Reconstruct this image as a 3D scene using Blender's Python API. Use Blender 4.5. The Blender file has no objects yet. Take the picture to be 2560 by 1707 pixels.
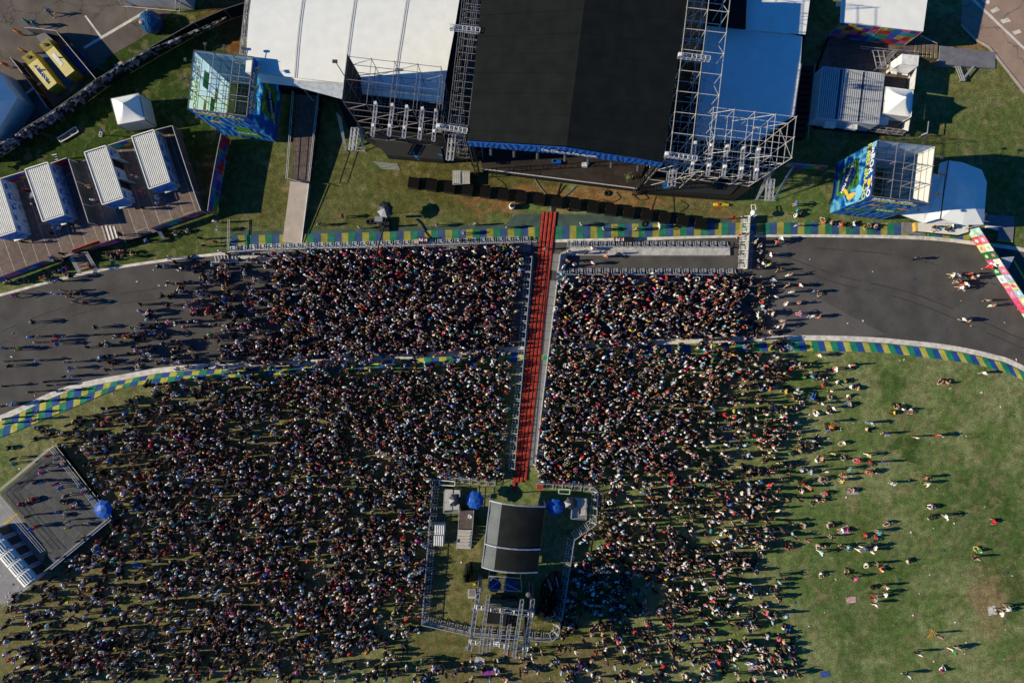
import bpy, bmesh, math, random
import numpy as np
from mathutils import Vector, Matrix
SC = bpy.context.scene
COL = SC.collection
rnd = random.Random(7)
H = 81.27            # the drone's height above the ground, metres
PPM = 21.0           # photograph pixels per metre on the ground

def P(px, py, z=0.0):
    """the point at height z that stands over photograph pixel (px, py)"""
    k = (1 - z / H) / PPM
    return Vector(((px - 1280) * k, (853.5 - py) * k, z))

def V2(p): return Vector((p[0], p[1], 0))

# ------------------------------------------------------------------ materials
MATS = {}
def nt(m):
    m.use_nodes = True
    return m.node_tree.nodes, m.node_tree.links
def mat(name, col, rough=0.7, metal=0.0, var=0.15, scale=3.0, transl=0.0, spec=0.3, fine=0.0, bump=0.0, detail=6.0):
    """plain procedural surface: base colour broken up by two noises"""
    if name in MATS: return MATS[name]
    m = bpy.data.materials.new(name); N, L = nt(m)
    b = N['Principled BSDF']; out = N['Material Output']
    b.inputs['Roughness'].default_value = rough; b.inputs['Metallic'].default_value = metal
    b.inputs['Specular IOR Level'].default_value = spec
    tc = N.new('ShaderNodeNewGeometry')
    n = N.new('ShaderNodeTexNoise'); n.inputs['Scale'].default_value = scale; n.inputs['Detail'].default_value = detail
    L.new(tc.outputs['Position'], n.inputs['Vector'])
    r = N.new('ShaderNodeMapRange'); r.inputs[1].default_value = .3; r.inputs[2].default_value = .7
    r.inputs[3].default_value = 1 - var; r.inputs[4].default_value = 1 + var
    L.new(n.outputs['Fac'], r.inputs[0])
    mx = N.new('ShaderNodeVectorMath'); mx.operation = 'SCALE'; mx.inputs[0].default_value = col[:3]
    L.new(r.outputs[0], mx.inputs['Scale'])
    L.new(mx.outputs[0], b.inputs['Base Color'])
    if bump:
        bp = N.new('ShaderNodeBump'); bp.inputs['Strength'].default_value = bump; bp.inputs['Distance'].default_value = .05
        L.new(n.outputs['Fac'], bp.inputs['Height']); L.new(bp.outputs[0], b.inputs['Normal'])
    if transl:
        t = N.new('ShaderNodeBsdfTranslucent'); L.new(mx.outputs[0], t.inputs['Color'])
        ms = N.new('ShaderNodeMixShader'); ms.inputs[0].default_value = transl
        L.new(b.outputs[0], ms.inputs[1]); L.new(t.outputs[0], ms.inputs[2]); L.new(ms.outputs[0], out.inputs['Surface'])
    MATS[name] = m
    return m

def ramp_mat(name, stops, scale=1.0, distort=3.0, kind='WAVE', rough=0.6, transl=0.0, detail=2.0, interp='CONSTANT', rot=(0, 0, 0), coord='Position', stretch=(1, 1, 1)):
    """printed or patterned surface: wave / noise / voronoi through a colour ramp"""
    if name in MATS: return MATS[name]
    m = bpy.data.materials.new(name); N, L = nt(m)
    b = N['Principled BSDF']; out = N['Material Output']; b.inputs['Roughness'].default_value = rough
    b.inputs['Specular IOR Level'].default_value = .3
    g = N.new('ShaderNodeNewGeometry')
    mp = N.new('ShaderNodeMapping'); mp.inputs['Rotation'].default_value = rot; mp.inputs['Scale'].default_value = stretch
    L.new(g.outputs['Position'], mp.inputs['Vector'])
    if kind == 'WAVE':
        t = N.new('ShaderNodeTexWave'); t.inputs['Scale'].default_value = scale; t.inputs['Distortion'].default_value = distort
        t.inputs['Detail'].default_value = detail; t.inputs['Detail Scale'].default_value = 1.2; o = t.outputs['Fac']
    elif kind == 'NOISE':
        t = N.new('ShaderNodeTexNoise'); t.inputs['Scale'].default_value = scale; t.inputs['Detail'].default_value = detail
        t.inputs['Distortion'].default_value = distort; o = t.outputs['Fac']
    else:
        t = N.new('ShaderNodeTexVoronoi'); t.inputs['Scale'].default_value = scale
        t.distance = 'CHEBYCHEV'; t.inputs['Randomness'].default_value = .25
        sp = N.new('ShaderNodeSeparateColor'); L.new(t.outputs['Color'], sp.inputs[0]); o = sp.outputs[0]
    L.new(mp.outputs[0], t.inputs['Vector'])
    cr = N.new('ShaderNodeValToRGB'); cr.color_ramp.interpolation = interp
    el = cr.color_ramp.elements
    while len(el) < len(stops): el.new(0.5)
    for e, (p, c) in zip(el, stops): e.position = p; e.color = (*c, 1)
    L.new(o, cr.inputs[0]); L.new(cr.outputs[0], b.inputs['Base Color'])
    if transl:
        tr = N.new('ShaderNodeBsdfTranslucent'); L.new(cr.outputs[0], tr.inputs['Color'])
        ms = N.new('ShaderNodeMixShader'); ms.inputs[0].default_value = transl
        L.new(b.outputs[0], ms.inputs[1]); L.new(tr.outputs[0], ms.inputs[2]); L.new(ms.outputs[0], out.inputs['Surface'])
    MATS[name] = m
    return m

def plank_mat(name, c1, c2, line, ang, w, ln=3.0, gap=.012, rough=.8, off=.5):
    """boards laid at an angle, pale joints between"""
    if name in MATS: return MATS[name]
    m = bpy.data.materials.new(name); N, L = nt(m); b = N['Principled BSDF']; b.inputs['Roughness'].default_value = rough
    b.inputs['Specular IOR Level'].default_value = .2
    g = N.new('ShaderNodeNewGeometry'); mp = N.new('ShaderNodeMapping'); mp.inputs['Rotation'].default_value = (0, 0, ang)
    L.new(g.outputs['Position'], mp.inputs['Vector'])
    t = N.new('ShaderNodeTexBrick'); t.offset = off
    for i, v in {'Color1': (*c1, 1), 'Color2': (*c2, 1), 'Mortar': (*line, 1), 'Scale': 1.0, 'Mortar Size': gap, 'Brick Width': ln, 'Row Height': w, 'Bias': 0.0, 'Mortar Smooth': .1}.items():
        t.inputs[i].default_value = v
    L.new(mp.outputs[0], t.inputs['Vector'])
    n = N.new('ShaderNodeTexNoise'); n.inputs['Scale'].default_value = 2.2; n.inputs['Detail'].default_value = 8
    L.new(g.outputs['Position'], n.inputs['Vector'])
    r = N.new('ShaderNodeMapRange'); r.inputs[1].default_value = .3; r.inputs[2].default_value = .7; r.inputs[3].default_value = .75; r.inputs[4].default_value = 1.2
    L.new(n.outputs['Fac'], r.inputs[0])
    s = N.new('ShaderNodeVectorMath'); s.operation = 'SCALE'; L.new(t.outputs['Color'], s.inputs[0]); L.new(r.outputs[0], s.inputs['Scale'])
    L.new(s.outputs[0], b.inputs['Base Color'])
    MATS[name] = m
    return m

# ------------------------------------------------------------------ mesh builder
class MB:
    def __init__(s): s.v = []; s.f = []; s.m = []; s.sm = False
    def add(s, vs, fs, mi=0):
        o = len(s.v); s.v += [tuple(v) for v in vs]
        for f in fs: s.f.append([i + o for i in f]); s.m.append(mi)
        return s
    def tube(s, a, b, r=.03, n=4, mi=0, cap=False, r2=None):
        a = Vector(a); b = Vector(b); d = b - a
        if d.length < 1e-6: return s
        d.normalize(); up = Vector((0, 0, 1)) if abs(d.z) < .9 else Vector((1, 0, 0))
        x = d.cross(up).normalized(); y = d.cross(x); r2 = r if r2 is None else r2
        vs = [];
        for i in range(n):
            t = 2 * math.pi * (i + .5) / n; w = x * math.cos(t) + y * math.sin(t)
            vs += [a + w * r, b + w * r2]
        fs = [[2 * i, 2 * ((i + 1) % n), 2 * ((i + 1) % n) + 1, 2 * i + 1] for i in range(n)]
        if cap: fs += [[2 * i for i in range(n)][::-1], [2 * i + 1 for i in range(n)]]
        return s.add(vs, fs, mi)
    def prism(s, top, z0, mi=0, mi_side=None, bottom=True):
        """top: list of 3-D points (may slope); walls fall straight to height z0"""
        n = len(top); top = [Vector(p) for p in top]
        a = sum(top[i].x * top[(i + 1) % n].y - top[(i + 1) % n].x * top[i].y for i in range(n))
        if a < 0: top = top[::-1]
        low = [Vector((p.x, p.y, z0)) for p in top]
        o = len(s.v); s.v += [tuple(p) for p in top + low]
        s.f.append([o + i for i in range(n)]); s.m.append(mi)
        ms = mi if mi_side is None else mi_side
        for i in range(n):
            j = (i + 1) % n; s.f.append([o + i, o + n + i, o + n + j, o + j]); s.m.append(ms)
        if bottom: s.f.append([o + n + i for i in range(n)][::-1]); s.m.append(ms)
        return s
    def pp(s, pts, z1, z0, mi=0, mi_side=None):
        return s.prism([P(x, y, z1) for x, y in pts], z0, mi, mi_side)
    def box(s, c, u, v, h, mi=0):
        """c: centre of the base, u and v half-vectors in plan, h height"""
        c = Vector(c); u = Vector(u); v = Vector(v)
        return s.prism([c + u * a + v * b + Vector((0, 0, h)) for a, b in ((-1, -1), (1, -1), (1, 1), (-1, 1))], c.z, mi)
    def sheet(s, pts, t=.02, mi=0):
        """thin slab along a 3-D polygon"""
        pts = [Vector(p) for p in pts]; n = Vector((0, 0, 0))
        for i in range(len(pts)):
            n += (pts[i] - pts[0]).cross(pts[(i + 1) % len(pts)] - pts[0])
        n.normalize(); k = len(pts); o = len(s.v)
        s.v += [tuple(p + n * t / 2) for p in pts] + [tuple(p - n * t / 2) for p in pts]
        s.f.append([o + i for i in range(k)]); s.f.append([o + k + i for i in range(k)][::-1]); s.m += [mi, mi]
        for i in range(k):
            j = (i + 1) % k; s.f.append([o + j, o + i, o + k + i, o + k + j]); s.m.append(mi)
        return s
    def quad(s, pts, mi=0):
        return s.add([Vector(p) for p in pts], [list(range(len(pts)))], mi)
    def lathe(s, c, prof, n=24, mi=0):
        c = Vector(c); o = len(s.v); k = len(prof)
        for i in range(n):
            t = 2 * math.pi * i / n
            for r, z in prof: s.v.append((c.x + r * math.cos(t), c.y + r * math.sin(t), c.z + z))
        for i in range(n):
            j = (i + 1) % n
            for q in range(k - 1):
                s.f.append([o + i * k + q, o + j * k + q, o + j * k + q + 1, o + i * k + q + 1]); s.m.append(mi)
        s.f.append([o + i * k + k - 1 for i in range(n)]); s.m.append(mi)
        return s
    def truss(s, a, b, w=.3, r=.028, step=.5, mi=0):
        """square lattice girder from a to b"""
        a = Vector(a); b = Vector(b); d = (b - a); Ln = d.length; d.normalize()
        up = Vector((0, 0, 1)) if abs(d.z) < .9 else Vector((0, 1, 0))
        x = d.cross(up).normalized() * (w / 2); y = d.cross(x).normalized() * (w / 2)
        cs = [x + y, x - y, -x - y, -x + y]
        for c in cs: s.tube(a + c, b + c, r, 4, mi)
        n = max(1, round(Ln / step))
        for i in range(n + 1):
            p = a + d * (Ln * i / n)
            for k in range(4):
                s.tube(p + cs[k], p + cs[(k + 1) % 4], r * .7, 3, mi)
                if i < n:
                    q = a + d * (Ln * (i + 1) / n)
                    if k % 2 == i % 2: s.tube(p + cs[k], q + cs[(k + 1) % 4], r * .6, 3, mi)
        return s
    def build(s, name, mats, parent=None, smooth=False, root=None):
        base = Vector((0, 0, 0))
        if parent is not None: base = Vector(parent.get('_base', (0, 0, 0)))
        elif root is not None: base = Vector(root)
        me = bpy.data.meshes.new(name)
        me.from_pydata([(v[0] - base.x, v[1] - base.y, v[2] - base.z) for v in s.v], [], s.f)
        for m in (mats if isinstance(mats, (list, tuple)) else [mats]): me.materials.append(m)
        me.polygons.foreach_set('material_index', s.m)
        if smooth: me.polygons.foreach_set('use_smooth', [True] * len(s.f))
        me.update()
        o = bpy.data.objects.new(name, me); COL.objects.link(o)
        if parent is not None: o.parent = parent; o['_base'] = tuple(base)
        else: o.location = base; o['_base'] = tuple(base)
        return o

def tag(o, label, cat, group=None):
    assert 4 <= len(label.split()) <= 16, label
    o['label'] = label; o['category'] = cat
    if group: o['group'] = group
    return o
def thing(name, label, cat, base, group=None):
    o = bpy.data.objects.new(name, None); COL.objects.link(o); o.location = base; o['_base'] = tuple(base)
    o.empty_display_size = .3
    return tag(o, label, cat, group)
def struct(name, mb, mats, kind='structure'):
    o = mb.build(name, mats); o['kind'] = kind
    return o
def copy_tree(o, parent=None):
    c = o.copy(); COL.objects.link(c)
    if parent is not None: c.parent = parent
    for ch in o.children: copy_tree(ch, c)
    return c

def text_mb(body, size, frame, mi=0, bold=0.0, align='CENTER', thick=.01):
    """letters as real geometry laid in a frame (origin, right, up)"""
    cu = bpy.data.curves.new('lettering', 'FONT'); cu.body = body; cu.size = size; cu.align_x = align; cu.align_y = 'CENTER'
    cu.offset = bold; cu.extrude = thick; cu.resolution_u = 2
    o = bpy.data.objects.new('lettering', cu); COL.objects.link(o)
    bpy.context.view_layer.update()
    dg = bpy.context.evaluated_depsgraph_get()
    me = bpy.data.meshes.new_from_object(o.evaluated_get(dg))
    org, r, u = [Vector(x) for x in frame]; n = r.cross(u).normalized()
    mb = MB()
    mb.add([org + r * v.co.x + u * v.co.y + n * (v.co.z + thick) for v in me.vertices], [list(p.vertices) for p in me.polygons], mi)
    bpy.data.objects.remove(o); bpy.data.meshes.remove(me); bpy.data.curves.remove(cu)
    return mb

def scaffold(mb, O, U, V, nu, nv, zs, r=.035, faces=(True, True, True, True), diag=1, mi=0):
    """tube scaffold: standards on a nu x nv grid, ledgers at every level, braces on the outside"""
    O = Vector(O); U = Vector(U); V = Vector(V); z = lambda k: Vector((0, 0, k))
    for i in range(nu + 1):
        for j in range(nv + 1):
            b = O + U * i + V * j
            mb.tube(b + z(zs[0]), b + z(zs[-1] + .25), r, 4, mi)
    for k in zs[1:]:
        for i in range(nu + 1): mb.tube(O + U * i + z(k), O + U * i + V * nv + z(k), r * .9, 4, mi)
        for j in range(nv + 1): mb.tube(O + V * j + z(k), O + U * nu + V * j + z(k), r * .9, 4, mi)
    if diag:
        for q in range(len(zs) - 1):
            a, b = zs[q], zs[q + 1]
            for i in range(nu):
                if (i + q) % (diag + 1) == 0:
                    for j, on in ((0, faces[0]), (nv, faces[1])):
                        if on: mb.tube(O + U * i + V * j + z(a), O + U * (i + 1) + V * j + z(b), r * .8, 4, mi)
            for j in range(nv):
                if (j + q) % (diag + 1) == 0:
                    for i, on in ((0, faces[2]), (nu, faces[3])):
                        if on: mb.tube(O + U * i + V * j + z(b), O + U * i + V * (j + 1) + z(a), r * .8, 4, mi)
    return mb

# common materials
M_alu = mat('brushed_aluminium', (.62, .62, .63), .45, .6, .12, 6)
M_steel = mat('galvanised_steel', (.42, .42, .43), .5, .5, .2, 5)
M_white = mat('white_fabric', (.80, .81, .78), .8, 0, .05, .8, bump=.3, spec=.15)
M_black = mat('black_cloth', (.008, .008, .008), .85, 0, .3, 2)
M_black2 = mat('black_painted_steel', (.016, .016, .017), .55, 0, .3, 3)
M_dark = mat('dark_grey_plastic', (.05, .052, .055), .5, 0, .2, 3)
M_grey = mat('grey_matting', (.17, .17, .19), .9, 0, .18, 3, fine=1)
M_blue = mat('blue_nylon', (.012, .09, .42), .5, 0, .12, 3, transl=.12)
M_bluep = mat('blue_tarpaulin', (.01, .07, .25), .45, 0, .25, 2)
M_wood = mat('brown_plywood', (.17, .125, .10), .8, 0, .3, 2.5)
M_whitep = mat('white_paint', (.74, .73, .70), .6, 0, .2, 2.2)
M_red = mat('red_paint', (.55, .03, .03), .5, 0, .15, 3)
M_yellow = mat('yellow_paint', (.62, .48, .03), .5, 0, .18, 2)
# ------------------------------------------------------------------ the ground
def ground_material(name, light, dark, blobs, fine_amt=.42):
    m = bpy.data.materials.new(name); N, L = nt(m); b = N['Principled BSDF']
    b.inputs['Roughness'].default_value = .95; b.inputs['Specular IOR Level'].default_value = .1
    g = N.new('ShaderNodeNewGeometry')
    def noise(s, d, dist=0.0):
        n = N.new('ShaderNodeTexNoise'); n.inputs['Scale'].default_value = s; n.inputs['Detail'].default_value = d
        n.inputs['Distortion'].default_value = dist; L.new(g.outputs['Position'], n.inputs['Vector']); return n
    def mapr(o, a, c, lo=0.0, hi=1.0, smooth=True):
        r = N.new('ShaderNodeMapRange'); r.interpolation_type = 'SMOOTHSTEP' if smooth else 'LINEAR'
        r.inputs[1].default_value = a; r.inputs[2].default_value = c; r.inputs[3].default_value = lo; r.inputs[4].default_value = hi
        L.new(o, r.inputs[0]); return r.outputs[0]
    def mix(f, a, c):
        x = N.new('ShaderNodeMix'); x.data_type = 'RGBA'
        L.new(f, x.inputs[0])
        for i, v in ((6, a), (7, c)):
            if hasattr(v, 'is_linked'): L.new(v, x.inputs[i])
            else: x.inputs[i].default_value = (*v, 1)
        return x.outputs[2]
    big = noise(.21, 8, .8); mid = noise(1.3, 7, .3)
    c = mix(mapr(big.outputs['Fac'], .40, .62), dark, light)
    warp = N.new('ShaderNodeVectorMath'); warp.operation = 'SCALE'; wn = noise(.35, 6)
    sb = N.new('ShaderNodeVectorMath'); sb.operation = 'SUBTRACT'; L.new(wn.outputs['Color'], sb.inputs[0]); sb.inputs[1].default_value = (.5, .5, .5)
    L.new(sb.outputs[0], warp.inputs[0]); warp.inputs['Scale'].default_value = 7.0
    wp = N.new('ShaderNodeVectorMath'); wp.operation = 'ADD'; L.new(g.outputs['Position'], wp.inputs[0]); L.new(warp.outputs[0], wp.inputs[1])
    for px, py, rx, ry, col, st in blobs:
        ctr = P(px, py)
        s = N.new('ShaderNodeVectorMath'); s.operation = 'SUBTRACT'; L.new(wp.outputs[0], s.inputs[0]); s.inputs[1].default_value = tuple(ctr)
        d = N.new('ShaderNodeVectorMath'); d.operation = 'MULTIPLY'; L.new(s.outputs[0], d.inputs[0]); d.inputs[1].default_value = (1 / rx, 1 / ry, 0)
        ln = N.new('ShaderNodeVectorMath'); ln.operation = 'LENGTH'; L.new(d.outputs[0], ln.inputs[0])
        c = mix(mapr(ln.outputs['Value'], 1.15, .55, 0, st), c, col)
    fine = noise(5.5, 10, .2); tuft = noise(14, 8)
    a1 = mapr(fine.outputs['Fac'], .3, .7, 1 - fine_amt, 1 + fine_amt, False)
    a2 = mapr(mid.outputs['Fac'], .3, .7, .66, 1.34, False)
    pat = noise(.55, 9, 1.2); c = mix(mapr(pat.outputs['Fac'], .52, .66, 0, .55), c, (.20, .165, .085)); pat2 = noise(.38, 8, .8); c = mix(mapr(pat2.outputs['Fac'], .55, .68, 0, .5), c, (.050, .095, .020))
    a3 = mapr(tuft.outputs['Fac'], .3, .7, 1 - fine_amt, 1 + fine_amt, False)
    mu = N.new('ShaderNodeMath'); mu.operation = 'MULTIPLY'; L.new(a1, mu.inputs[0]); L.new(a2, mu.inputs[1])
    mu2 = N.new('ShaderNodeMath'); mu2.operation = 'MULTIPLY'; L.new(mu.outputs[0], mu2.inputs[0]); L.new(a3, mu2.inputs[1])
    sc = N.new('ShaderNodeVectorMath'); sc.operation = 'SCALE'; L.new(c, sc.inputs[0]); L.new(mu2.outputs[0], sc.inputs['Scale'])
    L.new(sc.outputs[0], b.inputs['Base Color'])
    bp = N.new('ShaderNodeBump'); bp.inputs['Strength'].default_value = .25; bp.inputs['Distance'].default_value = .06
    L.new(tuft.outputs['Fac'], bp.inputs['Height']); L.new(bp.outputs[0], b.inputs['Normal'])
    return m

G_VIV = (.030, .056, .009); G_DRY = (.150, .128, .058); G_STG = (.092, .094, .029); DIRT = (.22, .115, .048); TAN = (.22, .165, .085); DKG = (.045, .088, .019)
blobs = [
    (160, 420, 32, 13, G_VIV, .95), (420, 200, 14, 11, G_VIV, .95), (340, 640, 10, 4, (.06, .08, .02), .8),
    (560, 1300, 30, 24, G_DRY, .75), (100, 1600, 14, 9, G_DRY, .7), (1300, 1660, 16, 6, (.15, .115, .055), .8),
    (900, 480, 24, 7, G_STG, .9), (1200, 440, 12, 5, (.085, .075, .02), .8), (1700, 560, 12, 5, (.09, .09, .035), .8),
    (1540, 490, 13, 1.8, DIRT, .85), (1260, 505, 6.5, 1.3, DIRT, .75), (1800, 545, 4, 1.2, DIRT, .55), (590, 40, 4, 5, (.16, .06, .02), .8), (2395, 95, 5.5, 3.2, DIRT, .8), (2440, 215, 6, 2.0, (.2, .13, .05), .45), (2350, 345, 2.6, 1.2, DIRT, .4),
    (2500, 1475, 4.2, 3.2, TAN, .95), (2480, 1560, 2.4, 2.5, TAN, .5),
    (2150, 1440, 8, 10, DKG, .45), (2480, 1330, 7, 6, DKG, .6), (2450, 1215, 5, 3, DKG, .6), (2230, 970, 2.2, 1.6, DKG, .7), (2268, 1118, 1.8, 1.5, DKG, .95), (2540, 1480, 2, 3.5, DKG, .8), (2270, 1080, 4, 4, DKG, .35), (2130, 1640, 1.4, 7, DKG, .5), (2500, 250, 9, 7, (.10, .12, .035), .6), (2350, 470, 22, 10, (.055, .085, .02), .6),
    (1180, 1480, 9, 13, (.115, .10, .035), .7), (1380, 1560, 5, 5, (.07, .085, .015), .7),
]
M_grass = ground_material('mown_grass', (.185, .205, .088), (.105, .150, .044), blobs)
g = MB(); g.add([(-1500, -1500, 0), (1500, -1500, 0), (1500, 1500, 0), (-1500, 1500, 0)], [[0, 1, 2, 3]])
struct('ground', g, M_grass)

def asphalt(name, col, var, crack=True):
    m = mat(name, col, .92, 0, var, .45, spec=.12, detail=12)
    N, L = m.node_tree.nodes, m.node_tree.links; b = N['Principled BSDF']
    src = b.inputs['Base Color'].links[0].from_socket
    n = N.new('ShaderNodeTexNoise'); n.inputs['Scale'].default_value = 9; n.inputs['Detail'].default_value = 9
    g = N['Geometry']; L.new(g.outputs['Position'], n.inputs['Vector'])
    r = N.new('ShaderNodeMapRange'); r.inputs[1].default_value = .3; r.inputs[2].default_value = .7; r.inputs[3].default_value = .8; r.inputs[4].default_value = 1.2
    L.new(n.outputs['Fac'], r.inputs[0])
    v = N.new('ShaderNodeTexVoronoi'); v.feature = 'DISTANCE_TO_EDGE'; v.inputs['Scale'].default_value = .16
    wv = N.new('ShaderNodeVectorMath'); wv.operation = 'ADD'; L.new(g.outputs['Position'], wv.inputs[0])
    wn = N.new('ShaderNodeTexNoise'); wn.inputs['Scale'].default_value = .5; wn.inputs['Detail'].default_value = 6; L.new(g.outputs['Position'], wn.inputs['Vector'])
    ws = N.new('ShaderNodeVectorMath'); ws.operation = 'SCALE'; ws.inputs['Scale'].default_value = 3; L.new(wn.outputs['Color'], ws.inputs[0]); L.new(ws.outputs[0], wv.inputs[1])
    L.new(wv.outputs[0], v.inputs['Vector'])
    r2 = N.new('ShaderNodeMapRange'); r2.inputs[1].default_value = .004; r2.inputs[2].default_value = .014; r2.inputs[3].default_value = .62 if crack else 1.0; r2.inputs[4].default_value = 1.0
    L.new(v.outputs['Distance'], r2.inputs[0])
    mu = N.new('ShaderNodeMath'); mu.operation = 'MULTIPLY'; L.new(r.outputs[0], mu.inputs[0]); L.new(r2.outputs[0], mu.inputs[1])
    s = N.new('ShaderNodeVectorMath'); s.operation = 'SCALE'; L.new(src, s.inputs[0]); L.new(mu.outputs[0], s.inputs['Scale'])
    L.new(s.outputs[0], b.inputs['Base Color'])
    return m
M_track = asphalt('track_asphalt', (.080, .076, .074), .22, False)
M_track2 = asphalt('older_track_asphalt', (.108, .101, .098), .14, False)
M_yard = asphalt('yard_asphalt', (.125, .105, .092), .25)
M_lot = asphalt('parking_concrete', (.31, .22, .175), .15)

def smooth(pts, n=8):
    """Catmull-Rom through pixel points"""
    out = []
    q = [pts[0]] + list(pts) + [pts[-1]]
    for i in range(1, len(q) - 2):
        p0, p1, p2, p3 = [np.array(a, float) for a in q[i - 1:i + 3]]
        for k in range(n):
            t = k / n
            out.append(tuple(.5 * (2 * p1 + (p2 - p0) * t + (2 * p0 - 5 * p1 + 4 * p2 - p3) * t * t + (3 * p1 - p0 - 3 * p2 + p3) * t ** 3)))
    out.append(tuple(pts[-1])); return out
UP = smooth([(-260, 805), (0, 738), (120, 706), (245, 677), (408, 652), (560, 634), (640, 625), (960, 614), (1280, 605), (1394, 603), (1560, 600), (1750, 593), (1920, 590), (2110, 591), (2312, 597), (2446, 611), (2560, 627), (2850, 690)])
LO = smooth([(-260, 1135), (0, 1042), (163, 971), (327, 936), (436, 919), (640, 908), (792, 903), (912, 895), (1200, 876), (1503, 859), (1785, 848), (2002, 842), (2165, 846), (2274, 855), (2383, 868), (2492, 892), (2560, 919), (2850, 1075)])
def flat(name, pts, z, m):
    b = MB(); b.add([P(x, y, 0) + Vector((0, 0, z)) for x, y in pts], [list(range(len(pts)))]); return struct(name, b, m)
def strip(pa, pb, z, mb, mi=0):
    for i in range(len(pa) - 1):
        q = [P(*pa[i]), P(*pa[i + 1]), P(*pb[i + 1]), P(*pb[i])]
        mb.add([p + Vector((0, 0, z)) for p in q], [[0, 3, 2, 1]], mi)
    return mb
b = MB()
rs = lambda pl, n: [tuple(x) for x in resample(pl, n)]
def resample(pl, n):
    a = np.array(pl, float); d = np.r_[0, np.cumsum(np.hypot(*np.diff(a, axis=0).T))]
    t = np.linspace(0, d[-1], n); return np.c_[np.interp(t, d, a[:, 0]), np.interp(t, d, a[:, 1])]
ua, la = rs(UP, 160), rs(LO, 160)
strip(ua, la, .012, b)
struct('race_track', b, M_track)
flat('track_patch', [(1985, 716), (2040, 742), (2120, 786), (2215, 836), (2160, 842), (2000, 838), (1930, 838), (1900, 760)], .016, M_track2)
flat('service_yard', [(-300, -300), (470, -300), (452, 10), (425, 34), (380, 78), (330, 110), (267, 145), (180, 230), (110, 290), (40, 336), (-300, 520)], .012, M_yard)
flat('parking_lot', [(2395, -300), (2404, 0), (2403, 62), (2440, 98), (2474, 118), (2512, 166), (2560, 226), (2900, 560), (2900, -300)], .012, M_lot)
flat('parking_kerb', [(2403, 62), (2440, 98), (2474, 118), (2512, 166), (2560, 226), (2900, 560), (2900, 570), (2554, 232), (2508, 172), (2470, 124), (2436, 103), (2400, 66)], .11, mat('pale_concrete', (.42, .34, .29), .9, 0, .2, 2))
# painted lines
M_line = mat('worn_white_paint', (.60, .56, .51), .85, 0, .28, 1.6)
def off(pl, d):
    a = np.array(pl, float); t = np.gradient(a, axis=0); t /= np.hypot(t[:, 0], t[:, 1])[:, None]
    return [tuple(x) for x in a + np.c_[-t[:, 1], t[:, 0]] * np.array(d).reshape(-1, 1)]
b = MB(); strip(off(ua, -np.linspace(3, 7, 160)), off(ua, 3.0), .02, b)
strip(off(la, -4.0), off(la, np.linspace(10, 8, 160)), .02, b)
struct('track_edge_line', b, M_line)
b = MB()
for pts in ([(208, 118), (367, 24), (372, 29), (213, 123)], [(211, 41), (215, 39), (254, 91), (250, 94)], [(58, 236), (100, 205), (104, 210), (62, 241)],
            [(2428, 0), (2438, 0), (2560, 118), (2560, 126)], [(2470, 12), (2452, 2), (2472, -5), (2474, 8)], [(2475, 27), (2492, 18), (2500, 26), (2482, 34)],
            [(2500, 51), (2520, 45), (2528, 54), (2506, 60)], [(2530, 80), (2548, 74), (2554, 82), (2536, 88)]):
    b.add([P(x, y) + Vector((0, 0, .02)) for x, y in pts], [[0, 1, 2, 3]])
struct('yard_lines', b, M_line)
# coloured kerbs: three paints in turn, two courses
def kp(n, c): return mat(n, c, .85, 0, .3, 1.1)
KL = [kp('kerb_yellow', (.41, .39, .075)), kp('kerb_green', (.012, .20, .115)), kp('kerb_blue', (.014, .065, .27)), kp('kerb_joint', (.16, .15, .13))]
KU = [kp('worn_kerb_yellow', (.27, .255, .05)), kp('worn_kerb_green', (.015, .155, .095)), kp('worn_kerb_blue', (.03, .075, .19)), KL[3]]
def kerb(name, A, B, n, shift, mats, rows=2, half=True, z=.05, ramp=.06):
    a, c = resample(A, n + 1), resample(B, n + 1); b = MB()
    for i in range(n):
        for r in range(rows):
            s0, s1 = r / rows, (r + 1) / rows
            q = [a[i] * (1 - s0) + c[i] * s0, a[i + 1] * (1 - s0) + c[i + 1] * s0, a[i + 1] * (1 - s1) + c[i + 1] * s1, a[i] * (1 - s1) + c[i] * s1]
            ce = sum(q) / 4; q = [ce + (x - ce) * .97 for x in q]
            tp = [P(*x) + Vector((0, 0, z + ramp * (s0 if k < 2 else s1))) for k, x in enumerate(q)]
            b.prism(tp, 0, (i + shift + (r if half else 0)) % 3)
    return struct(name, b, mats)
UB = smooth([(578, 622), (640, 620), (960, 611), (1280, 602), (1394, 599), (1560, 595), (1750, 590), (1920, 587), (2110, 587), (2312, 591), (2442, 602)])
UT = smooth([(578, 588), (640, 588), (960, 580), (1280, 570), (1394, 566), (1560, 560), (1750, 558), (1920, 557), (2110, 556), (2312, 560), (2442, 570)])
kerb('upper_kerb', UB, UT, 108, 2, KU, 2, False)
LB = smooth([(-150, 1152), (22, 1085), (79, 1062), (196, 1013), (297, 972), (395, 957), (504, 948), (831, 929), (967, 922), (1130, 915), (1212, 908)])
i0 = [tuple(x) for x in resample(LO, 400)]
lt = [p for p in off(i0, 10.5)]
def between(x0, x1): return [p for p in lt if x0 <= p[0] <= x1]
kerb('lower_kerb', between(-150, 1212), LB, 74, 1, KL, 2, True)
LB2 = smooth([(1212, 908), (1460, 896), (1514, 899), (1770, 882), (1920, 878), (2165, 880), (2271, 889), (2432, 910), (2514, 932), (2556, 950), (2760, 1050)])
kerb('lower_kerb', between(1212, 2740), LB2, 98, 1, KL, 1, False)
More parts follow.
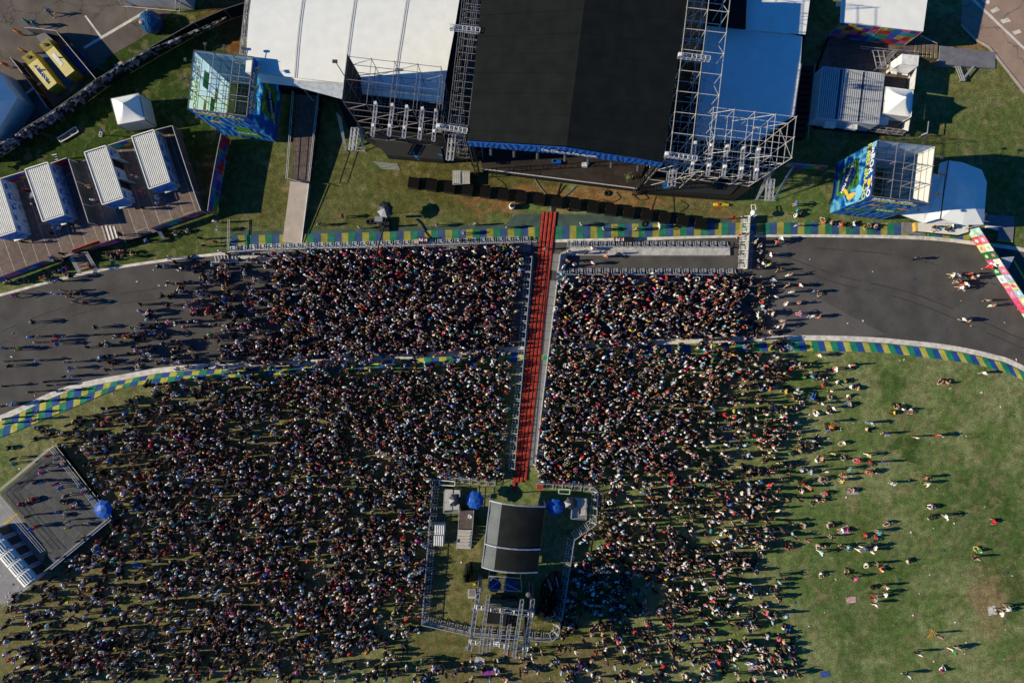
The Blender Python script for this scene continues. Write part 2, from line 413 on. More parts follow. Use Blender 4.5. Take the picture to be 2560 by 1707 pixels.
# run-off strip painted teal above the upper kerb, and the turf grid
flat('runoff_strip', [(578, 588), (640, 588), (960, 580), (1280, 570), (1394, 566), (1560, 560), (1830, 557), (1826, 545), (1560, 541), (1470, 535), (1290, 535), (1265, 560), (1100, 566), (900, 572), (690, 577), (610, 578)], .02, mat('worn_teal_paint', (.050, .082, .068), .9, 0, .3, .9))
M_grid = None
# ------------------------------------------------------------------ people
# cats: 0 hair 1 skin of the head 2 shirt 3 upper arm 4 forearm and hand 5 thigh 6 shin 7 shoe
def skeleton(pose):
    pts, bones = [], []
    def v(x, y, z, r): pts.append((x, y, z, r)); return len(pts) - 1
    def bone(a, b, c): bones.append((a, b, c))
    sit, lie = pose.startswith('sit'), pose == 'lie'
    if not sit:
        pel = v(0, 0, .96, .15); sp = v(0, .01, 1.16, .135); ch = v(0, 0, 1.36, .165); nk = v(0, 0, 1.5, .065); hd = v(0, .03, 1.61, .098); tp = v(0, .01, 1.71, .085); fc = v(0, .1, 1.6, .05)
    else:
        pel = v(0, 0, .15, .16); sp = v(0, -.04, .36, .14); ch = v(0, -.03, .56, .165); nk = v(0, 0, .71, .065); hd = v(0, .05, .82, .098); tp = v(0, .03, .92, .085); fc = v(0, .12, .81, .05)
    bone(pel, sp, 2); bone(sp, ch, 2); bone(ch, nk, 2); bone(nk, hd, 1); bone(hd, tp, 0); bone(hd, fc, 1)
    zs = 1.42 if not sit else .62
    for s in (-1, 1):
        sh = v(s * .2, 0, zs, .07); bone(ch, sh, 2)
        up = pose in ('film', 'sway') or (pose == 'wave' and s > 0) or (pose == 'walk2' and s > 0)
        if pose == 'film': e = (s * .26, .2, zs - .12); w = (s * .1, .34, zs + .22); h = (s * .05, .36, zs + .31)
        elif pose == 'sway' or (pose == 'wave' and s > 0): e = (s * .34, .06, zs + .16); w = (s * .3, .1, zs + .42); h = (s * .27, .12, zs + .51)
        elif pose == 'fold' or pose == 'sit_hug': e = (s * .28, .1, zs - .24); w = (s * .06, .28, zs - .2); h = (-s * .03, .29, zs - .19)
        elif pose == 'walk': e = (s * .27, s * .1, zs - .27); w = (s * .28, s * .2 + .05, zs - .48); h = (s * .28, s * .22 + .08, zs - .57)
        elif pose == 'hip': e = (s * .38, -.08, zs - .22); w = (s * .2, .06, zs - .42); h = (s * .17, .1, zs - .44)
        elif pose == 'sit_back': e = (s * .3, -.2, zs - .22); w = (s * .32, -.3, .1); h = (s * .33, -.3, .04)
        elif sit: e = (s * .28, .1, zs - .24); w = (s * .2, .32, zs - .3); h = (s * .17, .39, zs - .3)
        else: e = (s * .28, .0, zs - .28); w = (s * .29, .1, zs - .52); h = (s * .28, .13, zs - .61)
        el = v(*e, .048); wr = v(*w, .036); ha = v(*h, .04)
        bone(sh, el, 3); bone(el, wr, 4); bone(wr, ha, 4)
        if not sit:
            st = .17 * s if pose in ('walk', 'walk2') else .03 * s
            hp = v(s * .1, 0, .88, .105); kn = v(s * .11, st * .9 + .03, .5, .068); an = v(s * .11, st * 1.5 - .02, .1, .045); to = v(s * .13, st * 1.5 + .13, .05, .042)
        elif pose == 'sit_out' or pose == 'sit_back':
            hp = v(s * .1, .04, .15, .11); kn = v(s * .15, .45, .17, .07); an = v(s * .17, .86, .09, .046); to = v(s * .2, .9, .18, .042)
        else:
            hp = v(s * .1, .03, .15, .11); kn = v(s * .27, .4, .28 if pose != 'sit_hug' else .45, .07); an = v(s * .09, .5 if pose != 'sit_hug' else .6, .08, .046); to = v(s * .06, .62 if pose != 'sit_hug' else .74, .06, .042)
        bone(pel, hp, 5); bone(hp, kn, 5); bone(kn, an, 6); bone(an, to, 7)
    if lie:
        pts[:] = [(x, -(z - .9), y + .17, r) for x, y, z, r in pts]
    return pts, bones

def body(pose, sub):
    pts, bones = skeleton(pose)
    me = bpy.data.meshes.new('b'); me.from_pydata([p[:3] for p in pts], [(a, b) for a, b, c in bones], []); me.update()
    o = bpy.data.objects.new('b', me); COL.objects.link(o)
    m = o.modifiers.new('s', 'SKIN'); m.use_smooth_shade = True
    sv = me.skin_vertices[0].data
    for i, p in enumerate(pts): sv[i].radius = (p[3], p[3]); sv[i].use_root = (i == 0)
    if sub: s = o.modifiers.new('d', 'SUBSURF'); s.levels = sub; s.render_levels = sub
    bpy.context.view_layer.update()
    ev = o.evaluated_get(bpy.context.evaluated_depsgraph_get()); em = bpy.data.meshes.new_from_object(ev)
    V = np.array([v.co[:] for v in em.vertices]); F = [list(p.vertices) for p in em.polygons]
    A = np.array([pts[a][:3] for a, b, c in bones]); B = np.array([pts[b][:3] for a, b, c in bones]); C = np.array([c for a, b, c in bones])
    hd = np.array(pts[4][:3]); cats = []
    for f in F:
        c = V[f].mean(0); d = B - A; t = np.clip(((c - A) * d).sum(1) / np.maximum((d * d).sum(1), 1e-9), 0, 1)
        k = int(C[np.argmin(np.linalg.norm(A + d * t[:, None] - c, axis=1))])
        if k in (0, 1):
            e = c - hd; fw = e[1] if pose != 'lie' else e[2]; upw = e[2] if pose != 'lie' else -e[1]
            k = 0 if (upw > .03 and fw < .085) or fw < -.01 else 1
        cats.append(k)
    bpy.data.objects.remove(o); bpy.data.meshes.remove(me); bpy.data.meshes.remove(em)
    return V, F, np.array(cats)
POSES = ['stand', 'film', 'sway', 'wave', 'walk', 'hip', 'fold', 'sit', 'sit_hug', 'sit_out', 'sit_back', 'lie']
BODY1 = {p: body(p, 1) for p in POSES}
BODY0 = {p: body(p, 0) for p in ('stand', 'film', 'sway', 'wave', 'walk', 'hip', 'fold', 'sit', 'sit_out')}

m = bpy.data.materials.new('skin_and_clothes'); N, L = nt(m)
at = N.new('ShaderNodeAttribute'); at.attribute_name = 'paint'; at.attribute_type = 'GEOMETRY'
N['Principled BSDF'].inputs['Roughness'].default_value = .75; N['Principled BSDF'].inputs['Specular IOR Level'].default_value = .2
L.new(at.outputs['Color'], N['Principled BSDF'].inputs['Base Color'])
M_person = m

SHIRT = {'k': (.010, .010, .011), 'e': (.30, .30, .31), 'n': (.012, .018, .06), 'w': (.80, .79, .77), 'r': (.55, .02, .025), 'b': (.04, .16, .50), 't': (.03, .30, .38), 'p': (.75, .10, .28),
         'g': (.03, .22, .06), 'y': (.62, .50, .06), 'o': (.70, .20, .03), 'v': (.22, .06, .35), 's': (.46, .28, .20), 'l': (.35, .52, .66), 'd': (.07, .05, .04), 'c': (.55, .46, .34), 'm': (.5, .02, .28)}
SNAME = {'k': 'black', 'e': 'grey', 'n': 'navy', 'w': 'white', 'r': 'red', 'b': 'blue', 't': 'teal', 'p': 'pink', 'g': 'green', 'y': 'yellow', 'o': 'orange', 'v': 'purple', 's': 'skin-toned', 'l': 'pale blue', 'd': 'brown', 'c': 'beige', 'm': 'magenta'}
SKINS = [(.44, .25, .17), (.50, .31, .22), (.34, .18, .11), (.22, .11, .065), (.13, .065, .04), (.46, .27, .19)]
HAIRS = [(.008, .006, .005)] * 7 + [(.03, .015, .008)] * 5 + [(.09, .04, .018)] * 2 + [(.30, .18, .08), (.22, .06, .02), (.4, .02, .05), (.35, .35, .36)]
HATS = [(.78, .77, .75), (.78, .77, .75), (.01, .01, .01), (.5, .38, .24), (.6, .02, .02), (.02, .05, .3), (.78, .77, .75), (.5, .5, .5), (.3, .2, .12)]

def paints(r, top, bot, short=None, sleeve=None, hat=None):
    sk = r.choice(SKINS); hair = hat or (r.choice(HATS) if r.random() < .13 else r.choice(HAIRS))
    short = r.random() < .45 if short is None else short
    sl = r.random() < .75 if sleeve is None else sleeve
    sho = (.7, .7, .68) if r.random() < .4 else (.012, .012, .012)
    j = lambda c: tuple(min(.85, x * (.85 + .3 * r.random())) for x in c)
    top = j(top); bot = j(bot)
    return [hair, sk, top, top if sl else sk, sk if r.random() < .88 else top, bot, sk if short else bot, sho]

def person_mesh(pose, pal):
    V, F, C = BODY1[pose]
    me = bpy.data.meshes.new('person'); me.from_pydata(V.tolist(), [], F); me.materials.append(M_person)
    me.polygons.foreach_set('use_smooth', [True] * len(F))
    a = me.attributes.new('paint', 'FLOAT_COLOR', 'FACE')
    a.data.foreach_set('color', np.c_[np.array(pal)[C], np.ones(len(C))].astype(np.float32).ravel()); me.update()
    return me

# every person one can single out: region origin, then "x y top bottom pose"; positions read in the enlarged crops
ZF = 3.672
PEOPLE = [
 ((0, 0), .012, 'the two yellow generators', "435 95 t n W;230 190 t n s;305 205 t g w;150 285 o o s;195 455 o k s;28 585 o o s"),
 ((0, 427), .85, 'the toilet blocks', "210 170 r k s;280 225 w k s;300 310 k k s;500 515 b w s;630 488 k k s;462 572 k k w;198 650 k k s;1215 45 r w s;1285 190 r k s;1430 248 w e h;1442 290 e k s;1290 335 k k s;845 265 w k s;808 150 s n s;1095 578 d k w;470 798 b k s;510 822 k k s;560 758 k k w"),
 ((0, 427), .012, 'the toilet steps', "1338 640 b k s;1515 592 k d S;1602 580 w k S;1712 548 w k S;1825 615 d k s;1868 685 k p s;1975 462 w k s;1992 528 w s s;1965 650 r k s;2020 738 w k s;1545 798 w g s;1512 866 b k s;1025 815 l k o;1215 745 k k S;1135 780 k k s;990 760 v k S;1090 750 p k S;555 908 b k S;605 890 v k S;500 940 s k S;592 938 c k S;820 878 r k s;60 1038 s k o;155 1015 s k S;240 1025 k k S;380 980 r s S;412 998 c s S;545 1005 k k s;640 965 k k s"),
 ((0, 427), .012, 'the upper track line', "125 1140 p k w;490 1125 w b s;565 1100 e k s;625 1145 s k w;690 1130 d k s;680 1197 s k w;770 1210 d k w;1285 1225 k s s;1285 1285 e b w;1355 1370 l n s;300 1388 k e w;865 1435 k s s;875 1505 k k s;1205 1445 g w s;1262 1448 l k s;1382 1490 b w s;270 1525 b k s;515 1525 r b s;490 1560 r k s;1660 1115 b k s;1650 1075 k k s;1690 1020 k s s;1850 1140 b k s;1905 1150 k k w;2050 1195 b k s;1812 1250 b y s;1910 1260 r k s;1795 1382 w k s;1735 1385 k k s"),
 ((0, 854), .012, 'the left kerb', "30 62 b k s;150 70 y k s;320 8 s k s;515 22 b w s;800 50 k s w;340 175 l k s;612 190 s k s;635 245 b e s;75 225 k k s;40 182 s k s;970 125 k k s;1160 92 r k s;1185 130 k k s;970 260 k k s;580 322 n w s;680 322 b k s;410 370 n k s;440 405 d k s;265 465 k k s;540 455 l k s;80 578 w b s;127 565 l k s;25 592 k k s;35 410 n k s;1250 165 k e s;40 708 k k s;42 755 b k s;265 655 k k s;380 550 k k s;310 720 e k s;322 780 l k i;380 825 d k i;322 890 k k o;450 865 s k o;75 975 k k i;105 1078 n k s;120 1125 t k s;540 535 k n s"),
 ((1280, 427), .012, 'the red cable ramps', "635 490 e k s;840 530 e k s;1145 530 e k s;1352 505 w k s;310 710 e k s;512 745 d k s;735 710 w b s;675 755 d k F;865 780 o c s;980 755 d k s;515 822 s k s;575 862 w k s;475 876 w n s;745 845 w p s;2030 425 r n s;2105 580 r k w;2192 588 r w s;520 358 k s i"),
 ((0, 1080), 1.0, 'the deck parasol', "365 190 r k s;430 215 e k s;470 272 v k s;490 245 r n S;325 275 k k s;322 322 p k s;150 400 k k s;270 402 k k s;318 400 b n s;425 412 m k s;470 440 b k s;620 435 t k s;655 470 m k s;150 570 r k S;215 555 k k S;255 530 r k S;510 505 d k s;480 540 k k S;530 555 k n S;450 630 b k s;500 655 w k S;570 590 r w S;520 705 c k s;525 755 y b s;690 730 e k o;715 525 b k s;205 665 d k s;275 745 r n s;600 860 k k s;650 830 k n s;440 990 n e s;240 760 b k s"),
 ((640, 427), .012, 'the camera crane', "785 410 r k s;575 485 e k s;950 515 e k s;1660 490 e k s;2020 485 e k s;2310 510 e n s;1910 565 e k s;1890 632 d k s"),
 ((1920, 427), .012, 'the right banner tower', "520 470 o s i;585 475 s k i;685 490 r w i;745 490 k k i;790 488 w s i;942 495 d k i;990 500 s k i;285 495 b w s;262 300 b s s;275 360 t k i;295 395 k s i;262 412 w k i"),
 ((1920, 427), .85, 'the white platform', "1540 508 k s i;1650 520 d k i;1702 506 w k i;1582 410 k p s"),
 ((1920, 427), .012, 'the patchwork wall', "1390 800 n k W;1705 958 w s w;1752 958 w b s;1866 945 r k s;1885 982 s k s;1932 970 w k s;1765 1015 k s s;1830 1040 w r s;1785 1072 w s W;2052 885 r r w;2088 868 w k s;2035 1190 s k s;2080 1236 s w s;1812 1365 w k s;1850 1378 s k s"),
 ((1920, 427), .012, 'the lighter asphalt patch', "95 648 r s w;135 620 w l w;30 770 w k s;45 765 k n s;15 862 y w s;110 905 k s w;205 955 s w F;65 1000 l b s;185 1050 s k w;310 1050 w r s;15 1102 s k s;235 1110 l w s;455 1105 n b w;490 1102 s k h;80 1155 w e s;170 1222 w b s;290 1216 s c s;60 1262 w s F;85 1330 w c s;300 1310 v p s;410 1335 w b s;475 1335 o w s;150 1376 s w s;60 1386 p s s;30 1360 d k s;50 1445 t k s;140 1420 e s s;40 1490 s b s"),
 ((1920, 854), .012, 'the curving right kerb', "2000 290 w e W;1600 352 n k i;1662 380 s o i;480 128 w s s;530 265 d k o;632 255 w p s;752 225 w k i;790 215 o s s;220 205 b k s;415 205 p k s;265 303 n k i;335 392 p w s;540 362 k w i;640 370 w k o;710 362 g k i;510 405 r s i;765 415 w s i;832 430 s k i"),
 ((1920, 854), .012, 'the dark round tuft', "590 455 w k h;450 475 t w i;740 495 w k i;420 520 o r s;575 530 e s i;510 575 w k s;762 575 e b i;365 580 s o l;610 615 w k W;560 655 w k o;440 665 w b o;340 740 r s i;382 748 d r i;605 790 o k l;560 812 b k o;642 740 n k h;960 752 l b F;912 805 c k o;1165 652 y k i;1192 610 s k i;1250 622 w k i;1320 622 w k h;1095 855 b k s;1385 885 w s s;1590 872 d r w;705 930 w e i;335 855 l n s;280 920 w b s;400 970 p l s;250 1020 e k i;325 1015 r w i;602 1028 y k s;500 1075 s k h;700 1085 e k i;840 1095 r p i;940 1050 s w W;950 1110 r n i;1080 1120 b n s"),
 ((1920, 854), .012, 'the rainbow-towel walker', "1165 1310 l w s;270 1195 w r s;365 1150 o k s;400 1185 w p s;555 1195 w k s;755 1175 t k s;240 1135 n k i;715 1240 s r s;930 1205 r s h;985 1205 k s i;1485 1260 k s s;1475 1312 w s s;690 1285 y c s;790 1370 s k i;480 1265 e w o;545 1255 d e i;75 1380 o y i;250 1380 b y i;540 1390 r t i;455 1460 w k o;515 1465 s k i;1530 1520 n w i;350 1310 s k h;310 1410 o s s"),
 ((1920, 1281), .012, 'the bare tan patch', "1645 45 w e s;1530 35 k k i;2085 85 r k o;1940 430 s k W;1948 358 g y i;2150 932 w k W;2212 890 w s W;1585 1140 s k s;1720 1285 g w W;1775 1262 g w W;1410 1312 w k W;1600 1460 r w i;1305 1510 l k W"),
 ((1920, 1281), .012, 'the dark grass streak', "1110 95 b k i;555 130 s w i;600 115 k s i;690 165 w s i;735 170 p r i;895 205 r k i;1032 190 t s s;1000 225 r n i;605 240 k e s;380 265 p k s;465 300 s w i;520 300 k s i;745 320 l b i;700 322 d k s;500 382 l w W;845 355 w w s;890 335 b w W;995 330 w n s;965 368 w k s;915 475 w c i;1035 490 k s s;1045 532 o s i;1285 452 c k i;725 570 k s h;812 612 p k W;960 690 k k i;1100 695 w s s;1092 762 w e s;995 802 e r W;1000 855 w k W;495 560 w s i;325 622 p s l;570 770 y s W;745 765 s k i;600 880 s r i;555 950 k o s;415 940 s r W;860 1040 k b o;240 1060 w k h;600 1090 l t s;690 1150 k y s;535 1168 w k W;395 1248 w e W;195 1230 v e o;625 1212 k s i;215 1325 k w i;465 1355 w k s;415 1372 s k i;520 1478 b k i;640 1512 y s W;80 1368 s k i"),
 ((1280, 1281), .012, 'the delay truss', "1725 520 w k s;2135 545 l e s;2025 460 w k i;1910 665 o k i;1240 1250 w v W;265 1350 w k s;345 1395 r k i;460 1450 w k s;180 1430 w k s;680 1325 p k i;595 1310 d k s;1610 1265 w k s;1375 1305 w k s;1495 1190 w s s;1085 1300 t k i;940 1385 b n o;1260 1395 r w s;1540 1420 l k s;2200 1500 b r s;1960 1420 w k s"),
 ((640, 1281), .012, 'the truss feet', "1415 1330 l k s;1640 1360 s k i;1795 1400 w k s;1830 1300 w k s;1912 1300 l k s;1915 1380 d k s;1885 1190 t s s;1710 1275 k d s;1620 1500 w k i;1835 1530 k d i;2320 1410 w k s;1420 1460 r k s;1280 1385 l k s;1525 1415 y n s"),
]
PMAP = {'s': ['stand', 'stand', 'hip', 'fold'], 'w': ['walk'], 'W': ['walk'], 'i': ['sit', 'sit_hug'], 'S': ['sit'], 'o': ['sit_out', 'sit_back'], 'F': ['film'], 'h': ['sit_hug', 'fold'], 'l': ['lie']}
PVERB = {'stand': 'standing', 'hip': 'standing with hands on hips', 'fold': 'standing with folded arms', 'walk': 'walking', 'sit': 'sitting', 'sit_hug': 'sitting hunched', 'sit_out': 'sitting, legs out', 'sit_back': 'leaning back seated', 'film': 'holding up both hands', 'lie': 'lying down'}
ORD = ['', 'second ', 'third ', 'fourth ', 'fifth ', 'sixth ', 'seventh ', 'eighth ', 'ninth ', 'tenth ', 'eleventh ', 'twelfth ']
LMARK = {'the two yellow generators': (130, 180), 'the toilet blocks': (300, 480), 'the toilet steps': (265, 615), 'the upper track line': (120, 706), 'the left kerb': (60, 1045), 'the red cable ramps': (1372, 560),
 'the camera crane': (960, 540), 'the deck parasol': (252, 1275), 'the right banner tower': (2190, 545), 'the white platform': (2360, 560), 'the patchwork wall': (2510, 690), 'the lighter asphalt patch': (2060, 790), 'the curving right kerb': (2420, 900),
 'the dark round tuft': (2268, 1118), 'the rainbow-towel walker': (2237, 1211), 'the bare tan patch': (2500, 1475), 'the dark grass streak': (2130, 1640), 'the delay truss': (1290, 1620), 'the truss feet': (1180, 1640)}
PGROUP = {.012: 'people scattered outside the crowd', .85: 'people on the raised decks', 1.0: 'people on the viewing deck'}
plist = []
for org, z, lm, txt in PEOPLE:
    for it in txt.split(';'):
        x, y, t, b_, ps = it.split(); r = random.Random(it)
        plist.append(dict(px=org[0] + float(x) / (ZF if z < 1 else 3.136), py=org[1] + float(y) / (ZF if z < 1 else 3.136), z=z, lm=lm, t=t, b=b_, pose=r.choice(PMAP[ps]), r=r))
DENS = [  # photograph polygon, people per square metre (later ones win)
 ([(440, 660), (690, 622), (690, 900), (420, 930), (220, 900), (330, 800)], .42),
 ([(560, 630), (690, 622), (690, 900), (500, 880), (540, 760)], 1.0),
 ([(680, 610), (1345, 600), (1345, 700), (1300, 1200), (1085, 1200), (1078, 1230), (900, 1230), (640, 960), (600, 900), (690, 780)], 2.35),
 ([(80, 1090), (330, 990), (420, 950), (640, 930), (700, 990), (900, 1230), (300, 1310), (260, 1260), (160, 1110)], .95),
 ([(380, 985), (640, 950), (760, 1050), (1080, 1190), (1095, 1230), (1060, 1575), (980, 1620), (640, 1660), (420, 1500), (340, 1250)], 1.62),
 ([(290, 1290), (400, 1300), (480, 1560), (700, 1660), (1000, 1640), (1010, 1707), (0, 1720), (0, 1560), (100, 1470)], 1.1),
 ([(30, 1470), (330, 1400), (330, 1560), (0, 1600)], .5),
 ([(1000, 1640), (1380, 1630), (1420, 1720), (1000, 1720)], .38),
 ([(1385, 675), (1860, 675), (1880, 770), (1850, 900), (1760, 1040), (1560, 1250), (1480, 1250), (1460, 1225), (1330, 1215), (1335, 1130)], 2.35),
 ([(1860, 560), (1905, 600), (1935, 720), (1960, 850), (1880, 880), (1850, 830), (1870, 690)], .62),
 ([(1850, 850), (1970, 850), (2000, 990), (1960, 1100), (1780, 1240), (1560, 1300), (1520, 1230), (1600, 1190), (1760, 1040)], 1.2),
 ([(1480, 1230), (1600, 1200), (1780, 1180), (1930, 1080), (1960, 1300), (1900, 1480), (1640, 1560), (1380, 1610), (1430, 1340)], 1.0),
 ([(1440, 1350), (1700, 1330), (1720, 1500), (1420, 1560)], 1.3),
 ([(1390, 1600), (1640, 1560), (1900, 1470), (1960, 1450), (2000, 1720), (1400, 1720)], .58),
 ([(640, 890), (900, 888), (1215, 868), (1215, 915), (900, 935), (640, 945)], 1.35),
 ([(900, 888), (1120, 872), (1120, 918), (900, 930)], .6),
 ([(1450, 862), (1660, 850), (1850, 846), (1850, 885), (1660, 890), (1500, 905)], 1.35),
 ([(1640, 840), (1960, 836), (1960, 880), (1640, 885)], .5),
 ([(1960, 860), (2040, 880), (2050, 1200), (1980, 1420), (1930, 1300), (1960, 1100), (1990, 990)], .36),
]
HOLES = [[(1316, 480), (1420, 480), (1396, 700), (1359, 1000), (1340, 1170), (1345, 1215), (1256, 1215), (1272, 1001), (1295, 740), (1310, 640)], [(1380, 500), (1885, 500), (1882, 685), (1380, 685)],
         [(1088, 1190), (1250, 1205), (1286, 1200), (1350, 1190), (1345, 1205), (1486, 1214), (1501, 1232), (1493, 1318), (1440, 1356), (1398, 1596), (1380, 1608), (1050, 1566), (1066, 1380)], [(-40, 1240), (137, 1100), (290, 1290), (130, 1440), (0, 1500), (-40, 1480)], [(560, 560), (1340, 560), (1340, 608), (960, 620), (640, 629), (560, 634)]]
def inside(poly, X, Y):
    r = np.zeros(len(X), bool); n = len(poly)
    for i in range(n):
        (x1, y1), (x2, y2) = poly[i], poly[(i + 1) % n]
        c = (y1 > Y) != (y2 > Y)
        with np.errstate(divide='ignore', invalid='ignore'): r ^= c & (X < (x2 - x1) * (Y - y1) / (y2 - y1 + 1e-9) + x1)
    return r
def dens_at(x, y):
    d = 0.0
    for poly, v in DENS:
        if inside(poly, np.array([x]), np.array([y]))[0]: d = v
    return d
plist.sort(key=lambda p: dens_at(p['px'], p['py']) if p['z'] < .1 and 'track line' not in p['lm'] else 0)
print('PEOPLE', len(plist)); plist = plist[:325]
classes = {}
for p in plist: classes.setdefault((p['t'], p['b'], PVERB[p['pose']], p['lm']), []).append(p)
for (t, b_, vb, lm), ps in classes.items():
    ps.sort(key=lambda p: math.hypot(p['px'] - LMARK[lm][0], p['py'] - LMARK[lm][1]))
    for i, p in enumerate(ps):
        tp = 'bare-shouldered person' if t == 's' else 'person in %s top' % SNAME[t]
        bt = 'bare legs' if b_ == 's' else '%s bottoms' % {'k': 'dark'}.get(b_, SNAME[b_])
        p['label'] = '%s and %s %s, %snearest %s' % (tp, bt, vb, ORD[i], lm) if t != 's' else '%s with %s %s, %snearest %s' % (tp, bt, vb, ORD[i], lm)
        if len(p['label'].split()) > 16: p['label'] = p['label'].replace(' bottoms', '').replace('standing with hands on hips', 'hands on hips').replace('standing with folded arms', 'arms folded')
for p in plist:
    r = p['r']; hz = {'s': .45, 'l': .15}.get(p['pose'][0], 1.25) if not p['pose'].startswith('st') else 1.3
    if p['pose'].startswith('sit'): hz = .55
    me = person_mesh(p['pose'], paints(r, SHIRT[p['t']], SHIRT[p['b']]))
    o = bpy.data.objects.new('person', me); COL.objects.link(o)
    q = P(p['px'], p['py'], p['z'] + hz); o.location = (q.x, q.y, p['z'])
    o.rotation_euler = (0, 0, r.uniform(0, 6.28) if p['pose'] in ('walk', 'sit', 'sit_hug', 'sit_out', 'sit_back', 'lie') or r.random() < .4 else r.gauss(0, .5))
    o.scale = [r.uniform(.92, 1.05)] * 3
    tag(o, p['label'], 'person', PGROUP[p['z']])

# ------------------------------------------------------------------ the packed crowd, one uncountable mass
rng = np.random.default_rng(11); DK = 1.75
cell = .34 * PPM
gx, gy = np.meshgrid(np.arange(-10, 2150, cell), np.arange(600, 1730, cell)); X = gx.ravel(); Y = gy.ravel()
X = X + rng.uniform(-.44, .44, len(X)) * cell; Y = Y + rng.uniform(-.44, .44, len(Y)) * cell
jx, jy = X + rng.normal(0, 11, len(X)), Y + rng.normal(0, 9, len(X))     # feathered region edges
D = np.zeros(len(X))
for poly, d_ in DENS: D[inside(poly, jx, jy)] = d_
# clusters and gaps
ph = rng.uniform(0, 6.28, 12)
cl = sum(np.sin(X * kx + Y * ky + ph[i]) for i, (kx, ky) in enumerate([(.021, .013), (-.017, .029), (.039, -.011), (.012, .047), (.05, .033), (-.06, .05)])) / 2.2
D = np.where(D < 1.8, D * np.clip(1 + .34 * cl, .2, 1.7), D)
keep = rng.random(len(X)) < D * DK * .34 ** 2
for h in HOLES: keep &= ~inside(h, X, Y)
taken = np.array([(p['px'], p['py']) for p in plist])
X, Y, D = X[keep], Y[keep], D[keep]
far = np.array([np.min(np.hypot(taken[:, 0] - x, taken[:, 1] - y)) > 9 for x, y in zip(X, Y)])
X, Y, D = X[far], Y[far], D[far]
print('crowd', len(X))
names = list(BODY0)
pal_w = [('k', 54), ('e', 9), ('n', 8), ('w', 15), ('r', 3), ('b', 3), ('l', 7), ('t', 1.2), ('p', 1.3), ('g', 1), ('y', .9), ('o', .8), ('v', .7), ('s', 7), ('d', 5), ('c', 4)]
bot_w = [('k', 50), ('n', 14), ('b', 6), ('e', 7), ('w', 8), ('c', 7), ('d', 4), ('s', 4)]
VV, LV, LS, LT, CC = [], [], [], [], []; nv = nl = 0
R = random.Random(5)
TPL = {}
for k, (V, F, C) in BODY0.items():
    TPL[k] = (V, np.concatenate([np.array(f) for f in F]), np.array([len(f) for f in F]), C)
for x, y, dn in zip(X, Y, D):
    if dn < .95 and R.random() < (.5 if x > 1400 else .3): k = R.choice(['sit', 'sit', 'sit_out'])
    else: k = R.choices(['stand', 'film', 'sway', 'wave', 'walk', 'hip', 'fold'], [42, 14, 10, 10, 4, 8, 12])[0]
    V, lv, lt_, C = TPL[k]
    a = R.gauss(0, .55) if dn > .95 else R.uniform(-1.8, 1.8); s = R.uniform(.84, .98); ca, sa = math.cos(a), math.sin(a)
    q = P(x, y, .6 if k.startswith('sit') else 1.35)
    ln = R.gauss(0, .04), R.gauss(0, .04)
    W = np.empty_like(V); vx, vy, vz = V[:, 0] * s, V[:, 1] * s, V[:, 2] * s * R.uniform(.96, 1.02)
    W[:, 0] = vx * ca - vy * sa + q.x + ln[0] * vz; W[:, 1] = vx * sa + vy * ca + q.y + ln[1] * vz; W[:, 2] = vz + .012
    pal = np.array(paints(R, SHIRT[R.choices(*zip(*pal_w))[0]], SHIRT[R.choices(*zip(*bot_w))[0]]))
    VV.append(W); LV.append(lv + nv); LT.append(lt_); CC.append(pal[C]); nv += len(V)
VV = np.concatenate(VV); LV = np.concatenate(LV); LT = np.concatenate(LT); CC = np.concatenate(CC)
me = bpy.data.meshes.new('crowd'); me.vertices.add(len(VV)); me.vertices.foreach_set('co', VV.astype(np.float32).ravel())
me.loops.add(len(LV)); me.loops.foreach_set('vertex_index', LV.astype(np.int32))
me.polygons.add(len(LT)); me.polygons.foreach_set('loop_start', np.r_[0, np.cumsum(LT)[:-1]].astype(np.int32)); me.polygons.foreach_set('loop_total', LT.astype(np.int32))
me.polygons.foreach_set('use_smooth', np.ones(len(LT), bool)); me.update(calc_edges=True); me.validate()
a = me.attributes.new('paint', 'FLOAT_COLOR', 'FACE'); a.data.foreach_set('color', np.c_[CC, np.ones(len(CC))].astype(np.float32).ravel())
me.materials.append(M_person)
o = bpy.data.objects.new('crowd', me); COL.objects.link(o); o['kind'] = 'stuff'
# ------------------------------------------------------------------ main stage
M_roof = mat('black_roof_membrane', (.0125, .0150, .0150), .8, 0, .2, .7, bump=.45, spec=.05)
def grid_roof(mb, A, B, C, D, prof, nv=8, wob=0.0, mi=0, t=.06):
    """A-B front eave, D-C back eave; prof: list of (fraction across, rise)"""
    A, B, C, D = map(Vector, (A, B, C, D)); n = len(prof); vs = []
    for j in range(nv + 1):
        v = j / nv
        for f, r in prof:
            p = (A.lerp(B, f)).lerp(D.lerp(C, f), v); vs.append(p + Vector((0, 0, r + wob * (rnd.random() - .5))))
    m = len(vs); vs2 = vs + [p - Vector((0, 0, t)) for p in vs]; fs = []
    for j in range(nv):
        for i in range(n - 1):
            a = j * n + i; fs.append([a, a + 1, a + n + 1, a + n]); fs.append([m + a + n, m + a + n + 1, m + a + 1, m + a])
    ring = [i for i in range(n)] + [j * n + n - 1 for j in range(1, nv + 1)] + [nv * n + i for i in range(n - 2, -1, -1)] + [j * n for j in range(nv - 1, 0, -1)]
    for k in range(len(ring)):
        a, b_ = ring[k], ring[(k + 1) % len(ring)]; fs.append([b_, a, m + a, m + b_])
    mb.add(vs2, fs, mi); return mb
ZE = 14.5
A, B = P(1168, 351, ZE), P(1658, 405, ZE); Dk, Ck = P(1209, -60, ZE), P(1727, -60, ZE)
st = thing('main_stage', 'big main stage with black pitched roof and open front facing the crowd', 'stage', P(1400, 430, 0))
